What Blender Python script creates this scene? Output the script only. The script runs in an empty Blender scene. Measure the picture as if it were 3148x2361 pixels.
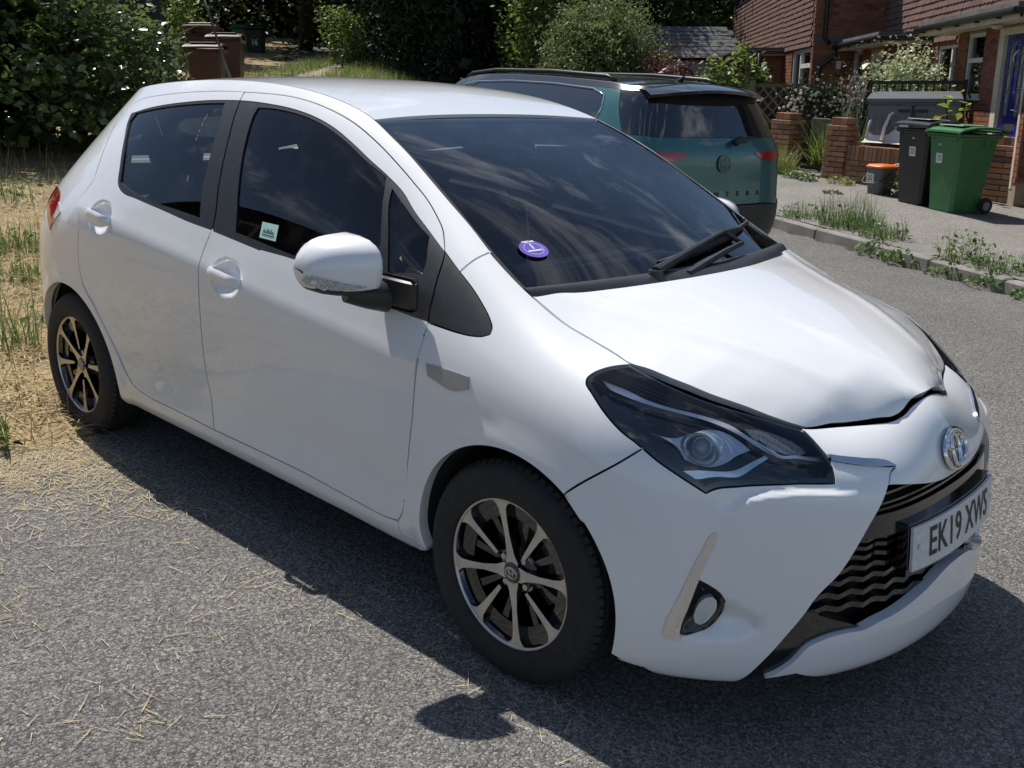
import bpy, math, random
import numpy as np
from mathutils import Vector, Matrix
from mathutils.geometry import delaunay_2d_cdt

S = bpy.context.scene
COL = S.collection
R = random.Random(7)
NR = np.random.default_rng(7)

# ---------------------------------------------------------------- camera, sky, sun, exposure
# Street things are laid out in the frame of the road under the white car (x forward along the car, y to its left,
# z off the road); ROAD turns that frame into the level world, because the road climbs and leans a little.
ROAD = Matrix(((0.99912, 0.01121, 0.04036, 0), (-0.01176, 0.99984, 0.01333, 0), (-0.0402, -0.01379, 0.9991, 0), (0, 0, 0, 1)))
CAM = Vector((1.63777, -2.55950, 1.50789))
YAW, PITCH = 2.32008, 0.27953
cam = bpy.data.cameras.new('camera')
cam_o = bpy.data.objects.new('camera', cam)
COL.objects.link(cam_o)
S.camera = cam_o
cam.sensor_width = 36.0
cam.lens = 36.0 * 3102.26 / 3148.0
cam.clip_start, cam.clip_end = 0.05, 600.0
look = Vector((math.cos(YAW) * math.cos(PITCH), math.sin(YAW) * math.cos(PITCH), -math.sin(PITCH)))
cam_o.location = CAM
cam_o.rotation_euler = look.to_track_quat('-Z', 'Y').to_euler()

SUN_DIR = Vector((-0.48447, 0.10413, 0.86859)).normalized()      # towards the sun
SUN_EL = math.asin(SUN_DIR.z)
SUN_ROT = math.atan2(SUN_DIR.x, SUN_DIR.y)
world = bpy.data.worlds.new('World')
S.world = world
world.use_nodes = True
wt = world.node_tree
for n in list(wt.nodes):
    wt.nodes.remove(n)
w_out = wt.nodes.new('ShaderNodeOutputWorld')
w_bg = wt.nodes.new('ShaderNodeBackground')
w_sky = wt.nodes.new('ShaderNodeTexSky')
w_sky.sky_type = 'NISHITA'
w_sky.sun_disc = False
w_sky.sun_elevation = SUN_EL
w_sky.sun_rotation = SUN_ROT
w_sky.air_density = 1.0
w_sky.dust_density = 0.6
w_sky.ozone_density = 2.2
w_tc = wt.nodes.new('ShaderNodeTexCoord')
w_map = wt.nodes.new('ShaderNodeMapping')
w_map.inputs['Scale'].default_value = (2.2, 3.4, 5.5)
w_n = wt.nodes.new('ShaderNodeTexNoise')
w_n.inputs['Scale'].default_value = 1.5
w_n.inputs['Detail'].default_value = 8
w_n.inputs['Roughness'].default_value = 0.62
w_n.inputs['Distortion'].default_value = 0.5
w_r = wt.nodes.new('ShaderNodeValToRGB')
w_r.color_ramp.elements[0].position = 0.56
w_r.color_ramp.elements[0].color = (0, 0, 0, 1)
w_r.color_ramp.elements[1].position = 0.72
w_r.color_ramp.elements[1].color = (0.75, 0.75, 0.75, 1)
w_mx = wt.nodes.new('ShaderNodeMixRGB')
w_mx.inputs['Color2'].default_value = (13.0, 13.4, 14.0, 1)
def L(a, b):
    a.id_data.links.new(a, b)


L(w_tc.outputs['Generated'], w_map.inputs['Vector'])
L(w_map.outputs['Vector'], w_n.inputs['Vector'])
L(w_n.outputs['Fac'], w_r.inputs['Fac'])
L(w_r.outputs['Color'], w_mx.inputs['Fac'])
L(w_sky.outputs['Color'], w_mx.inputs['Color1'])
L(w_mx.outputs['Color'], w_bg.inputs['Color'])
w_bg.inputs['Strength'].default_value = 0.08
L(w_bg.outputs['Background'], w_out.inputs['Surface'])

sun = bpy.data.lights.new('sun', 'SUN')
sun.energy = 4.4
sun.angle = math.radians(0.53)
sun.color = (1.0, 0.955, 0.89)
sun_o = bpy.data.objects.new('sun', sun)
sun_o.rotation_euler = SUN_DIR.to_track_quat('Z', 'Y').to_euler()
sun_o.location = (0, 0, 30)
COL.objects.link(sun_o)

S.view_settings.view_transform = 'Standard'
S.view_settings.look = 'None'
S.view_settings.exposure = 0.33
S.view_settings.gamma = 1.0
S.view_settings.use_curve_mapping = False
S.cycles.max_bounces = 10
S.cycles.transparent_max_bounces = 24
S.cycles.caustics_reflective = False
S.cycles.caustics_refractive = False
S.cycles.sample_clamp_indirect = 6.0

# ---------------------------------------------------------------- materials
MATS = {}


def nt_mat(name):
    m = bpy.data.materials.new(name)
    m.use_nodes = True
    nt = m.node_tree
    b = nt.nodes['Principled BSDF']
    return m, nt, b


def setp(b, **k):
    names = dict(rough='Roughness', metal='Metallic', coat='Coat Weight', coat_rough='Coat Roughness', spec='Specular IOR Level',
                 ior='IOR', trans='Transmission Weight', alpha='Alpha', sss='Subsurface Weight')
    for a, v in k.items():
        b.inputs[names[a]].default_value = v


def pm(name, c1, c2=None, scale=8.0, rough=0.6, bump=0.0, bscale=None, detail=4.0, lo=0.35, hi=0.65, stretch=(1, 1, 1), rvar=0.0, translucent=0.0, per_obj=0.0, **k):
    """noise-mixed material in object coordinates with a fine bump"""
    if name in MATS:
        return MATS[name]
    m, nt, b = nt_mat(name)
    c2 = c2 or tuple(v * 0.8 for v in c1)
    tc = nt.nodes.new('ShaderNodeTexCoord')
    mp = nt.nodes.new('ShaderNodeMapping')
    mp.inputs['Scale'].default_value = stretch
    nt.links.new(tc.outputs['Object'], mp.inputs['Vector'])
    n = nt.nodes.new('ShaderNodeTexNoise')
    n.inputs['Scale'].default_value = scale
    n.inputs['Detail'].default_value = detail
    nt.links.new(mp.outputs['Vector'], n.inputs['Vector'])
    r = nt.nodes.new('ShaderNodeValToRGB')
    r.color_ramp.elements[0].position = lo
    r.color_ramp.elements[1].position = hi
    r.color_ramp.elements[0].color = (*c1, 1)
    r.color_ramp.elements[1].color = (*c2, 1)
    nt.links.new(n.outputs['Fac'], r.inputs['Fac'])
    col = r.outputs['Color']
    if per_obj:
        oi = nt.nodes.new('ShaderNodeObjectInfo')
        hs = nt.nodes.new('ShaderNodeHueSaturation')
        mr = nt.nodes.new('ShaderNodeMapRange')
        mr.inputs['To Min'].default_value = 1 - per_obj
        mr.inputs['To Max'].default_value = 1 + per_obj
        nt.links.new(oi.outputs['Random'], mr.inputs['Value'])
        nt.links.new(mr.outputs['Result'], hs.inputs['Value'])
        nt.links.new(col, hs.inputs['Color'])
        col = hs.outputs['Color']
    nt.links.new(col, b.inputs['Base Color'])
    setp(b, rough=rough, **k)
    if rvar:
        mr2 = nt.nodes.new('ShaderNodeMapRange')
        mr2.inputs['To Min'].default_value = rough - rvar
        mr2.inputs['To Max'].default_value = rough + rvar
        nt.links.new(n.outputs['Fac'], mr2.inputs['Value'])
        nt.links.new(mr2.outputs['Result'], b.inputs['Roughness'])
    if bump:
        n2 = nt.nodes.new('ShaderNodeTexNoise')
        n2.inputs['Scale'].default_value = bscale or scale * 6
        n2.inputs['Detail'].default_value = 5
        nt.links.new(mp.outputs['Vector'], n2.inputs['Vector'])
        bp = nt.nodes.new('ShaderNodeBump')
        bp.inputs['Strength'].default_value = bump
        bp.inputs['Distance'].default_value = 0.01
        nt.links.new(n2.outputs['Fac'], bp.inputs['Height'])
        nt.links.new(bp.outputs['Normal'], b.inputs['Normal'])
    if translucent:
        tr = nt.nodes.new('ShaderNodeBsdfTranslucent')
        nt.links.new(col, tr.inputs['Color'])
        mx = nt.nodes.new('ShaderNodeMixShader')
        mx.inputs['Fac'].default_value = translucent
        out = nt.nodes['Material Output']
        nt.links.new(b.outputs['BSDF'], mx.inputs[1])
        nt.links.new(tr.outputs['BSDF'], mx.inputs[2])
        nt.links.new(mx.outputs['Shader'], out.inputs['Surface'])
    MATS[name] = m
    return m


def glass(name, tint, ior=1.5, rough=0.0, gain=1.0):
    """thin pane: tinted see-through mixed with a mirror by Fresnel, with faint dust"""
    if name in MATS:
        return MATS[name]
    m, nt, b = nt_mat(name)
    nt.nodes.remove(b)
    out = nt.nodes['Material Output']
    t = nt.nodes.new('ShaderNodeBsdfTransparent')
    t.inputs['Color'].default_value = (*tint, 1)
    g = nt.nodes.new('ShaderNodeBsdfGlossy')
    g.inputs['Roughness'].default_value = rough
    g.inputs['Color'].default_value = (0.95, 0.97, 1.0, 1)
    f = nt.nodes.new('ShaderNodeFresnel')
    f.inputs['IOR'].default_value = ior
    mu = nt.nodes.new('ShaderNodeMath')
    mu.operation = 'MULTIPLY'
    mu.inputs[1].default_value = gain
    mu.use_clamp = True
    nt.links.new(f.outputs['Fac'], mu.inputs[0])
    mx = nt.nodes.new('ShaderNodeMixShader')
    nt.links.new(mu.outputs[0], mx.inputs['Fac'])
    nt.links.new(t.outputs['BSDF'], mx.inputs[1])
    nt.links.new(g.outputs['BSDF'], mx.inputs[2])
    d = nt.nodes.new('ShaderNodeBsdfDiffuse')
    d.inputs['Color'].default_value = (0.5, 0.5, 0.48, 1)
    n = nt.nodes.new('ShaderNodeTexNoise')
    n.inputs['Scale'].default_value = 9
    n.inputs['Detail'].default_value = 8
    tc = nt.nodes.new('ShaderNodeTexCoord')
    nt.links.new(tc.outputs['Object'], n.inputs['Vector'])
    mr = nt.nodes.new('ShaderNodeMapRange')
    mr.inputs['From Min'].default_value = 0.5
    mr.inputs['From Max'].default_value = 0.85
    mr.inputs['To Max'].default_value = 0.03
    nt.links.new(n.outputs['Fac'], mr.inputs['Value'])
    m2 = nt.nodes.new('ShaderNodeMixShader')
    nt.links.new(mr.outputs['Result'], m2.inputs['Fac'])
    nt.links.new(mx.outputs['Shader'], m2.inputs[1])
    nt.links.new(d.outputs['BSDF'], m2.inputs[2])
    nt.links.new(m2.outputs['Shader'], out.inputs['Surface'])
    MATS[name] = m
    return m


# ---------------------------------------------------------------- objects and meshes
def tag(o, label=None, cat=None, group=None, kind=None):
    for k, v in (('label', label), ('category', cat), ('group', group), ('kind', kind)):
        if v:
            o[k] = v
    return o


def link(o, parent=None):
    COL.objects.link(o)
    if parent:
        o.parent = parent
    return o


def empty(name, loc=(0, 0, 0), rz=0.0, label=None, cat=None, group=None, road=True):
    o = bpy.data.objects.new(name, None)
    o.empty_display_size = 0.2
    m = Matrix.Translation(Vector(loc)) @ Matrix.Rotation(rz, 4, 'Z')
    o.matrix_world = (ROAD @ m) if road else m
    COL.objects.link(o)
    tag(o, label, cat, group)
    return o


def mesh(name, V, F, mat=None, smooth=False):
    me = bpy.data.meshes.new(name)
    V = np.asarray(V, np.float32)
    if isinstance(F, np.ndarray):
        k = F.shape[1]
        me.vertices.add(len(V))
        me.vertices.foreach_set('co', V.ravel())
        me.loops.add(F.size)
        me.loops.foreach_set('vertex_index', F.ravel().astype(np.int32))
        me.polygons.add(len(F))
        me.polygons.foreach_set('loop_start', np.arange(0, F.size, k, dtype=np.int32))
        me.update(calc_edges=True)
    else:
        me.from_pydata([tuple(map(float, v)) for v in V], [], [tuple(f) for f in F])
    if mat:
        for x in (mat if isinstance(mat, (list, tuple)) else [mat]):
            me.materials.append(x)
    if smooth:
        me.polygons.foreach_set('use_smooth', [True] * len(me.polygons))
    me.validate()
    me.update()
    return me


def obj(name, me, parent=None, road=False):
    o = bpy.data.objects.new(name, me)
    if road:
        o.matrix_world = ROAD
    return link(o, parent)


class MB:
    """collects boxes, tubes, lathes and prisms for ONE mesh object"""

    def __init__(self):
        self.V, self.F, self.n = [], [], 0

    def add(self, V, F):
        self.V.extend([tuple(map(float, v)) for v in V])
        self.F.extend([tuple(int(i) + self.n for i in f) for f in F])
        self.n = len(self.V)
        return self

    def box(self, c, s, rz=0.0, rx=0.0, ry=0.0, taper=1.0):
        m = Matrix.Translation(Vector(c)) @ Matrix.Rotation(rz, 4, 'Z') @ Matrix.Rotation(ry, 4, 'Y') @ Matrix.Rotation(rx, 4, 'X')
        a, b, h = s[0] / 2, s[1] / 2, s[2] / 2
        P = [(-a * (taper if z < 0 else 1), -b * (taper if z < 0 else 1), z) if q == 0 else None for q in (0,) for z in (0,)]
        P = []
        for z, t in ((-h, taper), (h, 1.0)):
            P += [(-a * t, -b * t, z), (a * t, -b * t, z), (a * t, b * t, z), (-a * t, b * t, z)]
        return self.add([m @ Vector(p) for p in P], [(3, 2, 1, 0), (4, 5, 6, 7), (0, 1, 5, 4), (1, 2, 6, 5), (2, 3, 7, 6), (3, 0, 4, 7)])

    def bbox(self, c, s, bev=0.01, rz=0.0, rx=0.0, ry=0.0):
        """box with chamfered edges"""
        m = Matrix.Translation(Vector(c)) @ Matrix.Rotation(rz, 4, 'Z') @ Matrix.Rotation(ry, 4, 'Y') @ Matrix.Rotation(rx, 4, 'X')
        a, b, h = s[0] / 2, s[1] / 2, s[2] / 2
        e = min(bev, a * .9, b * .9, h * .9)
        rings = []
        for z, k in ((-h, e), (-h + e, 0), (h - e, 0), (h, e)):
            x, y = a - k, b - k
            q = e
            rings.append([(-x + q, -y, z), (x - q, -y, z), (x, -y + q, z), (x, y - q, z), (x - q, y, z), (-x + q, y, z), (-x, y - q, z), (-x, -y + q, z)])
        P = [m @ Vector(p) for r in rings for p in r]
        F = [tuple(range(7, -1, -1)), tuple(range(24, 32))]
        for i in range(3):
            for j in range(8):
                k = (j + 1) % 8
                F.append((i * 8 + j, i * 8 + k, (i + 1) * 8 + k, (i + 1) * 8 + j))
        return self.add(P, F)

    def tube(self, pts, r, n=8, cap=True):
        pts = [Vector(p) for p in pts]
        rs = r if isinstance(r, (list, tuple)) else [r] * len(pts)
        up = Vector((0, 0, 1))
        V, F = [], []
        d0 = (pts[1] - pts[0]).normalized()
        a = d0.cross(up if abs(d0.z) < .95 else Vector((1, 0, 0))).normalized()
        for i, p in enumerate(pts):
            d = (pts[min(i + 1, len(pts) - 1)] - pts[max(i - 1, 0)]).normalized()
            a = (a - d * a.dot(d)).normalized()
            b = d.cross(a)
            for k in range(n):
                t = 2 * math.pi * k / n
                V.append(p + (a * math.cos(t) + b * math.sin(t)) * rs[i])
        for i in range(len(pts) - 1):
            for k in range(n):
                k2 = (k + 1) % n
                F.append((i * n + k, i * n + k2, (i + 1) * n + k2, (i + 1) * n + k))
        if cap:
            F.append(tuple(range(n - 1, -1, -1)))
            F.append(tuple(range((len(pts) - 1) * n, len(pts) * n)))
        return self.add(V, F)

    def lathe(self, prof, n=32, m=None, close=False):
        """prof: (radius, height) about local Z"""
        V, F = [], []
        m = m or Matrix()
        k = len(prof)
        for i in range(n):
            t = 2 * math.pi * i / n
            for r_, z in prof:
                V.append(m @ Vector((r_ * math.cos(t), r_ * math.sin(t), z)))
        for i in range(n):
            j = (i + 1) % n
            for q in range(k if close else k - 1):
                q2 = (q + 1) % k
                F.append((i * k + q, j * k + q, j * k + q2, i * k + q2))
        return self.add(V, F)

    def prism(self, poly, h0, h1, m=None):
        """polygon in local XY (counter-clockwise) from z=h0 to z=h1"""
        m = m or Matrix()
        n = len(poly)
        V = [m @ Vector((x, y, h0)) for x, y in poly] + [m @ Vector((x, y, h1)) for x, y in poly]
        F = [tuple(range(n - 1, -1, -1)), tuple(range(n, 2 * n))]
        for i in range(n):
            j = (i + 1) % n
            F.append((i, j, n + j, n + i))
        return self.add(V, F)

    def ellipsoid(self, c, r, n=16, k=10, m=None):
        V, F = [], []
        m = m or Matrix()
        c = Vector(c)
        for i in range(k + 1):
            p = math.pi * i / k
            for j in range(n):
                t = 2 * math.pi * j / n
                V.append(m @ (c + Vector((r[0] * math.sin(p) * math.cos(t), r[1] * math.sin(p) * math.sin(t), r[2] * math.cos(p)))))
        for i in range(k):
            for j in range(n):
                j2 = (j + 1) % n
                F.append((i * n + j, (i + 1) * n + j, (i + 1) * n + j2, i * n + j2))
        return self.add(V, F)

    def build(self, name, mat, parent=None, smooth=False, angle=None, road=False):
        me = mesh(name, self.V, self.F, mat, smooth or angle is not None)
        if angle is not None:
            me.set_sharp_from_angle(angle=math.radians(angle))
        return obj(name, me, parent, road)


def text_mesh(txt, size, depth=0.0, font_scale=(1, 1), align='CENTER', space=1.0, bold=0.0):
    """flat or thick lettering in the XY plane, centred on the origin, as a mesh"""
    cu = bpy.data.curves.new('lettering', 'FONT')
    cu.body = txt
    cu.size = size
    cu.align_x = align
    cu.align_y = 'CENTER'
    cu.extrude = depth
    cu.space_character = space
    cu.offset = bold
    cu.resolution_u = 3
    o = bpy.data.objects.new('lettering', cu)
    COL.objects.link(o)
    dg = bpy.context.evaluated_depsgraph_get()
    me = bpy.data.meshes.new_from_object(o.evaluated_get(dg))
    bpy.data.objects.remove(o)
    V = np.array([v.co for v in me.vertices])
    F = [tuple(p.vertices) for p in me.polygons]
    bpy.data.meshes.remove(me)
    V[:, 0] *= font_scale[0]
    V[:, 1] *= font_scale[1]
    return V, F


def lettering(txt, size, m, mat, parent, name='lettering', **k):
    V, F = text_mesh(txt, size, **k)
    V = [m @ Vector(v) for v in V]
    return obj(name, mesh(name, V, F, mat), parent)

# ---------------------------------------------------------------- ground
def sm(a, b, x):
    t = np.clip((np.asarray(x, float) - a) / (b - a), 0, 1)
    return t * t * (3 - 2 * t)


def kerbd(x, y):
    """distance behind the kerb face"""
    return .497 * x + .867 * y - 4.83


def hill(x, y):
    az = np.degrees(np.arctan2(y + 2.56, x - 1.6))
    t = -(x - 1.6) * .857 + (y + 2.56) * .515
    return .06 * np.clip(t - 4, 0, 60) * sm(128, 141, az)


def pav(x, y):
    d = kerbd(x, y)
    return .09 + .045 * np.clip(-np.asarray(x) - 2, 0, 6) * np.clip(d / 2, 0, 1)


def to_world(P):
    m = np.array(ROAD)[:3, :3]
    return np.asarray(P) @ m.T


def gz(x, y):
    return float(pav(x, y)) if kerbd(x, y) > 0 else float(hill(x, y))


def grid_sheet(name, xs, ys, zf, mat, keep=None, kind='structure', smooth=True):
    X, Y = np.meshgrid(xs, ys, indexing='ij')
    Z = zf(X, Y)
    i = np.arange(X.size).reshape(X.shape)
    F = np.stack([i[:-1, :-1], i[1:, :-1], i[1:, 1:], i[:-1, 1:]], -1).reshape(-1, 4)
    if keep is not None:
        k = keep(X, Y).ravel()
        F = F[k[F].all(1)]
    V = np.stack([X.ravel(), Y.ravel(), Z.ravel()], 1)
    u, inv = np.unique(F, return_inverse=True)
    o = obj(name, mesh(name, V[u], np.ascontiguousarray(inv.reshape(F.shape)), mat, smooth), road=True)
    tag(o, kind=kind)
    return o


def asphalt(name, dark, mid, light, scale, bump=.9, stain=.25, chips=.12):
    m, nt, b = nt_mat(name)
    N = nt.nodes.new
    tc = N('ShaderNodeTexCoord')
    v = N('ShaderNodeTexVoronoi')
    v.inputs['Scale'].default_value = scale
    v.inputs['Randomness'].default_value = 1.0
    wn = N('ShaderNodeTexNoise')
    wn.inputs['Scale'].default_value = scale * .6
    wn.inputs['Detail'].default_value = 3
    mix = N('ShaderNodeMixRGB')
    mix.blend_type = 'LINEAR_LIGHT'
    mix.inputs['Fac'].default_value = .012
    L(tc.outputs['Object'], mix.inputs['Color1'])
    L(tc.outputs['Object'], wn.inputs['Vector'])
    L(wn.outputs['Color'], mix.inputs['Color2'])
    L(mix.outputs['Color'], v.inputs['Vector'])
    sep = N('ShaderNodeSeparateColor')
    L(v.outputs['Color'], sep.inputs['Color'])
    r = N('ShaderNodeValToRGB')
    e = r.color_ramp.elements
    e[0].position, e[0].color = .0, (*dark, 1)
    e[1].position, e[1].color = .45, (*mid, 1)
    e.new(.80).color = (*[(a + c) / 2 for a, c in zip(mid, light)], 1)
    e.new(1.0).color = (*light, 1)
    L(sep.outputs['Red'], r.inputs['Fac'])
    # dark binder between the chips
    r2 = N('ShaderNodeMapRange')
    r2.inputs['From Min'].default_value = .35
    r2.inputs['From Max'].default_value = .75
    r2.inputs['To Min'].default_value = 1.0
    r2.inputs['To Max'].default_value = .45
    L(v.outputs['Distance'], r2.inputs['Value'])
    # broad stains
    n = N('ShaderNodeTexNoise')
    n.inputs['Scale'].default_value = .7
    n.inputs['Detail'].default_value = 9
    n.inputs['Roughness'].default_value = .65
    L(tc.outputs['Object'], n.inputs['Vector'])
    r3 = N('ShaderNodeMapRange')
    r3.inputs['From Min'].default_value = .3
    r3.inputs['From Max'].default_value = .7
    r3.inputs['To Min'].default_value = 1 - stain
    r3.inputs['To Max'].default_value = 1 + stain * .7
    L(n.outputs['Fac'], r3.inputs['Value'])
    m1 = N('ShaderNodeMath')
    m1.operation = 'MULTIPLY'
    L(r2.outputs['Result'], m1.inputs[0])
    L(r3.outputs['Result'], m1.inputs[1])
    mm = N('ShaderNodeMixRGB')
    mm.blend_type = 'MULTIPLY'
    mm.inputs['Fac'].default_value = 1
    L(r.outputs['Color'], mm.inputs['Color1'])
    L(m1.outputs[0], mm.inputs['Color2'])
    L(mm.outputs['Color'], b.inputs['Base Color'])
    bp = N('ShaderNodeBump')
    bp.inputs['Strength'].default_value = bump
    bp.inputs['Distance'].default_value = .006
    hm = N('ShaderNodeMath')
    hm.operation = 'MULTIPLY_ADD'
    hm.inputs[1].default_value = -1.0
    L(v.outputs['Distance'], hm.inputs[0])
    n4 = N('ShaderNodeTexNoise')
    n4.inputs['Scale'].default_value = scale * .35
    n4.inputs['Detail'].default_value = 4
    L(tc.outputs['Object'], n4.inputs['Vector'])
    L(n4.outputs['Fac'], hm.inputs[2])
    L(hm.outputs[0], bp.inputs['Height'])
    L(bp.outputs['Normal'], b.inputs['Normal'])
    setp(b, rough=.85, spec=.3)
    MATS[name] = m
    return m


ASPH = asphalt('asphalt', (.105, .102, .098), (.215, .207, .195), (.43, .41, .375), 150, stain=.2)
PAVM = asphalt('pavement_tarmac', (.16, .15, .135), (.27, .255, .23), (.48, .45, .40), 130, bump=.5, stain=.22)
CONC = pm('kerb_concrete', (.30, .28, .25), (.20, .19, .17), 6, rough=.9, bump=.5, bscale=120, per_obj=.12)
SOIL = pm('dry_soil', (.34, .255, .13), (.20, .15, .08), 5, rough=.95, bump=.8, bscale=60)
GARD = pm('garden_soil', (.09, .07, .045), (.05, .042, .03), 3, rough=.95, bump=.8, bscale=30)


def span(*seg):
    out = []
    for a, b, st in seg:
        out += list(np.arange(a, b, st))
    return np.array(out + [seg[-1][1]])


XS = span((-140, -40, 10), (-40, -12, 1.0), (-12, 3, .25), (3, 20, 1.5), (20, 90, 10))
YS = span((-70, -12, 6), (-12, -5, .8), (-5, 14, .25), (14, 50, 1.5), (50, 130, 10))


def base_z(x, y):
    d = kerbd(x, y)
    r = hill(x, y)
    return np.where(d > .0, r - .12, r)


grid_sheet('road', XS, YS, base_z, ASPH)
px = span((-40, -12, 1.0), (-12, 4, .2), (4, 14, 1.0))


def kerb_pts(t):
    """along the kerb face in the road's frame; t in metres from the near end, growing away from the camera"""
    return np.array([1.62 - .867 * t, 4.64 + .497 * t])


# pavement as a sheet that follows the kerb
T_, D_ = np.meshgrid(span((-8, -1, 1.0), (-1, 14, .25), (14, 40, 2.0)), np.concatenate([[.125, .3], np.arange(.6, 5, .3), [6, 8, 14, 40]]), indexing='ij')
PX = 1.62 - .867 * T_ + .497 * D_
PY = 4.64 + .497 * T_ + .867 * D_
PZ = pav(PX, PY) + .004
i_ = np.arange(T_.size).reshape(T_.shape)
F_ = np.stack([i_[:-1, :-1], i_[:-1, 1:], i_[1:, 1:], i_[1:, :-1]], -1).reshape(-1, 4)
tag(obj('pavement', mesh('pavement', np.stack([PX.ravel(), PY.ravel(), PZ.ravel()], 1), F_, PAVM, True), road=True), kind='structure')
kb = tag(obj('kerb', mesh('kerb', [(1.62 - .867 * t + .497 * d, 4.64 + .497 * t + .867 * d, z) for t in (-8, 40) for d, z in ((.012, -.13), (.115, -.13), (.115, .06), (.012, .06))],
                          [(0, 4, 5, 1), (1, 5, 6, 2), (2, 6, 7, 3), (3, 7, 4, 0)], CONC), road=True), kind='structure')
ks = MB().bbox((0, 0, 0), (.905, .128, .24), .014)
ks_me = mesh('kerb_stone', ks.V, ks.F, CONC)
for k in range(20):
    t = -1.5 + .92 * k + .46
    q = kerb_pts(t)
    o = obj('kerb_stone', ks_me, kb)
    o.location = (q[0] + .497 * (.066 + R.uniform(-.006, .006)), q[1] + .867 * .066, -.025 + R.uniform(-.006, .006))
    o.rotation_euler = (R.uniform(-.02, .02), R.uniform(-.012, .012), math.atan2(-.497, .867) + R.uniform(-.008, .008))


def verge_edge(y):
    return -2.28 + .16 * np.sin(y * 2.1 + .5) + .10 * np.sin(y * 5.3) - .12 * np.clip(y + .6, 0, 3)


vx = span((-40, -12, .8), (-12, -1.5, .1))
vy = span((-9, -2.5, .5), (-2.5, 2.2, .1), (2.2, 26, .8))


def in_verge(x, y):
    return (x < verge_edge(y)) & (y < 1.9 + np.clip(-x - 6, 0, 40) * .75) & (y > -9)


def verge_z(x, y):
    d = verge_edge(y) - x
    return hill(x, y) + .006 + .085 * sm(.0, .9, d) + .02 * np.sin(x * 3.1) * np.sin(y * 2.7) * sm(.2, 1, d)


grid_sheet('verge', vx, vy, verge_z, SOIL, keep=in_verge)


# ---------------------------------------------------------------- blades, straw, leaves
def blades(n, pos, length, width, lean, yaw=None, curl=.5, flat=0.0):
    """n bent strips of two quads; arrays in, vertices and faces out"""
    yaw = NR.uniform(0, 2 * np.pi, n) if yaw is None else yaw
    d = np.stack([np.cos(yaw), np.sin(yaw), 0 * yaw], 1)
    s = np.stack([-np.sin(yaw), np.cos(yaw), 0 * yaw], 1)
    up = np.array([0, 0, 1.0])
    V = np.zeros((n, 6, 3))
    for k, t in enumerate((0, .55, 1.0)):
        a = lean * (1 + curl * t)
        c = pos + d * (length * t * np.sin(a))[:, None] + up * (length * t * np.cos(a))[:, None]
        w = (width * (1 - .85 * t))[:, None]
        V[:, 2 * k] = c - s * w
        V[:, 2 * k + 1] = c + s * w
    b = np.arange(n)[:, None] * 6
    F = np.concatenate([b + np.array([0, 1, 3, 2]), b + np.array([2, 3, 5, 4])])
    return V.reshape(-1, 3), F


STRAW = pm('straw', (.66, .52, .27), (.48, .36, .17), 2.5, rough=.7, detail=2, translucent=.25)
STRAW2 = pm('pale_straw', (.62, .52, .32), (.48, .38, .2), 4, rough=.7, translucent=.2)
GRASS = pm('green_grass', (.085, .16, .028), (.15, .20, .05), 3, rough=.55, translucent=.4)
n = 42000
qx = -2.1 - NR.gamma(1.6, 2.2, n)
qy = NR.uniform(-4.2, 2.6, n)
m_ = in_verge(qx - .0, qy) & (qx > -14)
qx, qy = qx[m_], qy[m_]
n = len(qx)
pos = np.stack([qx, qy, verge_z(qx, qy)], 1)
patch = np.sin(qx * 1.9 + 1) + np.sin(qy * 2.6 + qx) + NR.normal(0, .5, n)
flat = NR.random(n) < .86
lean = np.where(flat, NR.uniform(1.2, 1.56, n), NR.uniform(.1, .9, n))
ln = NR.uniform(.06, .26, n) * np.where(flat, 1, .9)
V, F = blades(n, pos + np.array([0, 0, .012]) + np.where(flat, NR.uniform(0, .035, n), 0)[:, None] * np.array([0, 0, 1]), ln, NR.uniform(.0014, .0032, n), lean, curl=.12)
tag(obj('dry_grass', mesh('dry_grass', V, F, STRAW), road=True), kind='stuff', label='mown dry yellow grass lying on the verge behind the white car')
n = 9000
qx = -2.6 - NR.gamma(1.8, 2.2, n)
qy = NR.uniform(-4.2, 2.6, n)
pt = np.sin(qx * 1.3 + 2.2) * np.sin(qy * 1.9 + 1.1) + NR.normal(0, .18, n)
m_ = in_verge(qx, qy) & (qx > -16) & (pt > .42)
qx, qy = qx[m_], qy[m_]
n = len(qx)
V, F = blades(n, np.stack([qx, qy, verge_z(qx, qy)], 1), NR.uniform(.05, .20, n), NR.uniform(.002, .0045, n), NR.uniform(.1, .8, n))
tag(obj('green_grass', mesh('green_grass', V, F, GRASS), road=True), kind='stuff', label='green blades showing through the dry mown grass')
# loose straw on the asphalt
n = 3600
cl = NR.integers(0, 26, n)
ccx, ccy = NR.uniform(-2.0, 2.0, 26), NR.uniform(-2.3, -.85, 26)
far_ = NR.random(n) < .35
qx = np.where(far_, NR.uniform(-3.5, 2.6, n), ccx[cl] + NR.normal(0, .10, n))
qy = np.where(far_, NR.uniform(-2.4, 6.2, n), ccy[cl] + NR.normal(0, .08, n))
edge_n = 2600
qx[:edge_n] = -2.45 + NR.gamma(1.3, .22, edge_n)
qy[:edge_n] = -.85 - NR.gamma(1.6, .22, edge_n)
m_ = (kerbd(qx, qy) < -.05) & ~((np.abs(qy) < .8) & (qx > -3) & (qx < .8))
qx, qy = qx[m_], qy[m_]
n = len(qx)
V, F = blades(n, np.stack([qx, qy, hill(qx, qy) + .005], 1), NR.uniform(.02, .10, n), NR.uniform(.0009, .0018, n), np.full(n, 1.53), curl=.0)
tag(obj('loose_straw', mesh('loose_straw', V, F, STRAW2), road=True), kind='stuff', label='loose straw scattered over the asphalt')
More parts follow.
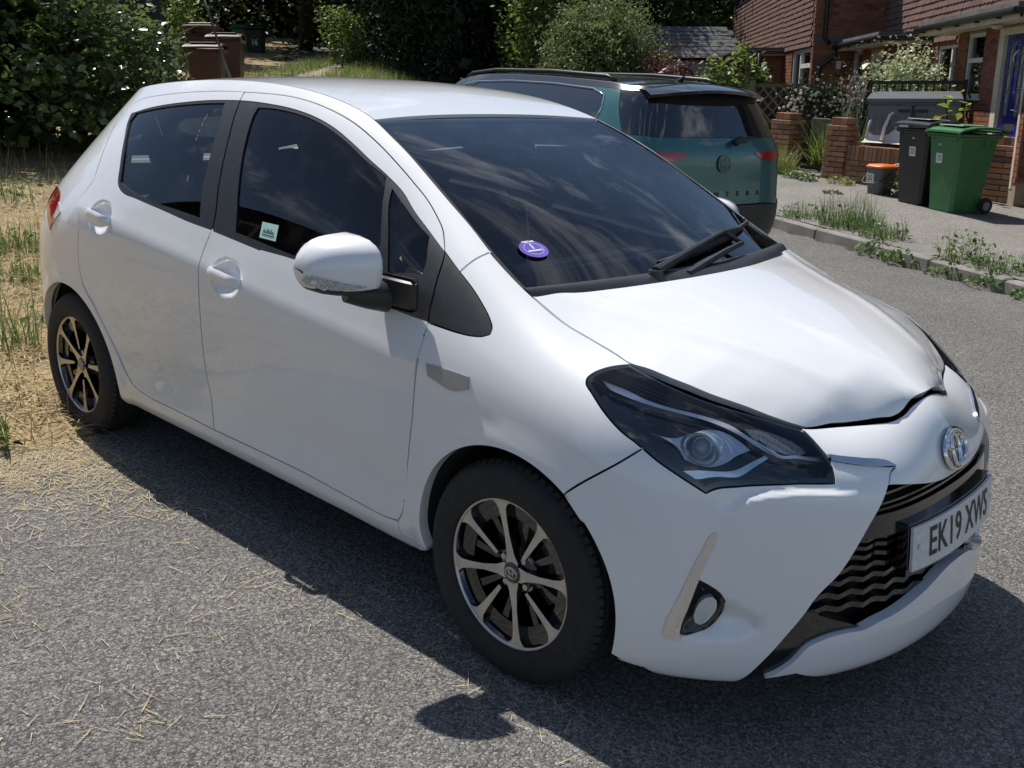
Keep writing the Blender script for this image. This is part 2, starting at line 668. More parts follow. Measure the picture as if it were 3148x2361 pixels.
# loose chippings
n = 2600
qx, qy = NR.uniform(-2.4, 2.4, n), NR.uniform(-2.6, 6.0, n)
m_ = (kerbd(qx, qy) < -.05) & ((np.abs(qy) > .9) | (qx > .9))
qx, qy = qx[m_], qy[m_]
n = len(qx)
r_ = NR.uniform(.002, .0065, n)
oct_ = np.array([(1, 0, 0), (0, 1, 0), (-1, 0, 0), (0, -1, 0), (0, 0, .8)], float)
V = (oct_[None] * (r_[:, None, None] * NR.uniform(.7, 1.3, (n, 5, 3))) + np.stack([qx, qy, hill(qx, qy) + .001], 1)[:, None]).reshape(-1, 3)
b_ = np.arange(n)[:, None] * 5
F = np.concatenate([b_ + np.array(f) for f in ((0, 1, 4), (1, 2, 4), (2, 3, 4), (3, 0, 4))])
tag(obj('loose_gravel', mesh('loose_gravel', V, F, pm('chippings', (.36, .34, .31), (.08, .08, .08), 9, rough=.8)), road=True), kind='stuff', label='loose chippings on the asphalt')


def leaf_cloud(n, pts, size, tilt=.6, fold=.25, aspect=.55, droop=.0, out=None):
    """n folded diamond leaves at pts; returns vertices and triangles"""
    yaw = NR.uniform(0, 2 * np.pi, n)
    pit = NR.normal(droop, tilt, n)
    d = np.stack([np.cos(yaw) * np.cos(pit), np.sin(yaw) * np.cos(pit), np.sin(pit)], 1)
    if out is not None:
        d = d + out
        d /= np.linalg.norm(d, axis=1)[:, None]
    s = np.cross(d, NR.normal(0, .45, (n, 3)) + np.array([0, 0, 1.0]))
    s /= np.linalg.norm(s, axis=1)[:, None]
    u = np.cross(s, d)
    sz = (size * NR.uniform(.6, 1.3, n))[:, None]
    V = np.zeros((n, 4, 3))
    V[:, 0] = pts - d * sz * .5
    V[:, 1] = pts + s * sz * aspect * .5 + u * sz * fold * .5 - d * sz * .06
    V[:, 2] = pts + d * sz * .5
    V[:, 3] = pts - s * sz * aspect * .5 + u * sz * fold * .5 - d * sz * .06
    b = np.arange(n)[:, None] * 4
    F = np.concatenate([b + np.array([0, 1, 2]), b + np.array([0, 2, 3])])
    return V.reshape(-1, 3), F


def clump_points(n, c, rad, nk=40, spread=.25, shell_=.75, low=-1.0):
    """leaf positions gathered round clump centres near the surface of an ellipsoid"""
    c, rad = np.asarray(c, float), np.asarray(rad, float)
    k = NR.normal(size=(nk * 3, 3))
    k /= np.linalg.norm(k, axis=1)[:, None]
    k = k[k[:, 2] > low][:nk] if (k[:, 2] > low).sum() >= 5 else k[:nk]
    k *= NR.uniform(shell_, 1.05, (len(k), 1))
    w = NR.integers(0, len(k), n)
    p = k[w] + NR.normal(0, spread, (n, 3)) * NR.uniform(.6, 1.3, (len(k), 1))[w]
    return c + p * rad


def tree(name, label, base, h, rad, crown_lo, n, size, mat, trunk=.16, nk=50, spread=.22, group=None, cat='tree', core=True, bark=None, lean=(0, 0), aspect=.6, droop=0.0, road=True):
    base = Vector((base[0], base[1], gz(base[0], base[1]) if len(base) < 3 else base[2]))
    t = empty(name, base, 0, label, cat, group, road=road)
    bark = bark or pm('bark', (.085, .065, .045), (.045, .035, .026), 7, rough=.95, bump=.8, bscale=30, stretch=(1, 1, .3))
    tr = MB()
    top = Vector((lean[0], lean[1], crown_lo + (h - crown_lo) * .7))
    tr.tube([Vector((0, 0, -.25)), top * .3 + Vector((R.uniform(-.08, .08), R.uniform(-.08, .08), 0)), top * .65, top], [trunk * 1.25, trunk, trunk * .7, trunk * .25], 9)
    for _ in range(7):
        a = R.uniform(0, 6.28)
        s = top * R.uniform(.35, .8)
        e = s + Vector((math.cos(a) * rad[0] * .7, math.sin(a) * rad[1] * .7, R.uniform(.2, .9) * (h - crown_lo) * .3))
        tr.tube([s, s.lerp(e, .5) + Vector((0, 0, .1)), e], [trunk * .4, trunk * .25, trunk * .08], 6)
    tr.build('trunk', bark, t, True)
    c = (lean[0], lean[1], (h + crown_lo) / 2)
    rr = (rad[0], rad[1], (h - crown_lo) / 2)
    P = clump_points(n, c, rr, nk, spread)
    V, F = leaf_cloud(n, P, size, aspect=aspect, droop=droop)
    if core:
        k = n // 4
        P2 = np.asarray(c) + np.clip(NR.normal(0, .33, (k, 3)), -.68, .68) * np.asarray(rr)
        V2, F2 = leaf_cloud(k, P2, size * 2.1, aspect=.8)
        F = np.concatenate([F, F2 + len(V)])
        V = np.concatenate([V, V2])
    cr = obj('crown', mesh('crown', V, F, mat), t)
    tag(cr, kind='stuff')
    return t


YEW = pm('dark_needles', (.020, .036, .016), (.035, .058, .022), 1.5, rough=.6, translucent=.2)
LEAFD = pm('dark_leaf', (.030, .055, .016), (.055, .085, .025), 1.2, rough=.5, translucent=.3)
LEAFM = pm('mid_leaf', (.055, .105, .022), (.10, .15, .035), 1.1, rough=.45, translucent=.4)
LEAFL = pm('light_leaf', (.12, .19, .035), (.20, .25, .06), 1.3, rough=.45, translucent=.45)


def P(lat, dep, az=2.32008):
    """place by distance to the camera's right and ahead, in the road frame (used for far scenery only)"""
    x = CAM.x + dep * math.cos(az) + lat * math.sin(az)
    y = CAM.y + dep * math.sin(az) - lat * math.cos(az)
    q = ROAD.inverted() @ Vector((x, y, 0))
    return q.x, q.y


# the dark conifers and the trees round the alley
k = 0
CON = [(-2.9, 28.5, 9.5, 1.9), (-1.6, 27.3, 8.5, 1.8), (-.3, 26.8, 9, 2.0), (.75, 28.5, 8, 1.9), (-4.6, 33, 10, 2.1), (-3.2, 35, 11, 2.4), (.9, 33.5, 10, 2.4), (2.6, 35, 9, 2.2)]
CL = ['dense dark conifer behind the white roof, third from the alley', 'broad dark conifer in the middle of the hedge line', 'dark conifer beside the sunlit climbing tree', 'dark conifer half hidden by the sunlit climbing tree',
      'dark conifer right beside the black bin numbered 16', 'tall dark conifer behind the conifer beside the bins', 'dark conifer far behind the brick gate pillar', 'dark conifer far behind the bushy bottlebrush']
for (lat, dep, h, r), lb in zip(CON, CL):
    tree('conifer_tree', lb, P(lat, dep), h, (r, r), .1, 7000, .20, YEW, trunk=.2, nk=90, spread=.16, group='dark conifers behind the cars', aspect=.3, droop=-.3)
BROAD = [(-7.6, 38.5, 10, 3.4, LEAFD, 'dark broadleaf tree closing the far end of the alley'), (-11.2, 36, 10, 3.2, LEAFD, 'dark broadleaf tree above the green bin numbered 16'), (-9.6, 27.5, 6.5, 1.9, LEAFM, 'lighter tree behind the brown bins'),
         (-14, 33, 9, 3.2, LEAFD, 'broadleaf tree behind the pale shed'), (-10.9, 21.5, 7, 2.0, LEAFM, 'leafy tree behind the dark fence'), (4.3, 39, 10, 3.4, LEAFM, 'sunlit tree above the slate roofed outbuilding'), (1.2, 42, 11, 3.6, LEAFD, 'dark tree far behind the conifers'), (8.2, 42, 11, 3.5, LEAFM, 'tree behind the end of the terrace')]
for lat, dep, h, r, mt, lb in BROAD:
    tree('broadleaf_tree', lb, P(lat, dep), h, (r, r), .5, 7000, .20, mt, trunk=.22, nk=70, spread=.2, group='trees closing the street')
tree('climbing_tree', 'sunlit bright green tree left of the shaggy palm', P(.35, 23.2), 4.6, (.75, .7), .35, 5200, .12, LEAFL, trunk=.09, nk=60, spread=.2, core=False)
# far wood
n = 26000
th = NR.uniform(math.radians(78), math.radians(185), n)
rr = NR.uniform(46, 60, n)
X = 1.6 + rr * np.cos(th)
Y = -2.56 + rr * np.sin(th)
Z = NR.uniform(-1, 12, n) ** 1.0
V, F = leaf_cloud(n, np.stack([X, Y, Z + 1.0], 1), 1.5, aspect=.9)
tag(obj('woodland', mesh('woodland', V, F, LEAFD)), kind='stuff', label='dark wood closing the view behind the trees')

# bottlebrush bush, copper shrub, hedge shrub
tree('bottlebrush_bush', 'rounded bushy light green shrub beyond the teal car', P(1.72, 21.2), 2.62, (1.12, 1.1), .15, 15000, .10, pm('feathery_leaf', (.13, .18, .055), (.20, .24, .09), 2, rough=.5, translucent=.4), trunk=.06, nk=140, spread=.16, cat='shrub', core=True, aspect=.28, droop=.5)
tree('copper_shrub', 'purple-leaved shrub at the foot of the light green bush', P(2.65, 20.4), 1.55, (.75, .5), .2, 2200, .09, pm('copper_leaf', (.12, .035, .035), (.20, .08, .07), 3, rough=.45, translucent=.3), trunk=.03, nk=30, spread=.25, cat='shrub', core=False)
tree('alley_shrub', 'sunlit pale shrub on the grass beside the conifers', P(-4.75, 29), 1.5, (.55, .5), .1, 1500, .12, LEAFL, trunk=.03, nk=25, spread=.25, cat='shrub', core=False)
tree('fence_shrub', 'sunlit yellow green shrub behind the brown bins', P(-6.9, 21.0), 2.6, (.9, .7), .2, 3500, .11, LEAFL, trunk=.05, nk=40, spread=.22, cat='shrub', core=False)
tree('pavement_shrub', 'glossy green shrub between the teal car and the trellis', P(3.78, 18.4), 1.75, (.55, .4), .3, 1500, .12, LEAFL, trunk=.03, nk=26, spread=.22, cat='shrub', core=False)
tree('variegated_shrub', 'pale cream and green variegated shrub behind the grey storage box', P(6.15, 16.6), 1.95, (.85, .5), .2, 5200, .065, pm('variegated_leaf', (.55, .58, .36), (.16, .24, .08), 9, rough=.45, lo=.50, hi=.62, translucent=.25), trunk=.04, nk=60, spread=.18, cat='shrub', core=True)


# shaggy palm: a fork of two heads with hanging dead leaves
def palm(lat, dep, label):
    x, y = P(lat, dep)
    t = empty('palm_tree', (x, y, gz(x, y)), 0, label, 'palm tree')
    bark = pm('palm_bark', (.16, .12, .08), (.10, .075, .05), 6, rough=.95, bump=.8, bscale=25)
    ax = Vector((.67, .73, 0))
    m = MB()
    m.tube([(0, 0, -.2), (.05, 0, 1.6), (.0, 0, 2.4)], [.20, .16, .14], 9)
    heads = []
    for s, hh in ((-.75, 3.55), (.25, 4.2), (.95, 4.3)):
        c = ax * s + Vector((0, 0, hh))
        m.tube([(0, 0, 1.9), ax * s * .7 + Vector((0, 0, 2.9)), c], [.12, .10, .09], 8)
        heads.append(c)
    m.build('trunk', bark, t, True)
    for c in heads:
        for nm, mt, k, la, lb in (('frond', pm('palm_leaf', (.06, .085, .03), (.11, .13, .055), 3, rough=.4, translucent=.2), 240, .2, 1.5), ('dead_frond', pm('dead_leaf', (.33, .25, .13), (.20, .14, .075), 3, rough=.85), 420, 1.7, 2.7)):
            p0 = np.tile(np.array(c), (k, 1)) + NR.normal(0, .08, (k, 3)) - np.array([0, 0, .12 if la > 1 else 0])
            V, F = blades(k, p0, NR.uniform(.75, 1.25, k), NR.uniform(.012, .022, k), NR.uniform(la, lb, k), curl=.35 if la < 1 else .12)
            o = obj(nm, mesh(nm, V, F, mt), t)
            tag(o, kind='stuff')
    return t


palm(1.55, 24.2, 'shaggy palm with hanging brown dead leaves behind the light green shrub')


# ---------------------------------------------------------------- bramble bank at the left
BRL = pm('bramble_leaf', (.085, .145, .045), (.17, .23, .065), 2.2, rough=.30, spec=.7, translucent=.42, per_obj=.25)
bx, by = P(-5.35, 11.0)
bush = empty('bramble_bush', (bx, by, float(hill(bx, by))), 0, 'big tangled bramble bush with glossy leaves at the edge of the verge', 'bush')
n = 16000
LATV, DEPV = np.array([.6797, .7334, 0]), np.array([-.7334, .6797, 0])
parts_ = []
for cl_, cd_, cz_, rl_, rd_, rz_, w_ in ((-.1, 0, 1.0, 1.55, 1.2, 1.42, 1.0), (-1.6, .1, 1.35, 1.6, 1.2, 1.55, .7), (1.0, .1, .70, .85, .9, .85, .5), (.3, -.3, .55, 1.5, 1.0, .75, .45)):
    k = int(n * w_ / 2.75)
    p = clump_points(k, (0, 0, 0), (1, 1, 1), 150, .09, .88, low=-.55)
    parts_.append(LATV * (cl_ + p[:, :1] * rl_) + DEPV * (cd_ + p[:, 1:2] * rd_) + np.array([0, 0, 1]) * (cz_ + p[:, 2:3] * rz_))
PB = np.concatenate(parts_)
PB = PB[PB[:, 2] > .03]
camL = np.array(bush.matrix_world.inverted() @ CAM)
dist = np.linalg.norm(PB - camL, axis=1)
order = np.argsort(dist)
near, rest = PB[order[:300]], PB[order[300:]]
V, F = leaf_cloud(len(rest), rest, .088, tilt=.5, fold=.2, aspect=.72, droop=-.15)
k = 3000
core_ = NR.normal(0, .40, (k, 3))
C2 = LATV * (core_[:, :1] * 1.5 - .4) + DEPV * (core_[:, 1:2] * .9 + .3) + np.array([0, 0, 1]) * (1.0 + core_[:, 2:3] * 1.15)
V2, F2 = leaf_cloud(k, C2, .26, aspect=.9)
tag(obj('foliage', mesh('foliage', np.concatenate([V, V2]), np.concatenate([F, F2 + len(V)]), BRL), bush), kind='stuff')
lm = []
for k in range(4):
    V, F = leaf_cloud(1, np.zeros((1, 3)), .09, tilt=.4, fold=.22, aspect=.75, droop=-.2)
    lm.append(mesh('leaf', V, F, BRL))
for i, q in enumerate(near):
    o = obj('leaf', lm[i % 4], bush)
    o.location = q
    o.rotation_euler = (R.uniform(-.4, .4), R.uniform(-.4, .4), R.uniform(0, 6.28))
cane = MB()
for k in range(46):
    i = R.randrange(len(PB))
    a = Vector(PB[i]) * .9
    d = Vector((R.uniform(-1, 1), R.uniform(-1, 1), R.uniform(.1, .8))).normalized()
    l = R.uniform(.3, .8)
    cane.tube([a, a + d * l * .5 + Vector((0, 0, .06)), a + d * l - Vector((0, 0, l * .12))], [.004, .0035, .002], 4)
cane.build('canes', pm('bramble_cane', (.20, .13, .07), (.13, .12, .05), 8, rough=.7), bush)
tag(bush.children[-1], kind='stuff')


# ---------------------------------------------------------------- leafy weeds along the kerb and verge
def weed(x, y, z, r, n, label, mt=None, h=.5, group='weeds growing along the kerb', grassy=0, size=.06):
    t = empty('weed_clump', (x, y, z), R.uniform(0, 6), label, 'weed', group)
    a = NR.uniform(0, 2 * np.pi, n)
    rr = r * np.sqrt(NR.random(n))
    pts = np.stack([rr * np.cos(a), rr * np.sin(a), NR.uniform(.01, h, n) * (1 - .5 * rr / r)], 1)
    V, F = leaf_cloud(n, pts, size, tilt=.5, aspect=.6, out=np.stack([np.cos(a), np.sin(a), 0 * a + .3], 1) * .8)
    if grassy:
        k = grassy
        a = NR.uniform(0, 2 * np.pi, k)
        rr = r * .8 * np.sqrt(NR.random(k))
        V2, F2 = blades(k, np.stack([rr * np.cos(a), rr * np.sin(a), 0 * a], 1), NR.uniform(.12, .38, k) * (h / .3), NR.uniform(.0025, .005, k), NR.uniform(.05, .6, k))
        tri = np.concatenate([F2[:, [0, 1, 2]], F2[:, [0, 2, 3]]])
        F = np.concatenate([F, tri + len(V)])
        V = np.concatenate([V, V2])
    o = obj('leaves', mesh('leaves', V, F, mt or WEED), t)
    tag(o, kind='stuff')
    return t


WEED = pm('weed_leaf', (.075, .145, .03), (.13, .20, .05), 6, rough=.5, translucent=.35)
WEEDY = pm('straw_weed', (.30, .32, .10), (.22, .27, .07), 6, rough=.6, translucent=.3)
kt = lambda t, d: (1.62 - .867 * t + .497 * d, 4.64 + .497 * t + .867 * d)
for t, d, r, nn, hh, gr, lb in ((5.9, .45, .42, 60, .34, 420, 'tall grassy tuft on the pavement edge behind the teal car'), (5.2, .35, .30, 60, .22, 200, 'grassy weeds on the pavement edge beside the tall tuft'),
                                (4.75, -.02, .22, 120, .16, 40, 'broad leafy weed in the gutter below the tall grassy tuft'), (4.35, -.03, .20, 110, .15, 20, 'second leafy weed in the gutter from the tall grassy tuft'),
                                (3.95, .3, .26, 140, .30, 80, 'leafy weed with an upright stalk on the pavement edge'), (3.45, .3, .28, 110, .18, 120, 'low weed behind the kerb after the stalked weed'), (3.75, -.03, .18, 90, .13, 10, 'third leafy weed in the gutter from the tall grassy tuft'),
                                (3.25, -.03, .18, 90, .13, 10, 'fourth leafy weed in the gutter from the tall grassy tuft'), (2.75, -.03, .16, 70, .11, 20, 'small leafy weed in the gutter beyond the weedless kerb stretch'), (2.35, -.03, .2, 90, .13, 30, 'leafy weed in the gutter nearest but one to the frame edge'),
                                (1.85, -.03, .22, 110, .14, 40, 'leafy weed in the gutter close to the frame edge'), (1.9, .22, .16, 50, .10, 70, 'thin grassy weed behind the kerb close to the frame edge'), (2.9, .24, .16, 50, .09, 60, 'thin grassy weed behind the kerb before the leafy weed'), (6.6, .3, .3, 60, .2, 160, 'grassy weed beside the rear wheel of the teal car')):
    x, y = kt(t, d)
    weed(x, y, gz(x, y), r, nn, lb, h=hh, grassy=gr, size=.055)
weed(-6.15, 11.55, .27, .26, 40, 'pale straw coloured grass tuft at the foot of the first brick pillar', WEEDY, h=.42, grassy=420)
weed(-5.75, 11.25, .25, .22, 120, 'bright green weed at the gate between the brick pillars', h=.18, size=.07)
weed(-5.45, 11.1, .24, .16, 80, 'small green weed beside the second brick pillar', h=.14, size=.07)
weed(-5.05, 11.3, .22, .22, 60, 'dusty weed along the foot of the low brick wall', WEEDY, h=.14, grassy=120)
weed(-4.62, 10.25, .19, .14, 40, 'small flat weed on the pavement before the low brick wall', h=.06, grassy=40)
weed(-4.05, 10.95, .19, .22, 170, 'leafy plant between the food bin and the black bin', h=.30, size=.075)
for x, y, r, nn, gr, hh, lb in ((-5.4, .0, .32, 60, 220, .16, 'green grass patch on the verge below the brambles'), (-4.6, -.3, .30, 60, 200, .14, 'green weedy patch on the verge behind the tail lamp'), (-3.4, -.72, .12, 14, 60, .34, 'lone tall grass stalk on the verge'), (-2.55, -1.22, .14, 30, 80, .16, 'small weed at the verge edge by the rear wheel'), (-7.2, .5, .5, 90, 200, .25, 'grass at the foot of the brambles')):
    weed(x, y, float(verge_z(np.array(x), np.array(y))), r, nn, lb, h=hh, grassy=gr, size=.05, group='weeds on the verge')
# grass slope by the alley
n = 16000
lat_ = NR.uniform(-6.2, -2.0, n)
dep_ = NR.uniform(17, 33, n)
ok = (lat_ > -6.4 + 0 * dep_) & (lat_ < -3.6 + (dep_ - 17) * -.02 + NR.normal(0, .5, n) + 1.0)
az = YAW
X = CAM.x + dep_ * math.cos(az) + lat_ * math.sin(az)
Y = CAM.y + dep_ * math.sin(az) - lat_ * math.cos(az)
X, Y = X[ok], Y[ok]
lat_ = lat_[ok]
path = np.abs(lat_ + 5.1) < .32
X, Y = X[~path], Y[~path]
n = len(X)
V, F = blades(n, np.stack([X, Y, hill(X, Y) + .02], 1), NR.uniform(.10, .32, n), NR.uniform(.006, .012, n), NR.uniform(.1, .8, n))
tag(obj('alley_grass', mesh('alley_grass', V, F, pm('lush_grass', (.15, .22, .05), (.24, .27, .08), .8, rough=.6, translucent=.4)), road=True), kind='stuff', label='sunlit grass slope leading up to the bins numbered 16')
ps_ = []
for dep in np.linspace(14, 36, 40):
    for lat in (-6.6, -6.0, -5.0, -4.0, -3.0, -1.6):
        x, y = P(lat, dep)
        ps_.append((x, y, float(hill(x, y)) + .012))
F = [(i * 6 + j, i * 6 + j + 1, i * 6 + 7 + j, i * 6 + 6 + j) for i in range(39) for j in range(5)]
tag(obj('alley_path', mesh('alley_path', ps_, F, pm('path_earth', (.34, .29, .22), (.24, .20, .14), 3, rough=.95, bump=.6, bscale=40), True), road=True), kind='structure')

# ---------------------------------------------------------------- brick, tile and the terrace
def brick_mat(name, c1, c2, c3):
    m, nt, b = nt_mat(name)
    N = nt.nodes.new
    oi = N('ShaderNodeObjectInfo')
    ge = N('ShaderNodeNewGeometry')
    ad = N('ShaderNodeMath')
    L(oi.outputs['Random'], ad.inputs[0])
    L(ge.outputs['Random Per Island'], ad.inputs[1])
    fr = N('ShaderNodeMath')
    fr.operation = 'FRACT'
    L(ad.outputs[0], fr.inputs[0])
    r = N('ShaderNodeValToRGB')
    e = r.color_ramp.elements
    e[0].color, e[1].color = (*c1, 1), (*c3, 1)
    e[1].position = .97
    e.new(.5).color = (*c2, 1)
    e.new(.84).color = (*[v * .9 for v in c2], 1)
    L(fr.outputs[0], r.inputs['Fac'])
    tc = N('ShaderNodeTexCoord')
    n = N('ShaderNodeTexNoise')
    n.inputs['Scale'].default_value = 18
    n.inputs['Detail'].default_value = 6
    L(tc.outputs['Object'], n.inputs['Vector'])
    mr = N('ShaderNodeMapRange')
    mr.inputs['To Min'].default_value = .7
    mr.inputs['To Max'].default_value = 1.25
    L(n.outputs['Fac'], mr.inputs['Value'])
    mm = N('ShaderNodeMixRGB')
    mm.blend_type = 'MULTIPLY'
    mm.inputs['Fac'].default_value = 1
    L(r.outputs['Color'], mm.inputs['Color1'])
    L(mr.outputs['Result'], mm.inputs['Color2'])
    L(mm.outputs['Color'], b.inputs['Base Color'])
    bp = N('ShaderNodeBump')
    bp.inputs['Strength'].default_value = .5
    bp.inputs['Distance'].default_value = .004
    n2 = N('ShaderNodeTexNoise')
    n2.inputs['Scale'].default_value = 90
    L(tc.outputs['Object'], n2.inputs['Vector'])
    L(n2.outputs['Fac'], bp.inputs['Height'])
    L(bp.outputs['Normal'], b.inputs['Normal'])
    setp(b, rough=.9, spec=.25)
    MATS[name] = m
    return m


BRK = brick_mat('house_brick', (.215, .078, .045), (.29, .118, .070), (.14, .06, .048))
BRKG = brick_mat('garden_brick', (.32, .14, .075), (.42, .235, .135), (.10, .085, .08))
TILE = brick_mat('hung_tile', (.165, .10, .085), (.20, .125, .105), (.13, .085, .075))
MORT = pm('mortar', (.36, .29, .20), (.28, .22, .15), 12, rough=.95, bump=.4, bscale=90)
MORTD = pm('dark_mortar', (.15, .125, .10), (.10, .085, .07), 12, rough=.95, bump=.4, bscale=90)
UPVC = pm('white_frame', (.78, .78, .76), (.70, .70, .67), 6, rough=.35)
CREAM = pm('cream_paint', (.72, .66, .52), (.60, .54, .41), 5, rough=.6, bump=.15)
GUTTER = pm('black_gutter', (.014, .014, .016), (.022, .022, .024), 10, rough=.3)
FELT = pm('roof_felt', (.16, .15, .14), (.09, .085, .08), 6, rough=.95, bump=.4, bscale=40)
LEAD = pm('lead_sheet', (.09, .10, .12), (.07, .08, .10), 4, rough=.5)
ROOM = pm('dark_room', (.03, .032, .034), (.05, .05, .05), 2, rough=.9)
NET = pm('net_curtain', (.30, .31, .30), (.22, .23, .22), 18, rough=.9, stretch=(6, 6, .3))
GL_H = glass('window_glass', (.55, .60, .58), ior=1.5, gain=1.2)

_bm = {}


def block_mesh(key, sx, sy, sz, mat, bev=.004):
    if key not in _bm:
        b = MB().bbox((0, 0, 0), (sx, sy, sz), bev)
        # chamfer kept tiny and cheap: a box plus bevel ring
        _bm[key] = mesh('brick', b.V, b.F, mat)
    return _bm[key]


def box_mesh(name, key, sx, sy, sz, mat):
    if key not in _bm:
        b = MB().box((0, 0, 0), (sx, sy, sz))
        _bm[key] = mesh(name, b.V, b.F, mat)
    return _bm[key]


class Pieces:
    """gathers alike pieces of one thing: the 300 that show largest become objects, the rest one part"""

    def __init__(self, parent, name, mat, limit=300, rest=None):
        self.parent, self.name, self.mat, self.limit, self.rest = parent, name, mat, limit, rest or name
        self.items = []

    def add(self, m, me):
        self.items.append((m, me))

    def finish(self):
        W_ = self.parent.matrix_world
        sc = []
        for i, (m, me) in enumerate(self.items):
            q = W_ @ m.translation
            d = q - CAM
            f = d.dot(look)
            r = look.cross(Vector((0, 0, 1))).normalized()
            u = r.cross(look)
            inside = f > 0 and abs(d.dot(r) / f) < .53 and abs(d.dot(u) / f) < .40
            nrm = (W_ @ m).to_3x3() @ Vector((0, -1, 0))
            facing = nrm.dot(-d) > 0
            sc.append((0 if (inside and facing) else 1, d.length, i))
        sc.sort()
        keep = [i for a, b, i in sc[:self.limit] if a == 0 or len(self.items) <= self.limit]
        ks_ = set(keep)
        for i in keep:
            m, me = self.items[i]
            o = obj(self.name, me, self.parent)
            o.matrix_local = m
        other = [i for i in range(len(self.items)) if i not in ks_]
        if other:
            V, F, n = [], [], 0
            for i in other:
                m, me = self.items[i]
                co = [m @ v.co for v in me.vertices]
                V += co
                F += [tuple(k + n for k in p.vertices) for p in me.polygons]
                n += len(co)
            o = obj(self.rest, mesh(self.rest, V, F, self.mat), self.parent)
            tag(o, kind='stuff')


def wall_frame(p0, p1):
    """local frame of a wall seen from outside: x along p0->p1, -y outwards"""
    d = Vector((p1[0] - p0[0], p1[1] - p0[1], 0))
    l = d.length
    d.normalize()
    m = Matrix((d, Vector((0, 0, 1)).cross(d), Vector((0, 0, 1)))).transposed().to_4x4()
    return Matrix.Translation(Vector((p0[0], p0[1], 0))) @ m, l


def brick_wall(pc, p0, p1, z0, z1, holes=(), thick=.03, jit=.003):
    """stretcher bond laid on the wall p0->p1; holes are (s0,s1,z0,z1)"""
    m, l = wall_frame(p0, p1)
    row = 0
    z = z0
    while z < z1 - .02:
        s = -.1125 if row % 2 else 0.0
        while s < l - .01:
            a, b = max(s, 0) + .005, min(s + .225, l) - .005
            zz0, zz1 = z + .005, min(z + .075, z1) - .005
            segs = [(a, b)]
            for h0, h1, g0, g1 in holes:
                if zz1 > g0 + .01 and zz0 < g1 - .01:
                    ns = []
                    for q0, q1 in segs:
                        if q1 <= h0 or q0 >= h1:
                            ns.append((q0, q1))
                        else:
                            if q0 < h0 - .02:
                                ns.append((q0, h0))
                            if q1 > h1 + .02:
                                ns.append((h1, q1))
                    segs = ns
            for q0, q1 in segs:
                w = round(max(q1 - q0, .02), 2)
                me = box_mesh('brick', ('b', w, pc.mat.name), w, thick, .0645, pc.mat)
                pc.add(m @ Matrix.Translation(((q0 + q1) / 2, R.uniform(-jit, jit) + thick / 2 - .012, (zz0 + zz1) / 2)), me)
            s += .225
        z += .075
        row += 1


def backing(parent, p0, p1, z0, z1, mat, holes=(), name='wall', depth=.2):
    """flat wall behind the bricks, in panels round the openings"""
    m, l = wall_frame(p0, p1)
    xs = sorted({0, l, *[min(max(v, 0), l) for h in holes for v in h[:2]]})
    zs = sorted({z0, z1, *[min(max(v, z0), z1) for h in holes for v in h[2:]]})
    b = MB()
    for a, c in zip(xs[:-1], xs[1:]):
        for d, e in zip(zs[:-1], zs[1:]):
            cx, cz = (a + c) / 2, (d + e) / 2
            if any(h[0] < cx < h[1] and h[2] < cz < h[3] for h in holes):
                continue
            if c - a > 1e-4 and e - d > 1e-4:
                b.add([m @ Vector(p) for p in ((a, .0, d), (c, .0, d), (c, .0, e), (a, .0, e))], [(0, 1, 2, 3)])
    for h in holes:
        a, c, d, e = h
        b.add([m @ Vector(p) for p in ((a, 0, d), (c, 0, d), (c, 0, e), (a, 0, e), (a, .1, d), (c, .1, d), (c, .1, e), (a, .1, e))], [(1, 0, 4, 5), (2, 1, 5, 6), (3, 2, 6, 7), (0, 3, 7, 4)])
    return b.build(name, mat, parent)


def tile_wall(pc, p0, p1, z0, z1, holes=(), w=.165, g=.114):
    m, l = wall_frame(p0, p1)
    key = ('tile', w, g, pc.mat.name)
    if key not in _bm:
        hw = w / 2 - .001
        ht = g + .03
        prof = [(-hw, 0), (-hw * .75, -.010), (-hw * .35, -.0175), (0, -.020), (hw * .35, -.0175), (hw * .75, -.010), (hw, 0)]
        V = [(x, -.026, z) for x, z in prof] + [(hw, -.004, ht), (-hw, -.004, ht)] + [(x, -.010, z) for x, z in prof]
        F = [(0, 1, 2, 3, 4, 5, 6, 7, 8)] + [(i + 1, i, 9 + i, 10 + i) for i in range(6)]
        F += [(0, 8, 9), (7, 6, 15)]
        _bm[key] = mesh('tile', V, F, pc.mat)
    me = _bm[key]
    row = 0
    z = z0
    while z < z1:
        s = w / 2 if row % 2 else 0
        while s < l:
            if not any(h[0] - w * .3 < s < h[1] + w * .3 and h[2] - g < z < h[3] for h in holes):
                pc.add(m @ Matrix.Translation((s, R.uniform(-.003, .003), z + .02)) @ Matrix.Rotation(R.uniform(-.012, .012), 4, 'Y'), me)
            s += w
        z += g
        row += 1


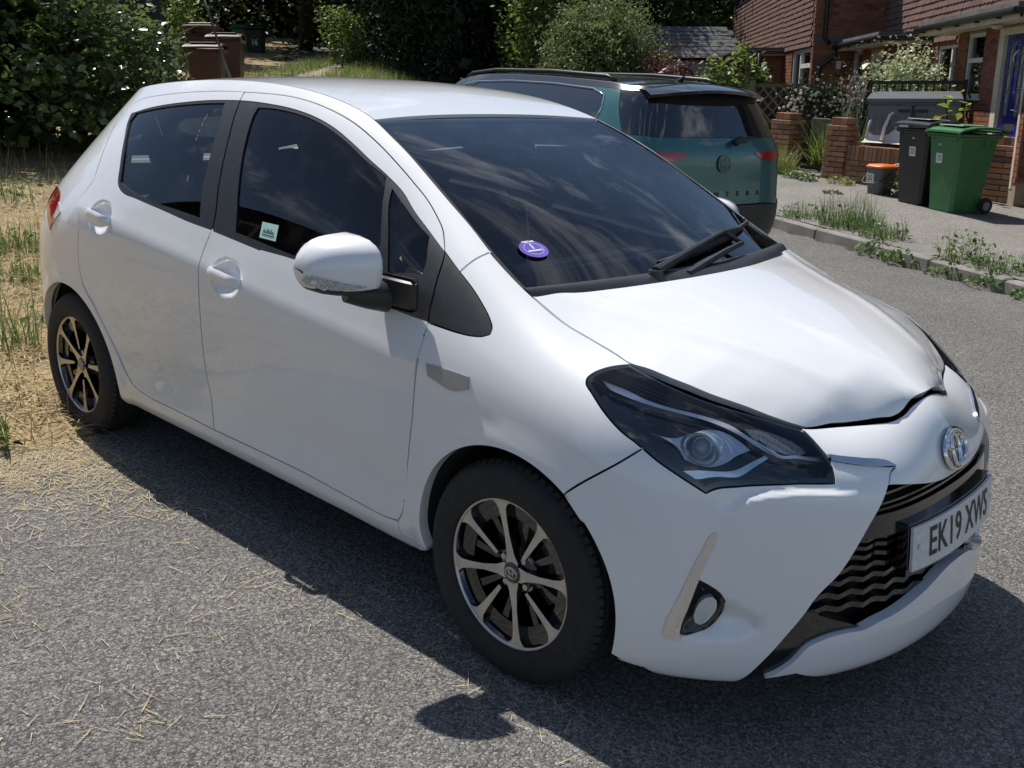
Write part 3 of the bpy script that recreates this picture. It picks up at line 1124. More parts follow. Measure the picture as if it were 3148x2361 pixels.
def window(parent, p0, p1, s0, s1, z0, z1, bars=(), mull=(), sill=True, recess=.05, curtain=False, fw=.055):
    m, l = wall_frame(p0, p1)
    b = MB()

    def bar(a, c, d, e, t=.06, y=0):
        b.add([m @ Vector(p) for p in ((a, recess - t / 2 + y, d), (c, recess - t / 2 + y, d), (c, recess - t / 2 + y, e), (a, recess - t / 2 + y, e), (a, recess + t / 2, d), (c, recess + t / 2, d), (c, recess + t / 2, e), (a, recess + t / 2, e))],
              [(0, 1, 2, 3), (1, 0, 4, 5), (2, 1, 5, 6), (3, 2, 6, 7), (0, 3, 7, 4)])
    bar(s0, s0 + fw, z0, z1)
    bar(s1 - fw, s1, z0, z1)
    bar(s0 + fw, s1 - fw, z0, z0 + fw, .058)
    bar(s0 + fw, s1 - fw, z1 - fw, z1, .058)
    for q in mull:
        bar(q - fw * .6, q + fw * .6, z0 + fw, z1 - fw, .064)
    for q, a, c in bars:
        bar(a, c, q - fw * .6, q + fw * .6, .062)
    if sill:
        b.add([m @ Vector(p) for p in ((s0 - .05, -.045, z0 - .035), (s1 + .05, -.045, z0 - .035), (s1 + .05, -.045, z0 - .005), (s0 - .05, -.045, z0 - .005), (s0 - .05, recess, z0 - .035), (s1 + .05, recess, z0 - .035), (s1 + .05, recess, z0), (s0 - .05, recess, z0))],
              [(0, 1, 2, 3), (1, 0, 4, 5), (3, 2, 6, 7), (0, 3, 7, 4), (2, 1, 5, 6)])
    f = b.build('window', UPVC, parent)
    g = MB()
    g.add([m @ Vector(p) for p in ((s0 + .02, recess + .012, z0 + .02), (s1 - .02, recess + .012, z0 + .02), (s1 - .02, recess + .012, z1 - .02), (s0 + .02, recess + .012, z1 - .02))], [(0, 1, 2, 3)])
    g.build('pane', GL_H, f)
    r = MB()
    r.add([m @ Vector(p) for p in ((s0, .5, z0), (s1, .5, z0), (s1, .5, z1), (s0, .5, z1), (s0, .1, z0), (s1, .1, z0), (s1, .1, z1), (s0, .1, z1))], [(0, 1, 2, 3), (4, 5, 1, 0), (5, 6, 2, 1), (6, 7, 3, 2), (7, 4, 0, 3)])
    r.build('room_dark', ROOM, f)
    if curtain:
        c = MB()
        c.add([m @ Vector(p) for p in ((s0 + .05, .16, z0 + .05), (s1 - .05, .16, z0 + .05), (s1 - .05, .16, z1 - .05), (s0 + .05, .16, z1 - .05))], [(0, 1, 2, 3)])
        c.build('net_curtain', NET, f)
    return f


def canopy(parent, a0, a1, b0, b1, z0, z1):
    """flat porch roof: felt top, dark edge, cream fascia, gutter; a along the street, b back from it"""
    m = MB()
    m.box(((a0 + a1) / 2, (b0 + b1) / 2, z1 + .03), (a1 - a0 + .04, b1 - b0 + .04, .06))
    r = m.build('porch_roof', FELT, parent)
    f = MB()
    f.box(((a0 + a1) / 2, b0 + .012, (z0 + z1) / 2), (a1 - a0, .024, z1 - z0))
    f.box((a1 - .012, (b0 + b1) / 2 + .03, (z0 + z1) / 2), (.024, b1 - b0 - .06, z1 - z0 - .002))
    f.box(((a0 + a1) / 2, (b0 + b1) / 2, z0 + .02), (a1 - a0 - .06, b1 - b0 - .06, .02))
    f.build('fascia', CREAM, r)
    g = MB()
    g.tube([(a0 - .02, b0 - .05, z1 - .045), (a1 + .05, b0 - .05, z1 - .045)], .048, 8)
    g.tube([(a1 + .05, b0 - .05, z1 - .046), (a1 + .05, b1 - .03, z1 - .046)], .046, 8)
    s = a0 + .3
    while s < a1:
        g.box((s, b0 - .03, z1 - .07), (.03, .07, .08))
        s += .8
    g.build('gutter', GUTTER, r, angle=40)
    return r


HO = Vector((-8.72449, 17.71171, 0))
HRZ = -.90764
T0, T1 = 2.38, 4.95          # porch roof underside, eaves


def porch_light(parent, a, b, z):
    m = MB()
    m.lathe([(0, 0), (.05, 0.004), (.11, .02), (.125, .045), (.12, .06)], 14, Matrix.Translation((a, b, z - .06)) @ Matrix.Diagonal((1, .62, 1, 1)))
    m.build('porch_light', pm('lamp_bowl', (.55, .52, .44), (.45, .42, .35), 10, rough=.3), parent, True)


def terraced_house(label, parts):
    h = empty('terraced_house', HO, HRZ, label, 'house', 'brick and tile terrace across the street', road=False)
    pc = Pieces(h, 'brick', BRK, rest='brickwork')
    tc = Pieces(h, 'tile', TILE, rest='hung_tiles')
    parts(h, pc, tc)
    pc.finish()
    tc.finish()
    return h


def near_house(h, pc, tc):
    B2, BP, A0, A1 = 1.40, 1.13, 5.46, 8.35
    G = .38
    # recessed front with hung tiles over brick
    f0, f1 = (0.0, B2), (A1 + 1.2, B2)
    backing(h, f0, f1, G - .3, T1, MORTD, [(3.6, 5.0, 1.25, 2.30)])
    brick_wall(pc, f0, f1, .9, 2.36, [(3.6, 5.0, 1.25, 2.30), (4.9, 9.9, 0, 9)])
    tile_wall(tc, (0.0, B2 - .012), (A1 + 1.2, B2 - .012), 2.36, 3.75, [(4.55, 9.9, 2.2, 2.58)])
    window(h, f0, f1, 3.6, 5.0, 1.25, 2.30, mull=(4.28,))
    # porch
    p0, p1 = (A0, BP), (A1, BP)
    wn, dr = (.40, 1.14, 1.46, 2.37), (1.68, 2.76, .3, 2.37)
    backing(h, p0, p1, G - .3, 2.40, MORT, [wn, dr])
    brick_wall(pc, p0, p1, G, 2.39, [wn, dr])
    backing(h, (A1, BP), (A1, B2 + 3), G - .3, 2.40, MORT)
    brick_wall(pc, (A1, BP), (A1, B2 + 1.2), G, 2.39)
    backing(h, (A0, B2), (A0, BP), G - .3, 2.4, MORT)
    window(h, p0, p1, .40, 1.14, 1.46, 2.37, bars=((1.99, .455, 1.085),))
    m, l = wall_frame(p0, p1)
    fr = MB()
    for a, c, d, e in ((1.68, 1.86, .3, 2.37), (2.69, 2.76, .3, 2.37), (1.86, 2.69, 2.28, 2.37)):
        fr.add([m @ Vector(p) for p in ((a, -.01, d), (c, -.01, d), (c, -.01, e), (a, -.01, e), (a, .1, d), (c, .1, d), (c, .1, e), (a, .1, e))], [(0, 1, 2, 3), (1, 0, 4, 5), (2, 1, 5, 6), (3, 2, 6, 7), (0, 3, 7, 4)])
    fr.build('door_frame', CREAM, h)
    BLUE = pm('blue_door', (.012, .026, .24), (.010, .022, .20), 4, rough=.3, coat=.4)
    db = MB()
    db.add([m @ Vector(p) for p in ((1.86, .045, .3), (2.69, .045, .3), (2.69, .045, 2.28), (1.86, .045, 2.28))], [(0, 1, 2, 3)])

    def rim(a, c, d, e, t=.02, y=.030):
        for q in ((a, c, d, d + t), (a, c, e - t, e), (a, a + t, d + t, e - t), (c - t, c, d + t, e - t)):
            db.add([m @ Vector(p) for p in ((q[0], y, q[2]), (q[1], y, q[2]), (q[1], y, q[3]), (q[0], y, q[3]), (q[0], .045, q[2]), (q[1], .045, q[2]), (q[1], .045, q[3]), (q[0], .045, q[3]))], [(0, 1, 2, 3), (1, 0, 4, 5), (2, 1, 5, 6), (3, 2, 6, 7), (0, 3, 7, 4)])
    for a in (1.98, 2.36):
        rim(a, a + .22, .46, .95)
        rim(a, a + .22, 1.20, 2.14)
    d_ = db.build('front_door', BLUE, h)
    for a in (2.0, 2.38):
        gl = MB()
        gl.add([m @ Vector(p) for p in ((a, .040, 1.22), (a + .18, .040, 1.22), (a + .18, .040, 2.12), (a, .040, 2.12))], [(0, 1, 2, 3)])
        go = gl.build('door_glass', pm('obscured_glass', (.10, .12, .11), (.20, .22, .20), 30, rough=.15, bump=.3), d_)
        ld = MB()
        c = a + .09
        for z in (1.45, 1.68, 1.95):
            hh = .09 if z == 1.68 else .06
            for (x0, z0), (x1, z1) in (((c, z - hh), (c - .035, z)), ((c - .035, z), (c, z + hh)), ((c, z + hh), (c + .035, z)), ((c + .035, z), (c, z - hh))):
                ld.tube([m @ Vector((x0, .034, z0)), m @ Vector((x1, .034, z1))], .005, 4)
        ld.tube([m @ Vector((c, .034, 1.24)), m @ Vector((c, .034, 2.10))], .003, 4)
        ld.tube([m @ Vector((a + .02, .034, 1.58)), m @ Vector((a + .16, .034, 1.58))], .004, 4)
        ld.build('door_leading', pm('lead_came', (.55, .56, .55), (.4, .4, .4), 20, rough=.4), d_)
    lb = MB()
    lb.add([m @ Vector(p) for p in ((2.13, .028, 1.03), (2.42, .028, 1.03), (2.42, .028, 1.12), (2.13, .028, 1.12), (2.13, .045, 1.03), (2.42, .045, 1.03), (2.42, .045, 1.12), (2.13, .045, 1.12))], [(0, 1, 2, 3), (1, 0, 4, 5), (2, 1, 5, 6), (3, 2, 6, 7), (0, 3, 7, 4)])
    lb.build('letter_box', CHROME0, d_)
    kn = MB()
    kn.tube([m @ Vector((2.28, .03, 1.86)), m @ Vector((2.30, -.01, 1.94)), m @ Vector((2.275, .0, 2.0)), m @ Vector((2.28, .03, 2.06))], [.012, .016, .012, .01], 6)
    kn.tube([m @ Vector((2.60, .03, 1.30)), m @ Vector((2.60, -.03, 1.30)), m @ Vector((2.48, -.03, 1.305))], .012, 6)
    kn.build('door_furniture', CHROME0, d_)
    canopy(h, 4.62, 8.68, .76, 2.6, T0 + .02, 2.55)
    porch_light(h, 7.55, .93, 2.40)
    rp = MB()
    rp.add([(0, B2 - .25, T1 - .05), (12, B2 - .25, T1 - .05), (12, B2 + 4.5, T1 + 2.4), (0, B2 + 4.5, T1 + 2.4), (0, B2 + 9, T1 - .05), (12, B2 + 9, T1 - .05)], [(0, 1, 2, 3), (3, 2, 5, 4)])
    rp.build('roof', FELT, h)
    ew = MB()
    ew.add([(12, B2, 0), (12, B2 + 9, 0), (12, B2 + 9, T1), (12, B2, T1), (A1 + 1.2, B2, 0), (A1 + 1.2, B2, T1)], [(0, 1, 2, 3), (4, 0, 3, 5)])
    ew.build('end_wall', MORTD, h)


def middle_house(h, pc, tc):
    G = .5
    f0, f1 = (-3.72, 0.0), (0.0, 0.0)
    wn = (1.34, 3.52, .95, 2.45)
    backing(h, f0, f1, G - .4, T1, MORTD, [wn])
    brick_wall(pc, f0, f1, G, 2.47, [wn])
    tile_wall(tc, (-3.72, -.012), (-.235, -.012), 2.47, 4.1)
    brick_wall(pc, (-.235, -.004), (0.0, -.004), 2.47, 4.2)
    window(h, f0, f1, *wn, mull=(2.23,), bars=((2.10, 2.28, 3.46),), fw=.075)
    # side wall towards the camera, brick full height
    s0, s1 = (0.0, 0.0), (0.0, 1.40)
    backing(h, s0, s1, G - .4, T1, MORT)
    brick_wall(pc, s0, s1, G, 4.2)
    fl = MB()
    fl.box((.012, .62, 2.60), (.02, 1.2, .10))
    fl.build('lead_flashing', LEAD, h)
    # porch
    p0, p1 = (0.0, .82), (2.94, .82)
    w2, d2 = (.02, .72, 1.30, 2.33), (1.36, 2.36, .4, 2.32)
    backing(h, p0, p1, G - .3, 2.36, MORT, [w2, d2])
    brick_wall(pc, p0, p1, G, 2.34, [w2, d2])
    q0, q1 = (2.94, .82), (2.94, 1.40)
    backing(h, q0, q1, G - .3, 2.36, MORT)
    brick_wall(pc, q0, q1, G, 2.34)
    window(h, p0, p1, *w2, bars=((1.86, .075, .665),))
    m, l = wall_frame(p0, p1)
    db = MB()
    for a, c, d, e, y in ((1.36, 2.36, .4, 1.15, .05), (1.36, 1.52, 1.15, 2.32, .05), (2.22, 2.36, 1.15, 2.32, .05), (1.52, 2.22, 1.62, 1.72, .05), (1.52, 2.22, 2.14, 2.32, .05), (1.83, 1.91, 1.15, 2.14, .052), (1.36, 1.42, .4, 2.32, .02), (2.30, 2.36, .4, 2.32, .02)):
        db.add([m @ Vector(p) for p in ((a, y, d), (c, y, d), (c, y, e), (a, y, e), (a, y + .04, d), (c, y + .04, d), (c, y + .04, e), (a, y + .04, e))], [(0, 1, 2, 3), (1, 0, 4, 5), (2, 1, 5, 6), (3, 2, 6, 7), (0, 3, 7, 4)])
    d_ = db.build('front_door', CREAM, h)
    gl = MB()
    gl.add([m @ Vector(p) for p in ((1.5, .075, 1.1), (2.25, .075, 1.1), (2.25, .075, 2.2), (1.5, .075, 2.2))], [(0, 1, 2, 3)])
    gl.build('door_glass', pm('dark_pane', (.02, .022, .024), (.03, .03, .032), 5, rough=.08, coat=1), d_)
    bx_ = MB()
    bx_.box((.02, .52, 2.09), (.03, .10, .16))
    e_ = bx_.build('meter_box', UPVC, h)
    canopy(h, -.05 + .06, 3.28, .47, 1.38, T0 - .03, 2.50)
    porch_light(h, 1.15, .66, 2.36)
    dp = MB()
    dp.tube([(.06, .19, 4.6), (.06, .19, 2.62), (.07, .30, 2.50)], .042, 8)
    dp.tube([(.07, .44, 2.45), (.07, .42, 2.25), (.06, .16, 2.08), (.06, .12, 1.95), (.06, .12, .5)], .042, 8)
    dp.build('downpipe', GUTTER, h, True)
    rp = MB()
    rp.add([(-3.72, -.3, T1 - .05), (.25, -.3, T1 - .05), (.25, 4.2, T1 + 2.4), (-3.72, 4.2, T1 + 2.4)], [(0, 1, 2, 3)])
    rp.build('roof', FELT, h)


def far_house(h, pc, tc):
    G = .6
    f0, f1 = (-13.8, 0.0), (-3.74, 0.0)
    up = (1.0, 3.6, 4.25, 5.4)
    backing(h, f0, f1, G - .4, T1 + .3, MORTD, [up])
    tile_wall(tc, (-13.8, -.012), (-3.745, -.012), 2.49, 4.6, [up])
    window(h, f0, f1, *up, mull=(2.2,))
    p0, p1 = (-7.2, -.75), (-3.70, -.75)
    w2, w3 = (1.75, 2.05, 1.2, 2.30), (2.45, 3.05, 1.0, 2.33)
    backing(h, p0, p1, G - .3, 2.40, MORT, [w2, w3])
    brick_wall(pc, p0, p1, G, 2.38, [w2, w3])
    q0, q1 = (-3.70, -.75), (-3.70, 0.0)
    backing(h, q0, q1, G - .3, 2.40, MORT)
    brick_wall(pc, q0, q1, G, 2.38)
    window(h, p0, p1, *w2, sill=False)
    window(h, p0, p1, *w3, sill=False, bars=((1.9, 2.5, 3.0),))
    canopy(h, -7.9, -3.38, -1.10, -.02, T0 + .02, 2.52)
    porch_light(h, -4.6, -.9, 2.42)
    dp = MB()
    dp.tube([(-3.3, -.62, 2.45), (-3.3, -.62, .55)], .05, 8)
    dp.build('downpipe', GUTTER, h, True)
    rp = MB()
    rp.add([(-13.8, -.3, T1 - .05), (-3.72, -.3, T1 - .05), (-3.72, 4.2, T1 + 2.4), (-13.8, 4.2, T1 + 2.4)], [(0, 1, 2, 3)])
    rp.build('roof', FELT, h)


CHROME0 = pm('bright_metal', (.62, .62, .60), (.5, .5, .48), 10, rough=.25, metal=.9)
terraced_house('brick and tile house with a blue front door and narrow white window', near_house)
terraced_house('brick house with a cream glazed door in its shaded porch and a black downpipe', middle_house)
terraced_house('far brick and tile house at the end of the terrace beside the outbuilding', far_house)

# slate roofed outbuilding with a brick arch
ob = empty('outbuilding', (-15.15, 22.75, 0), math.radians(42.9 + 6), 'small whitewashed outbuilding with a slate roof and a brick arch', 'outbuilding', road=False)
b = MB()
b.box((0, 1.6, 1.5), (2.7, 3.0, 1.9))
b.build('wall', pm('whitewash', (.66, .65, .62), (.52, .51, .48), 3, rough=.9, bump=.3), ob)
b = MB()
b.tube([(-1.45, -.05, 2.48), (1.5, -.05, 2.48)], .05, 6)
b.build('gutter', GUTTER, ob)
sl = Pieces(ob, 'slate', pm('slate', (.045, .048, .055), (.085, .085, .088), 3, rough=.6, per_obj=.3), rest='slates')
sm_ = box_mesh('slate', 'slate', .245, .30, .012, sl.mat)
rs = MB()
rs.add([(-1.5, -.1, 2.49), (1.6, -.1, 2.49), (1.5, 1.3, 3.36), (-1.15, 1.3, 3.36), (-1.5, 2.9, 2.49), (1.6, 2.9, 2.49)], [(0, 1, 2, 3), (3, 2, 5, 4), (0, 3, 4)])
rs.build('roof', pm('roof_boards', (.03, .03, .03), (.05, .05, .05), 4, rough=.9), ob)
for r in range(8):
    t = (r + .5) / 8
    for c in range(13):
        x = -1.42 + .245 * c + (.12 if r % 2 else 0)
        if x < -1.45 + .33 * t or x > 1.6:
            continue
        sl.add(Matrix.Translation((x, -.1 + 1.42 * t, 2.515 + .88 * t)) @ Matrix.Rotation(math.atan2(.87, 1.4) - .05, 4, 'X'), sm_)
sl.finish()
ar = MB()
for i in range(13):
    a = math.pi * (i + .5) / 13
    m = Matrix.Translation((-.15 + .52 * math.cos(a), .085, 1.62 + .52 * math.sin(a))) @ Matrix.Rotation(-a + math.pi / 2, 4, 'Y')
    ar = MB().box((0, 0, 0), (.11, .06, .23))
    o = obj('brick', mesh('brick', ar.V, ar.F, BRK), ob)
    o.matrix_local = m
b = MB()
b.prism([(.40 * math.cos(t), .40 * math.sin(t)) for t in np.linspace(0, math.pi, 16)], 0, .02, Matrix.Translation((-.15, .10, 1.62)) @ Matrix.Rotation(math.pi / 2, 4, 'X'))
b.box((-.15, .09, 1.1), (.8, .02, 1.0))
b.build('arch_infill', pm('arch_brick', (.16, .08, .055), (.10, .055, .04), 14, rough=.9), ob)

# ---- garden walls, pillars
gw_pos = []


def garden_block(name, label, x, y, z, rz, fn, cat):
    t = empty(name, (x, y, z), rz, label, cat, None)
    pc = Pieces(t, 'brick', BRKG, rest='brickwork')
    fn(t, pc)
    pc.finish()
    return t


def pillar(pc, t, x0, x1, y0, y1, z0, rows, soldier=True, core=True):
    """square brick pillar laid course by course, with a set back cap course"""
    z = z0
    for r in range(rows):
        cap = soldier and r == rows - 1
        i = .045 if cap else 0
        h = .11 if cap else .075
        xa, xb, ya, yb = x0 + i, x1 - i, y0 + i, y1 - i
        for (p0, p1) in (((xa, ya), (xb, ya)), ((xb, ya), (xb, yb)), ((xb, yb), (xa, yb)), ((xa, yb), (xa, ya))):
            m, l = wall_frame(p0, p1)
            if cap:
                k = max(2, int(round(l / .075)))
                cuts = [j * l / k for j in range(k + 1)]
                if p0[0] == p1[0]:
                    cuts = [0, l]
            else:
                f = .36 if (r % 2) else .64
                cuts = [0, l * f, l] if l > .25 else [0, l]
            for a, b_ in zip(cuts[:-1], cuts[1:]):
                w = round(b_ - a - .008, 3)
                me = block_mesh(('g', w, h), w, .10, h - .010, BRKG, .005)
                pc.add(m @ Matrix.Translation(((a + b_) / 2, .05 + R.uniform(-.004, .004), z + h / 2)), me)
        z += h
    c = MB()
    c.box(((x0 + x1) / 2, (y0 + y1) / 2, (z0 + z) / 2 - .01), (x1 - x0 - .11, y1 - y0 - .11, z - z0 - .02))
    c.build('mortar_core', MORTD, t)
    for zc in ():
        pass


def low_wall(pc, t, x0, x1, y0, y1, z0, rows, soldier=.215):
    c = MB()
    c.box(((x0 + x1) / 2, (y0 + y1) / 2, z0 + (rows * .075 + soldier) / 2 - .01), (x1 - x0 - .02, y1 - y0 - .03, rows * .075 + soldier - .02))
    c.build('mortar_core', MORTD, t)
    for sgn, yy in ((-1, y0), (1, y1)):
        p0, p1 = ((x0, yy), (x1, yy)) if sgn < 0 else ((x1, yy), (x0, yy))
        m, l = wall_frame(p0, p1)
        for r in range(rows):
            s = -.1125 if r % 2 else 0
            while s < l:
                a, b_ = max(0, s), min(l, s + .225)
                if b_ - a > .03:
                    w = round(b_ - a - .009, 3)
                    pc.add(m @ Matrix.Translation(((a + b_) / 2, .04 + R.uniform(-.004, .004), z0 + r * .075 + .0375)), block_mesh(('lw', w), w, .08, .066, BRKG, .005))
                s += .225
    m, l = wall_frame((x0, y0), (x1, y0))
    s = 0
    while s < l - .03:
        w = .068
        pc.add(m @ Matrix.Translation((s + w / 2, (y1 - y0) / 2 + R.uniform(-.005, .005), z0 + rows * .075 + soldier / 2)), block_mesh(('sol', soldier, round(y1 - y0, 2)), w - .008, y1 - y0, soldier - .008, BRKG, .005))
        s += w


def wall_two(t, pc):
    pillar(pc, t, 0, .34, 0, .34, -.05, 12)
    low_wall(pc, t, .34, 1.72, .06, .28, -.08, 5)


garden_block('garden_wall', 'low brick garden wall with a pillar and upright top bricks behind the food bin', -5.56, 11.68, .25, math.radians(-4), wall_two, 'wall')
garden_block('gate_pillar', 'square brick gate pillar standing alone beside the teal car', -6.66, 12.38, .25, math.radians(-6), lambda t, pc: pillar(pc, t, -.22, .14, 0, .42, -.05, 12), 'pillar')
garden_block('boundary_wall', 'low brick wall running behind the rear of the teal car', -8.0, 12.62, .27, math.radians(-6), lambda t, pc: low_wall(pc, t, 0, 1.12, .1, .32, -.08, 5, .16), 'wall')
garden_block('end_pillar', 'dark weathered brick pillar behind the green bin', -3.33, 12.02, .12, math.radians(-6), lambda t, pc: pillar(pc, t, -.04, .68, 0, .5, -.05, 12), 'pillar')
b = MB()
gb = empty('gravel_board', (-5.98, 12.62, .3), math.radians(-6), 'mossy concrete retaining panel in the gap between the brick pillars', 'panel')
for k in range(3):
    b = MB().bbox((0, 0, .13 + .26 * k), (.62, .05, .253), .008)
    b.build('panel', pm('mossy_concrete', (.20, .19, .11), (.12, .125, .07), 5, rough=.95, bump=.4, bscale=60), gb)
st_ = empty('gate_step', (-5.98, 11.98, .22), math.radians(-6), 'pale stone step between the two brick pillars', 'step')
MB().bbox((0, 0, .02), (.85, .5, .10), .012).build('step_slab', CONC, st_)

# garden ground behind the walls
gp = [(-30, 12.9), (-8, 13.1), (-5.9, 12.0), (-5.2, 11.95), (-3.9, 11.9), (-3.2, 12.3), (0, 12.4), (20, 12)]
V = [(x, y, pav(x, y) + .03) for x, y in gp] + [(x, y + 14, pav(x, y) + .25) for x, y in gp]
tag(obj('garden_ground', mesh('garden_ground', V, [(i, i + 1, i + 9, i + 8) for i in range(7)], GARD), road=True), kind='structure')

# terrace on the camera's own side of the street, seen only as a reflection in the car's windows
oh = empty('reflected_house', (-14.5, -8.2, 0), 0, 'tile hung house across the street mirrored in the side windows', 'house')
tw = MB()
tw.add([(-9, 0, -1), (9, 0, -1), (9, 0, 5.0), (-9, 0, 5.0), (-9, -8, -1), (9, -8, -1), (9, -8, 5), (-9, -8, 5)], [(1, 0, 3, 2), (0, 4, 7, 3), (5, 1, 2, 6), (4, 5, 6, 7)])
tw.build('wall', pm('plain_tile', (.10, .07, .06), (.07, .05, .045), 14, rough=.8, bump=.4), oh)
tw = MB()
tw.add([(-9.3, .4, 4.9), (9.3, .4, 4.9), (9.3, -4, 7.2), (-9.3, -4, 7.2), (-9.3, -8.4, 4.9), (9.3, -8.4, 4.9)], [(1, 0, 3, 2), (2, 3, 4, 5)])
tw.build('roof', FELT, oh)
for x in (-7, -4.6, -1.2, 1.2, 4.6, 7):
    for z in (1.0, 3.5):
        window(oh, (x + .8, .0), (x - .8, .0), 0, 1.6, z, z + 1.15, mull=(.6,), bars=((z + .75, .66, 1.54),), recess=-.01)

# ---------------------------------------------------------------- car skin: a B-spline sheet and panels cut from it
# control stations of the near half of the white car (width given positive); rows from sill to roof or bonnet edge
def hatch_stations():
    zl=[.20,.23,.30,.42,.58]
    st=[]
    zc=[.150,.158,.225,.40,.52,.60,.66,.715,.755,.78,.80,.815]
    st.append([(x,0,z) for x,z in zip([.74,.82,.845,.835,.815,.80,.785,.770,.757,.745,.732,.715],zc)])
    st.append([(x,.2,z) for x,z in zip([.725,.805,.831,.822,.806,.792,.770,.735,.697,.656,.60,.54],[.150,.158,.225,.40,.52,.60,.66,.705,.735,.752,.766,.777])])
    st.append([(x,.35,z) for x,z in zip([.685,.765,.788,.782,.775,.763,.738,.698,.655,.608,.555,.50],[.150,.158,.225,.40,.52,.60,.655,.70,.73,.752,.770,.784])])
    st.append([(.63,.47,.148),(.70,.495,.156),(.718,.50,.225),(.715,.50,.40),(.710,.50,.52),(.70,.498,.60),(.683,.491,.66),(.655,.479,.70),(.62,.463,.735),(.582,.447,.76),(.54,.43,.78),(.50,.415,.797)])
    st.append([(.54,.575,.142),(.605,.61,.150),(.624,.617,.225),(.62,.615,.40),(.617,.613,.52),(.611,.61,.60),(.598,.599,.67),(.573,.577,.725),(.543,.554,.765),(.517,.537,.79),(.49,.52,.808),(.46,.505,.823)])
    st.append([(.43,.67,.145),(.49,.715,.153),(.508,.722,.235),(.505,.722,.40),(.502,.722,.53),(.496,.72,.61),(.482,.709,.685),(.464,.691,.745),(.444,.667,.787),(.426,.642,.813),(.408,.617,.832),(.392,.594,.846)])
    st.append([(.32,.76,.165),(.36,.815,.175),(.367,.828,.25),(.368,.832,.40),(.365,.83,.53),(.36,.823,.62),(.35,.81,.70),(.337,.785,.77),(.325,.75,.82),(.314,.71,.847),(.303,.673,.864),(.293,.637,.876)])
    def col(x,ys,zs): st.append([(x,a,b) for a,b in zip(ys,zs)])
    col(.17,[.76,.815,.842,.845,.848,.845,.834,.81,.77,.725,.683,.64],[.18,.20,.28,.42,.56,.66,.74,.80,.845,.87,.884,.895])
    col(-.03,[.77,.815,.842,.845,.848,.846,.834,.805,.765,.725,.69,.65],[.18,.20,.28,.42,.56,.69,.78,.85,.90,.93,.949,.967])
    col(-.23,[.775,.808,.825,.832,.843,.845,.834,.805,.765,.73,.69,.643],[.19,.22,.29,.42,.56,.72,.81,.89,.955,1.0,1.033,1.062])
    col(-.45,[.775,.80,.812,.82,.835,.843,.832,.803,.757,.714,.662,.617],zl+[.725,.81,.92,1.03,1.095,1.147,1.18])
    col(-.70,[.775,.80,.81,.815,.832,.842,.832,.800,.742,.685,.62,.579],zl+[.74,.825,.94,1.09,1.195,1.277,1.318])
    col(-.95,[.775,.80,.81,.814,.832,.842,.832,.798,.728,.66,.58,.523],zl+[.765,.85,.955,1.14,1.275,1.378,1.42])
    col(-1.3,[.775,.80,.81,.814,.832,.842,.833,.796,.720,.648,.578,.522],zl+[.79,.875,.98,1.185,1.33,1.434,1.479])
    col(-1.7,[.775,.80,.81,.815,.833,.843,.834,.794,.716,.645,.573,.522],zl+[.82,.905,1.01,1.21,1.34,1.442,1.487])
    col(-2.1,[.775,.802,.815,.825,.838,.848,.838,.795,.712,.642,.566,.522],zl+[.85,.935,1.04,1.215,1.33,1.424,1.468])
    col(-2.45,[.775,.81,.83,.842,.85,.853,.838,.785,.695,.615,.543,.50],[.20,.23,.30,.42,.58,.87,.96,1.06,1.2,1.305,1.39,1.434])
    st.append([(-2.68,a,b) for a,b in zip([.76,.805,.832,.845,.848,.838],[.20,.23,.30,.42,.60,.86])]+[(-2.68,.81,.95),(-2.665,.748,1.06),(-2.635,.637,1.19),(-2.605,.565,1.29),(-2.575,.50,1.365),(-2.55,.462,1.412)])
    st.append([(-2.88,a,b) for a,b in zip([.71,.76,.79,.81,.815,.80],[.24,.26,.32,.43,.60,.84])]+[(-2.87,.765,.93),(-2.82,.69,1.05),(-2.755,.585,1.19),(-2.70,.51,1.29),(-2.655,.455,1.35),(-2.62,.42,1.392)])
    st.append([(-3.02,a,b) for a,b in zip([.62,.66,.69,.72,.725,.71],[.25,.27,.33,.43,.60,.82])]+[(-3.01,.67,.91),(-2.94,.60,1.04),(-2.85,.505,1.19),(-2.775,.44,1.285),(-2.72,.395,1.335),(-2.68,.365,1.372)])
    st.append([(-3.09,a,b) for a,b in zip([.38,.40,.42,.43,.43,.42],[.25,.27,.33,.43,.60,.80])]+[(-3.08,.40,.90),(-3.0,.36,1.04),(-2.90,.29,1.19),(-2.82,.235,1.28),(-2.765,.21,1.33),(-2.72,.195,1.36)])
    st.append([(-3.11,0,b) for b in [.25,.27,.33,.43,.58,.80]]+[(-3.10,0,.90),(-3.02,0,1.04),(-2.92,0,1.19),(-2.835,0,1.28),(-2.78,0,1.328),(-2.73,0,1.358)])
    return np.array(st,float)


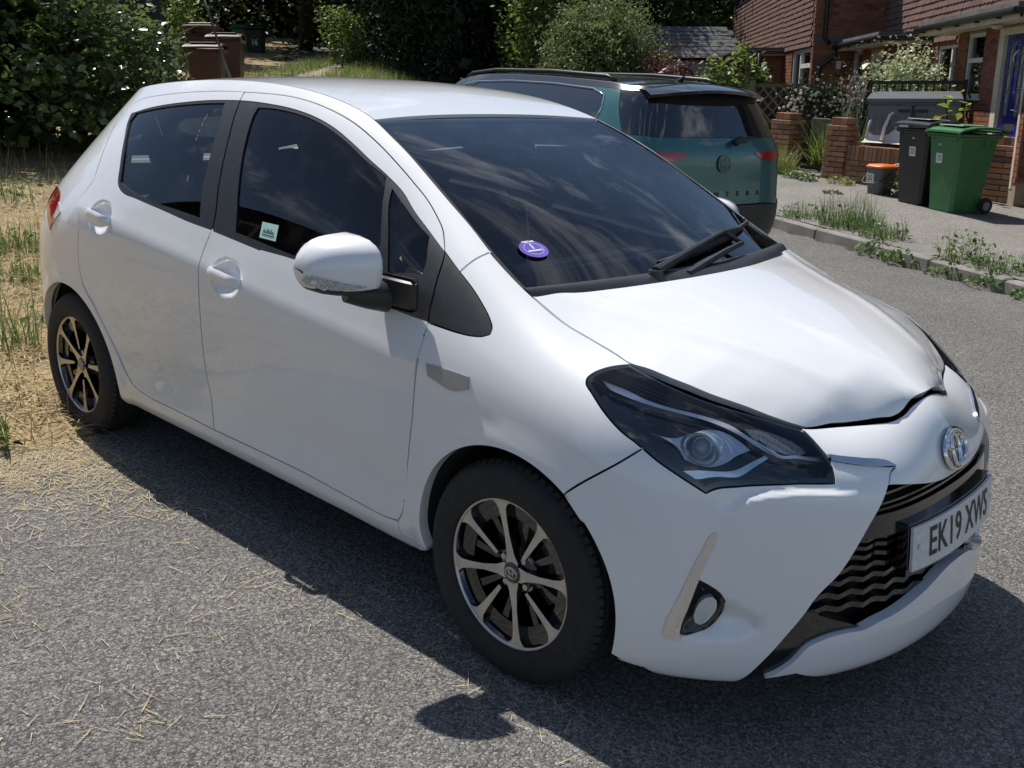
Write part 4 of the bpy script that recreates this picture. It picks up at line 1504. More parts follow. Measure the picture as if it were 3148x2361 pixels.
class Skin:
    """cubic B-spline sheet P(u,v); mirror=True lets u run below 0 across the car's centre line"""

    def __init__(self, cp):
        self.NU, self.NV = cp.shape[:2]
        mi = np.array([1, -1, 1.0])
        Q = np.concatenate([cp[1:2] * mi, cp, cp[-2:-1] * mi], 0)
        self.B = np.concatenate([2 * Q[:, :1] - Q[:, 1:2], Q, 2 * Q[:, -1:] - Q[:, -2:-1]], 1)

    def __call__(self, u, v):
        u = np.asarray(u, float)
        v = np.asarray(v, float)
        neg = u < 0
        ua = np.clip(np.abs(u), 0, self.NU - 1)
        va = np.clip(v, 0, self.NV - 1)
        i = np.minimum(ua.astype(int), self.NU - 2)
        j = np.minimum(va.astype(int), self.NV - 2)

        def w(t):
            return np.stack([(1 - t) ** 3, 3 * t ** 3 - 6 * t ** 2 + 4, -3 * t ** 3 + 3 * t ** 2 + 3 * t + 1, t ** 3], -1) / 6

        def dw(t):
            return np.stack([-3 * (1 - t) ** 2, 9 * t ** 2 - 12 * t, -9 * t ** 2 + 6 * t + 3, 3 * t ** 2], -1) / 6
        k = np.arange(4)
        B = self.B[(i[..., None] + k)[..., :, None], (j[..., None] + k)[..., None, :]]
        e = 'na,nb,nabc->nc'
        P = np.einsum(e, w(ua - i), w(va - j), B)
        Pu = np.einsum(e, dw(ua - i), w(va - j), B)
        Pv = np.einsum(e, w(ua - i), dw(va - j), B)
        N = np.cross(Pu, Pv)
        N /= np.linalg.norm(N, axis=1)[:, None] + 1e-12
        P[neg, 1] *= -1
        N[neg, 1] *= -1
        return P, N, np.linalg.norm(Pu, axis=1), np.linalg.norm(Pv, axis=1)

    def inv(self, axes, target, u=5.0, v=5.0):
        """(u,v) where two chosen coordinates take the target values"""
        for _ in range(40):
            h = 1e-4
            p = self([u, u + h, u], [v, v, v + h])[0][:, axes]
            J = np.stack([(p[1] - p[0]) / h, (p[2] - p[0]) / h], 1)
            e = np.asarray(target) - p[0]
            try:
                s = np.linalg.solve(J, e)
            except np.linalg.LinAlgError:
                break
            s = np.clip(s, -.6, .6)
            u = float(np.clip(u + s[0], -self.NU + 1, self.NU - 1))
            v = float(np.clip(v + s[1], 0, self.NV - 1))
        return u, v


def in_poly(poly, q):
    p = np.asarray(poly)
    x, y = q[:, 0], q[:, 1]
    c = np.zeros(len(q), bool)
    for (x1, y1), (x2, y2) in zip(p, np.roll(p, -1, 0)):
        if y1 == y2:
            continue
        m = ((y1 > y) != (y2 > y)) & (x < (x2 - x1) * (y - y1) / (y2 - y1) + x1)
        c ^= m
    return c


def seg_dist(poly, q, closed=True):
    p = np.asarray(poly, float)
    d = np.full(len(q), 1e9)
    ends = np.roll(p, -1, 0) if closed else p[1:]
    for a, b in zip(p if closed else p[:-1], ends):
        ab = b - a
        t = np.clip(((q - a) @ ab) / (ab @ ab + 1e-15), 0, 1)
        d = np.minimum(d, np.linalg.norm(q - a - t[:, None] * ab, axis=1))
    return d


def smooth_loop(pts, sc, step, closed=True, corner=38):
    """Catmull-Rom through traced points, keeping corners sharp; sc scales u,v to metres"""
    p = np.asarray(pts, float) * sc
    keep = [0]
    for i in range(1, len(p)):
        if np.linalg.norm(p[i] - p[keep[-1]]) > 1e-4:
            keep.append(i)
    p = p[keep]
    if closed and np.linalg.norm(p[0] - p[-1]) < 1e-4:
        p = p[:-1]
    n = len(p)
    sharp = np.zeros(n, bool)
    for i in range(n):
        if not closed and i in (0, n - 1):
            sharp[i] = True
            continue
        a, b = p[i] - p[i - 1], p[(i + 1) % n] - p[i]
        c = a @ b / (np.linalg.norm(a) * np.linalg.norm(b) + 1e-12)
        sharp[i] = c < math.cos(math.radians(corner))
    out = []
    for i in range(n if closed else n - 1):
        p1, p2 = p[i], p[(i + 1) % n]
        l12 = np.linalg.norm(p2 - p1)
        p0 = p[i - 1] if not sharp[i] else p1 - (p2 - p1)
        p3 = p[(i + 2) % n] if not sharp[(i + 1) % n] else p2 + (p2 - p1)
        l01 = max(np.linalg.norm(p1 - p0), 1e-6)
        l23 = max(np.linalg.norm(p3 - p2), 1e-6)
        m1 = ((p1 - p0) / l01 * l12 + (p2 - p1) * l01 / max(l12, 1e-9)) / (1 + l01 / max(l12, 1e-9))
        m2 = ((p3 - p2) / l23 * l12 + (p2 - p1) * l23 / max(l12, 1e-9)) / (1 + l23 / max(l12, 1e-9))
        k = max(1, int(round(l12 / step)))
        for t in np.arange(k) / k:
            out.append((2 * t ** 3 - 3 * t ** 2 + 1) * p1 + (t ** 3 - 2 * t ** 2 + t) * m1 + (-2 * t ** 3 + 3 * t ** 2) * p2 + (t ** 3 - t ** 2) * m2)
    if not closed:
        out.append(p[-1])
    return np.array(out)


def inset_loop(p, d):
    if d == 0:
        return p
    a = np.roll(p, 1, 0)
    b = np.roll(p, -1, 0)
    area = np.sum(p[:, 0] * b[:, 1] - b[:, 0] * p[:, 1])
    s = 1 if area > 0 else -1
    e1 = p - a
    e2 = b - p
    n1 = np.stack([-e1[:, 1], e1[:, 0]], 1) / (np.linalg.norm(e1, axis=1)[:, None] + 1e-12)
    n2 = np.stack([-e2[:, 1], e2[:, 0]], 1) / (np.linalg.norm(e2, axis=1)[:, None] + 1e-12)
    n = n1 + n2
    n /= np.maximum(np.linalg.norm(n, axis=1), .6)[:, None]
    return p + n * d * s


def cut(skin, inc, exc=(), inset=.003, sp=.024, extra=None, edge=.012, pre=None):
    """triangles of the sheet inside every loop of inc and outside every loop of exc; returns u,v and triangles"""
    loops = [np.asarray(l, float) for l in list(inc) + list(exc)]
    q = loops[0]
    _, _, lu, lv = skin(q[:, 0], q[:, 1])
    sc = np.array([lu.mean(), lv.mean()])
    L_ = []
    for i, l in enumerate(loops):
        s = smooth_loop(l, sc, edge)
        if i == 0:
            s = inset_loop(s, inset)
        L_.append(s)
    ref = L_[0]
    lo, hi = ref.min(0), ref.max(0)
    gx = np.arange(lo[0] + sp * .3, hi[0], sp)
    gy = np.arange(lo[1] + sp * .3, hi[1], sp * .9)
    X, Y = np.meshgrid(gx, gy)
    X = X + (np.arange(len(gy)) % 2)[:, None] * sp * .5
    q = np.stack([X.ravel(), Y.ravel()], 1)
    if extra is not None:
        for c, rad, s2 in extra:
            c = np.asarray(c) * sc
            ex, ey = np.meshgrid(np.arange(-rad, rad, s2), np.arange(-rad, rad, s2))
            e = np.stack([ex.ravel(), ey.ravel()], 1)
            e = e[np.linalg.norm(e, axis=1) < rad] + c
            q = q[np.linalg.norm(q - c, axis=1) > rad]
            q = np.concatenate([q, e])
    m = np.ones(len(q), bool)
    for i, l in enumerate(L_):
        ins = in_poly(l, q)
        m &= ins if i < len(inc) else ~ins
    q = q[m]
    for l in L_:
        q = q[seg_dist(l, q) > sp * .35 if extra is None else seg_dist(l, q) > min(sp * .35, .005)]
    V, E = [], []
    for l in L_:
        b = len(V)
        V += [Vector(x) for x in l]
        E += [(b + i, b + (i + 1) % len(l)) for i in range(len(l))]
    V += [Vector(x) for x in q]
    r = delaunay_2d_cdt(V, E, [], 0, 1e-5)
    P = np.array([(a.x, a.y) for a in r[0]])
    T = np.array([f for f in r[2] if len(f) == 3], int)
    c = P[T].mean(1)
    m = np.ones(len(T), bool)
    for i, l in enumerate(L_):
        ins = in_poly(l, c)
        m &= ins if i < len(inc) else ~ins
    T = T[m]
    a = P[T[:, 1]] - P[T[:, 0]]
    b = P[T[:, 2]] - P[T[:, 0]]
    ar = a[:, 0] * b[:, 1] - a[:, 1] * b[:, 0]
    T = T[np.abs(ar) > 1e-9]
    ar = ar[np.abs(ar) > 1e-9]
    T[ar < 0] = T[ar < 0][:, ::-1]
    used, invx = np.unique(T, return_inverse=True)
    return P[used] / sc, invx.reshape(T.shape)


def shell(name, skin, uv, T, mat, parent, off=0.0, flange=.012, disp=None, side=-1, flip=False, uvfn=None):
    """lifts the cut onto the sheet, turns its rim inwards and links it; side -1 is the near (y<0) side of the car"""
    P, N, _, _ = skin(uv[:, 0], uv[:, 1])
    f0 = T[0]
    if np.cross(P[f0[1]] - P[f0[0]], P[f0[2]] - P[f0[0]]) @ N[f0[0]] < 0:
        T = T[:, ::-1]
    d = np.full(len(P), off, float)
    if disp is not None:
        d += disp(P, uv)
    if disp is not None:
        # bend the shading normals with the relief: central differences on the sheet
        h = .02
        P2, N2, lu, lv = skin(uv[:, 0], uv[:, 1])
        du = np.stack([h * .2 / np.maximum(lu, 1e-3), 0 * lu], 1) * .2
        dv = np.stack([0 * lv, h * .2 / np.maximum(lv, 1e-3)], 1) * .2
        def q(o):
            p_, n_, _, _ = skin(uv[:, 0] + o[:, 0], uv[:, 1] + o[:, 1])
            return p_ + n_ * (disp(p_, uv + o) + off)[:, None]
        gu = q(du) - q(-du)
        gv = q(dv) - q(-dv)
        n3 = np.cross(gu, gv)
        n3 /= np.linalg.norm(n3, axis=1)[:, None] + 1e-12
        s = np.sign((n3 * N).sum(1))
        neg = uv[:, 0] < 0
        N_s = n3 * s[:, None]
    else:
        N_s = N
    Q = P + N * d[:, None]
    # outer rim
    e = np.concatenate([T[:, [0, 1]], T[:, [1, 2]], T[:, [2, 0]]])
    key = np.sort(e, 1)
    _, first, cnt = np.unique(key, axis=0, return_index=True, return_counts=True)
    be = e[first[cnt == 1]]
    V = [Q]
    NN = [N_s]
    F = [T]
    if flange:
        bv, ix = np.unique(be, return_inverse=True)
        ix = ix.reshape(be.shape)
        n0 = len(Q)
        k = len(bv)
        top = Q[bv]
        low = Q[bv] - N[bv] * flange
        # sideways normals of the rim
        side_n = np.zeros((k, 3))
        ev = Q[be[:, 1]] - Q[be[:, 0]]
        sn = np.cross(ev, N[be[:, 0]])
        for c in range(2):
            np.add.at(side_n, ix[:, c], sn)
        side_n /= np.linalg.norm(side_n, axis=1)[:, None] + 1e-12
        V += [top, low]
        NN += [side_n, side_n]
        a, b = ix[:, 0] + n0, ix[:, 1] + n0
        F += [np.stack([b, a, a + k], 1), np.stack([b, a + k, b + k], 1)]
    V = np.concatenate(V)
    NN = np.concatenate(NN)
    F = np.concatenate(F)
    if flip:
        F = F[:, ::-1]
        NN = -NN
    if side < 0:
        V = V * np.array([1, -1, 1.0])
        NN = NN * np.array([1, -1, 1.0])
        F = F[:, ::-1]
    me = mesh(name, V, np.ascontiguousarray(F), mat, True)
    if len(me.vertices) == len(NN):
        me.normals_split_custom_set_from_vertices([tuple(n) for n in NN])
    return obj(name, me, parent)


# outlines drawn on the car's skin: u runs from the nose round to the tail, v from sill to roof
UVT = {
    'dr_out': '13.69,10.272 14.121,10.218 14.661,10.13 15.185,10.044 15.629,9.957 15.904,9.751 16.157,9.389 16.082,8.811 15.967,8.322 15.889,7.936 15.792,7.514 15.74,7.184 15.795,6.892 15.876,6.516 15.88,6.208 15.746,5.542 15.769,5.041 15.799,4.642 15.765,4.374 15.645,4.197 15.495,4.021 15.326,3.706 15.131,3.126 15.03,2.587 14.826,2.05 14.627,1.899 14.065,1.854 13.402,1.797',
    'bshut': '13.402,1.797 13.424,3.127 13.42,4.023 13.406,4.837 13.403,6.008 13.394,6.413 13.363,6.925 13.36,7.032 13.369,7.251 13.444,7.725 13.504,8.24 13.554,8.723 13.63,9.365 13.675,9.954 13.69,10.272',
    'blk_rear': '15.096,7.146 15.261,7.676 15.455,8.351 15.654,8.996 15.7,9.268 15.512,9.349 15.347,9.429 14.919,9.581 14.538,9.687 14.19,9.78 13.897,9.834 13.664,9.878 13.63,9.365 13.554,8.723 13.504,8.24 13.444,7.725 13.369,7.251 13.345,6.963 13.76,6.955 14.12,6.987 14.706,7.035 14.992,7.069',
    'blk_front': '13.663,9.878 13.447,9.9 13.225,9.914 12.912,9.934 12.59,9.923 12.236,9.854 11.824,9.728 11.367,9.643 11.033,9.657 10.647,9.63 10.394,9.47 10.064,9.345 9.708,9.186 9.648,8.673 9.623,8.218 9.578,7.596 9.555,7.23 9.523,6.958 9.902,6.898 10.271,6.874 10.518,6.892 10.824,6.959 12.033,7.025 12.562,6.955 12.564,6.933 13.343,6.953 13.36,7.032 13.369,7.251 13.444,7.725 13.504,8.24 13.554,8.723 13.63,9.365',
    'blk_fender': '9.694,9.195 9.364,8.992 9.088,8.794 8.835,8.483 8.636,8.143 8.54,7.872 8.528,7.619 8.616,7.414 8.768,7.244 9.019,7.096 9.285,7.011 9.506,6.959 9.547,7.237 9.569,7.606 9.614,8.231 9.64,8.689',
    'gl_rear': '15.027,7.246 15.112,7.293 15.281,7.931 15.414,8.354 15.603,8.994 15.571,9.277 14.993,9.47 14.511,9.596 14.163,9.679 13.888,9.732 13.775,8.79 13.714,8.084 13.667,7.552 13.587,7.105',
    'gl_front': '13.007,7.097 13.025,7.208 13.173,7.918 13.273,8.574 13.327,9.072 13.357,9.454 13.353,9.718 13.189,9.771 12.882,9.815 12.56,9.812 12.294,9.758 11.895,9.647 11.44,9.544 11.035,9.598 10.873,8.884 10.671,8.077 10.673,7.972 10.536,7.235 11.001,7.081 11.788,7.08 11.976,7.087 12.329,7.085',
    'gl_quarter': '10.839,9.255 10.589,8.31 10.395,7.553 9.863,7.999 9.867,8.264 9.969,8.922 10.01,9.19 10.19,9.207 10.566,9.339 10.867,9.462',
    'hl': '6.596,10.569 6.77,9.844 6.881,9.205 6.947,8.69 6.969,8.255 6.924,7.978 6.81,7.787 6.503,7.262 6.217,6.888 5.886,6.589 5.652,6.303 5.355,5.993 5.065,5.683 4.942,5.547 4.835,5.687 4.483,5.879 3.825,6.096 3.527,6.17 2.827,6.198 2.657,6.171 2.648,6.386 2.72,7.101 2.793,7.759 2.853,8.664 2.922,9.195',
    'hl_top': '2.922,9.195 3.589,9.605 4.098,10.061 4.503,10.375 5.38,10.862 6.302,10.812 6.596,10.569',
    'seam_fb': '6.858,4.419 6.688,4.776 6.212,5.764 5.854,6.544',
    'fender_lo': '9.996,1.787 9.971,1.105 9.399,1.272',
    'tri_edge': '9.704,9.195 9.362,8.982',
    'tri_edge2': '9.362,8.982 9.088,8.794 8.835,8.483 8.636,8.143 8.54,7.872 8.528,7.619 8.616,7.414 8.768,7.244 9.019,7.096 9.285,7.011 9.515,6.958',
    'pseam': '9.204,10.848 9.28,10.075 9.329,9.443 9.362,8.982',
    'grille_edge': '1.47,6.396 1.577,6.304 1.772,5.759 1.991,5.175 2.212,4.676 2.477,4.084 2.754,3.522 3.185,2.976 3.282,2.803 3.611,2.337 3.921,1.811 4.205,1',
    'nose_bot': '1.772,5.759 1.349,5.537 0.761,5.237 0.411,5.127 0.169,5.131',
    'hood_front': '2.922,9.195 1.933,9.147 1.208,8.893 0.906,8.765 0.699,8.939 0.385,9.569 0.058,9.905 0,9.645 0,9.532',
    'bump_bot': '4.205,1 4.706,0.88 5.219,0.582 5.629,1.208 5.985,1.366 5.495,1.192 5.767,1.291 6.007,1.426',
    'lip_top': '3.782,1.391 3.414,1.885 3.169,2.243 3.019,2.314 2.492,2.4 2.224,2.387 1.925,2.466 1.644,2.513 0.916,2.706 0.291,2.91 0,3.116',
    'lip_bot': '3.778,1.365 3.297,1.528 2.688,1.574 1.795,1.838 1.195,2.134 0.394,2.263 0,2.409',
    'chrome_nose': '2.727,7.551 2.074,7.133 1.543,6.651 1.455,6.434 1.67,6.52 2.4,7.017 2.74,7.261',
    'chrome_up': '6.791,8.731 6.398,8.836 6.007,8.72 5.645,8.736 5.292,8.834 4.759,8.814 4.498,8.598 4.255,8.122 3.737,7.452 4.051,8.014 3.858,7.637 3.741,7.428 3.39,7.533 2.8,7.557 2.819,7.313 3.415,7.356 3.757,7.262 3.899,7.424 4.068,7.795 3.757,7.233 4.111,7.612 4.349,8.01 4.594,8.331 4.935,8.582 5.283,8.598 5.802,8.494 6.334,8.44 6.635,8.487',
    'chrome_eye': '5.789,7.204 5.523,7.118 5.318,6.859 5.237,6.539 5.074,6.433 4.854,6.429 4.629,6.675 4.469,7.011 4.227,7.393 4.364,7.686 4.521,7.966 4.635,8.093 4.884,8.066 5.17,7.655 5.362,7.303 5.527,7.195',
    'proj': '4.969,7.157',
    'chrome_lo': '5.322,6.102 5.072,6.223 4.479,6.469 4.234,6.857 3.975,7.276 3.93,7.161 4.191,6.675 4.436,6.24 4.78,6.111 5.183,5.945',
    'turn': '4.224,8.713 3.892,8.911 3.453,8.774 3.2,8.572 3.045,7.945 3.138,7.774 3.621,7.663 4.054,7.979',
    'turn2': '4.347,8.709 3.552,8.846 3.453,8.774 3.2,8.572 3.045,7.945 3.138,7.774 3.621,7.663 3.876,7.689 4.045,8.087 3.721,7.606 4.07,8.173',
    'fog_chrome': '4.79,4.45 4.755,4.392 4.774,4.217 4.871,3.786 4.95,3.438 5.025,3.079 5.088,2.804 5.152,2.55 5.171,2.353 5.133,2.281 5.292,2.227 5.374,2.244 5.403,2.307 5.376,2.513 5.283,2.821 5.163,3.214 5.057,3.615 4.946,3.989 4.845,4.36',
    'fog_blk': '4.961,3.346 4.771,3.231 4.628,3.113 4.549,2.974 4.568,2.791 4.656,2.605 4.78,2.46 4.908,2.381 5.068,2.303 5.134,2.303 5.171,2.353 5.152,2.55 5.088,2.804 5.025,3.079',
    'fog_lens': '4.82,2.973 4.738,3 4.669,2.934 4.664,2.804 4.728,2.659 4.804,2.55 4.884,2.496 4.954,2.533 4.978,2.633 4.955,2.778 4.898,2.905',
    'tail': '17.857,6.407 17.791,6.612 17.031,6.535 16.787,6.414 16.673,6.156 16.67,5.741 16.777,5.321 16.88,5.105',
    'tailc': '16.673,6.156 16.426,5.753 16.562,5.565 16.743,5.295 16.691,5.504 16.67,5.741',
    'rb_seam': '16.861,5.248 17.36,4.731 17.226,4.504 17.148,4.209 17.024,4.065',
    'handle_r': '15.647,6.156 15.628,6.303 15.471,6.333 15.337,6.3 15.151,6.324 15.032,6.256 15.002,6.107 15.055,5.956 15.166,5.945 15.384,5.975 15.569,5.999',
    'bowl_r': '15.625,6.088 15.623,6.4 15.46,6.608 15.291,6.644 15.13,6.565 15.033,6.418 14.981,6.083 15.02,5.814 15.141,5.608 15.302,5.574 15.457,5.703',
    'handle_f': '13.324,5.859 13.286,6.021 13.142,6.096 13.039,6.049 12.903,6.013 12.759,6.07 12.693,5.974 12.689,5.802 12.749,5.662 12.847,5.642 13.015,5.68 13.182,5.703 13.301,5.736',
    'bowl_f': '13.323,5.787 13.305,6.056 13.217,6.331 13.066,6.446 12.893,6.394 12.742,6.232 12.68,6.019 12.677,5.743 12.743,5.515 12.891,5.33 13.057,5.288 13.207,5.379',
    'crease': '16.679,6.195 15.877,6.198 13.404,5.93 12.673,5.817 12.141,5.773 11.488,5.799 10.044,5.746',
    'sticker': '12.665,7.447 12.412,7.49 12.392,7.209 12.648,7.171',
    'wsedge': '11.751,11 11.409,10.951 10.943,11 10.503,11 10.088,11 9.648,11 9.232,10.795 8.371,10.617',
    'fedge': '8.371,10.617 7.748,10.534 7.307,10.699 6.937,10.715 6.608,10.573',
    'fd_A': '13.684,10.257 13.322,10.334 13.021,10.402 12.711,10.418 12.378,10.383 12.014,10.337 11.584,10.271 11.114,10.241 10.649,10.211 10.304,10.155 10.06,9.974 9.921,9.818 9.78,9.453 9.708,9.211',
    'fd_B': '9.708,9.211 9.648,8.673 9.623,8.218 9.578,7.596 9.555,7.23 9.521,6.968 9.529,6.473 9.538,5.877 9.538,6.634 9.596,4.445 9.726,3.46 9.865,2.477 9.831,2.568 9.896,2.152 9.996,1.787',
    'fd_C': '9.996,1.787 10.146,1.711 10.988,1.724 11.832,1.827 12.798,1.821 13.402,1.797',
    'ledge': '4.564,5.152 4.516,5.323 4.346,5.559 3.988,5.759 3.395,5.909 2.387,5.747',
    'pocket': '5.025,3.068 4.945,3.359 4.597,3.158 4.136,2.894 3.882,2.721 3.834,2.544 3.918,2.381 4.337,2.211 4.855,2.151 5.272,2.171 5.39,2.24',
    'fbadge': '9.377,5.874 8.607,6.03 8.594,5.668 8.806,5.466 9.323,5.544',
    'sensor': '4.402,3.613',
}
UV = {k: [tuple(map(float, q.split(','))) for q in s.split()] for k, s in UVT.items()}

# ---------------------------------------------------------------- the white car
HS = Skin(hatch_stations())
WHITE = pm('white_paint', (0.80, 0.81, 0.82), (0.77, 0.78, 0.79), 3.0, rough=0.32, coat=1.0, coat_rough=0.025, spec=0.5)
BLKPL = pm('black_plastic', (0.018, 0.019, 0.021), (0.026, 0.027, 0.029), 30, rough=0.42, bump=0.08, bscale=400)
BLKGL = pm('piano_black', (0.004, 0.004, 0.005), (0.006, 0.006, 0.007), 8, rough=0.12, coat=1.0, coat_rough=0.03)
RUBBER = pm('rubber', (0.012, 0.012, 0.013), (0.02, 0.02, 0.02), 40, rough=0.75, bump=0.15, bscale=300)
CHROME = pm('chrome', (0.75, 0.76, 0.78), (0.68, 0.69, 0.71), 5, rough=0.09, metal=1.0)
SILVER = pm('machined_silver', (0.62, 0.60, 0.57), (0.52, 0.50, 0.47), 25, rough=0.30, metal=0.85, bump=0.05)
DARKIN = pm('cabin_trim', (0.022, 0.024, 0.026), (0.032, 0.034, 0.036), 40, rough=0.8, bump=0.1)
SEAT = pm('seat_cloth', (0.016, 0.017, 0.019), (0.03, 0.031, 0.034), 120, rough=0.9, bump=0.2)
LINER = pm('roof_lining', (0.10, 0.10, 0.10), (0.12, 0.12, 0.12), 60, rough=0.95)
DASH = pm('dash_skin', (0.030, 0.036, 0.036), (0.042, 0.048, 0.048), 90, rough=0.7, bump=0.2, bscale=500)
GL_SIDE = glass('side_glass', (0.82, 0.88, 0.85), ior=1.5, gain=0.9)
GL_REAR = glass('rear_side_glass', (0.62, 0.69, 0.66), ior=1.5, gain=0.9)
GL_FRONT = glass('screen_glass', (0.76, 0.87, 0.88), ior=1.5, gain=1.05)
GL_LAMP = glass('lamp_lens', (0.93, 0.95, 0.96), ior=1.5)
REDL = pm('red_lens', (0.42, 0.012, 0.015), (0.30, 0.008, 0.012), 20, rough=0.12, coat=1.0)
REDCLR = pm('pink_clear_lens', (0.55, 0.45, 0.44), (0.45, 0.34, 0.33), 20, rough=0.15, coat=1.0)
PLATEW = pm('plate_white', (0.72, 0.73, 0.72), (0.60, 0.61, 0.60), 60, rough=0.35, bump=0.1)
INK = pm('black_ink', (0.012, 0.012, 0.012), (0.02, 0.02, 0.02), 30, rough=0.5)
LAMPCHR = pm('lamp_reflector', (0.78, 0.79, 0.81), (0.70, 0.72, 0.74), 30, rough=0.16, metal=0.9)
CRYSTAL = pm('lamp_crystal', (0.62, 0.64, 0.66), (0.28, 0.30, 0.32), 160, rough=0.15, coat=1.0, bump=0.6, bscale=220)
FROST = pm('fog_lens', (0.66, 0.67, 0.66), (0.50, 0.51, 0.50), 14, rough=0.1, coat=1.0)
STEEL = pm('brake_steel', (0.35, 0.34, 0.32), (0.28, 0.27, 0.25), 60, rough=0.4, metal=0.8)

car = empty('parked_hatchback', (0, 0, 0), 0, 'white five-door hatchback with black and silver alloy wheels parked on the asphalt', 'car')
AXF, AXR, AZ = 0.005, -2.51, 0.30


def arch_uv(cx, a0, a1, n, r=.345):
    out = []
    for t in np.linspace(math.radians(a0), math.radians(a1), n):
        x, z = cx + r * math.cos(t), AZ + r * math.sin(t)
        u0 = np.interp(-x, [-.36, -.17, .03, .23, .45, 2.1, 2.45, 2.68, 2.88, 3.02], [6, 7, 8, 9, 10, 15, 16, 17, 18, 19])
        out.append(HS.inv([0, 2], (x, z), float(u0), 4.0))
    return out


ARCH_F = arch_uv(AXF, 192, -14, 26)              # sill behind the front wheel, over the top, to the bumper
ARCH_R = arch_uv(AXR, -12, 188, 26)
FD = UV['fd_A'] + UV['fd_B'][1:] + UV['fd_C'][1:] + UV['bshut'][1:-1]
RD = UV['dr_out'] + UV['bshut'][1:-1]


def part_of(l, i, j):
    return l[i:j]


def arch_lip(P, uv):
    d = np.zeros(len(P))
    for cx in (AXF, AXR):
        r = np.hypot(P[:, 0] - cx, P[:, 2] - AZ) - .345
        d += .007 * np.clip(1 - r / .075, 0, 1) ** 2 * (3 - 2 * np.clip(1 - r / .075, 0, 1)) * (np.abs(P[:, 1]) > .6)
    return d


def bowl(key, depth=.024, ax=.095, az=.066):
    c = np.mean(UV[key], 0)
    P0 = HS([c[0]], [c[1]])[0][0]

    def f(P, uv):
        r = np.hypot((P[:, 0] - P0[0]) / ax, (P[:, 2] - P0[2]) / az)
        t = np.clip((1 - r) / .55, 0, 1)
        return -depth * t * t * (3 - 2 * t)
    return f, c, P0


bw_f, c_f, p_f = bowl('bowl_f')
bw_r, c_r, p_r = bowl('bowl_r')


def cream(P, uv):
    """faint crease along the doors at handle height, and the hollow above the sill"""
    zc = np.interp(P[:, 0], [-2.6, -2.4, -1.46, -1.01, -.46], [.985, .974, .884, .836, .792])
    t = (P[:, 2] - zc) / .035
    return .0035 * np.exp(-t * t) - .006 * np.exp(-((P[:, 2] - .40) / .07) ** 2)


def both(name, c, mat, parents, **k):
    return [shell(name, HS, c[0], c[1], mat, parents[i] if isinstance(parents, (list, tuple)) else parents, side=sgn, **k) for i, sgn in enumerate((-1, 1))]


# doors, each with trim, glass, lining and handle
def handle(kind, parent, side, p0, dx0, dx1, z0, z1, keyhole):
    b = MB()
    n = 11
    for i in range(n):
        t = i / (n - 1)
        x = p0[0] + dx0 + (dx1 - dx0) * t
        z = p0[2] + z0 + (z1 - z0) * t
        u, v = HS.inv([0, 2], (x, z), float(np.interp(-x, [.45, 2.1, 2.45], [10, 15, 16])), 6.5)
        y = HS([u], [v])[0][0][1]
        lift = .005 + .017 * min(1, math.sin(math.pi * min(max(t, .0), 1)) * 2.2)
        h = .0205 + .003 * math.sin(math.pi * t)
        th = .011
        sec = [(-th, -h * .7), (-th, h * .7), (th * .2, h), (th, h * .55), (th, -h * .55), (th * .2, -h)]
        if i in (0, n - 1):
            sec = [(a * .75, c * .8) for a, c in sec]
        b.V += [(x, (y + lift + a) * side, z + c) for a, c in sec]
    for i in range(n - 1):
        for k in range(6):
            k2 = (k + 1) % 6
            b.F.append((i * 6 + k, i * 6 + k2, i * 6 + 6 + k2, i * 6 + 6 + k) if side < 0 else (i * 6 + k2, i * 6 + k, i * 6 + 6 + k, i * 6 + 6 + k2))
    b.F += [tuple(range(6)), tuple(range((n - 1) * 6 + 5, (n - 1) * 6 - 1, -1))]
    b.n = len(b.V)
    o = b.build('door_handle', WHITE, parent, angle=50)
    return o


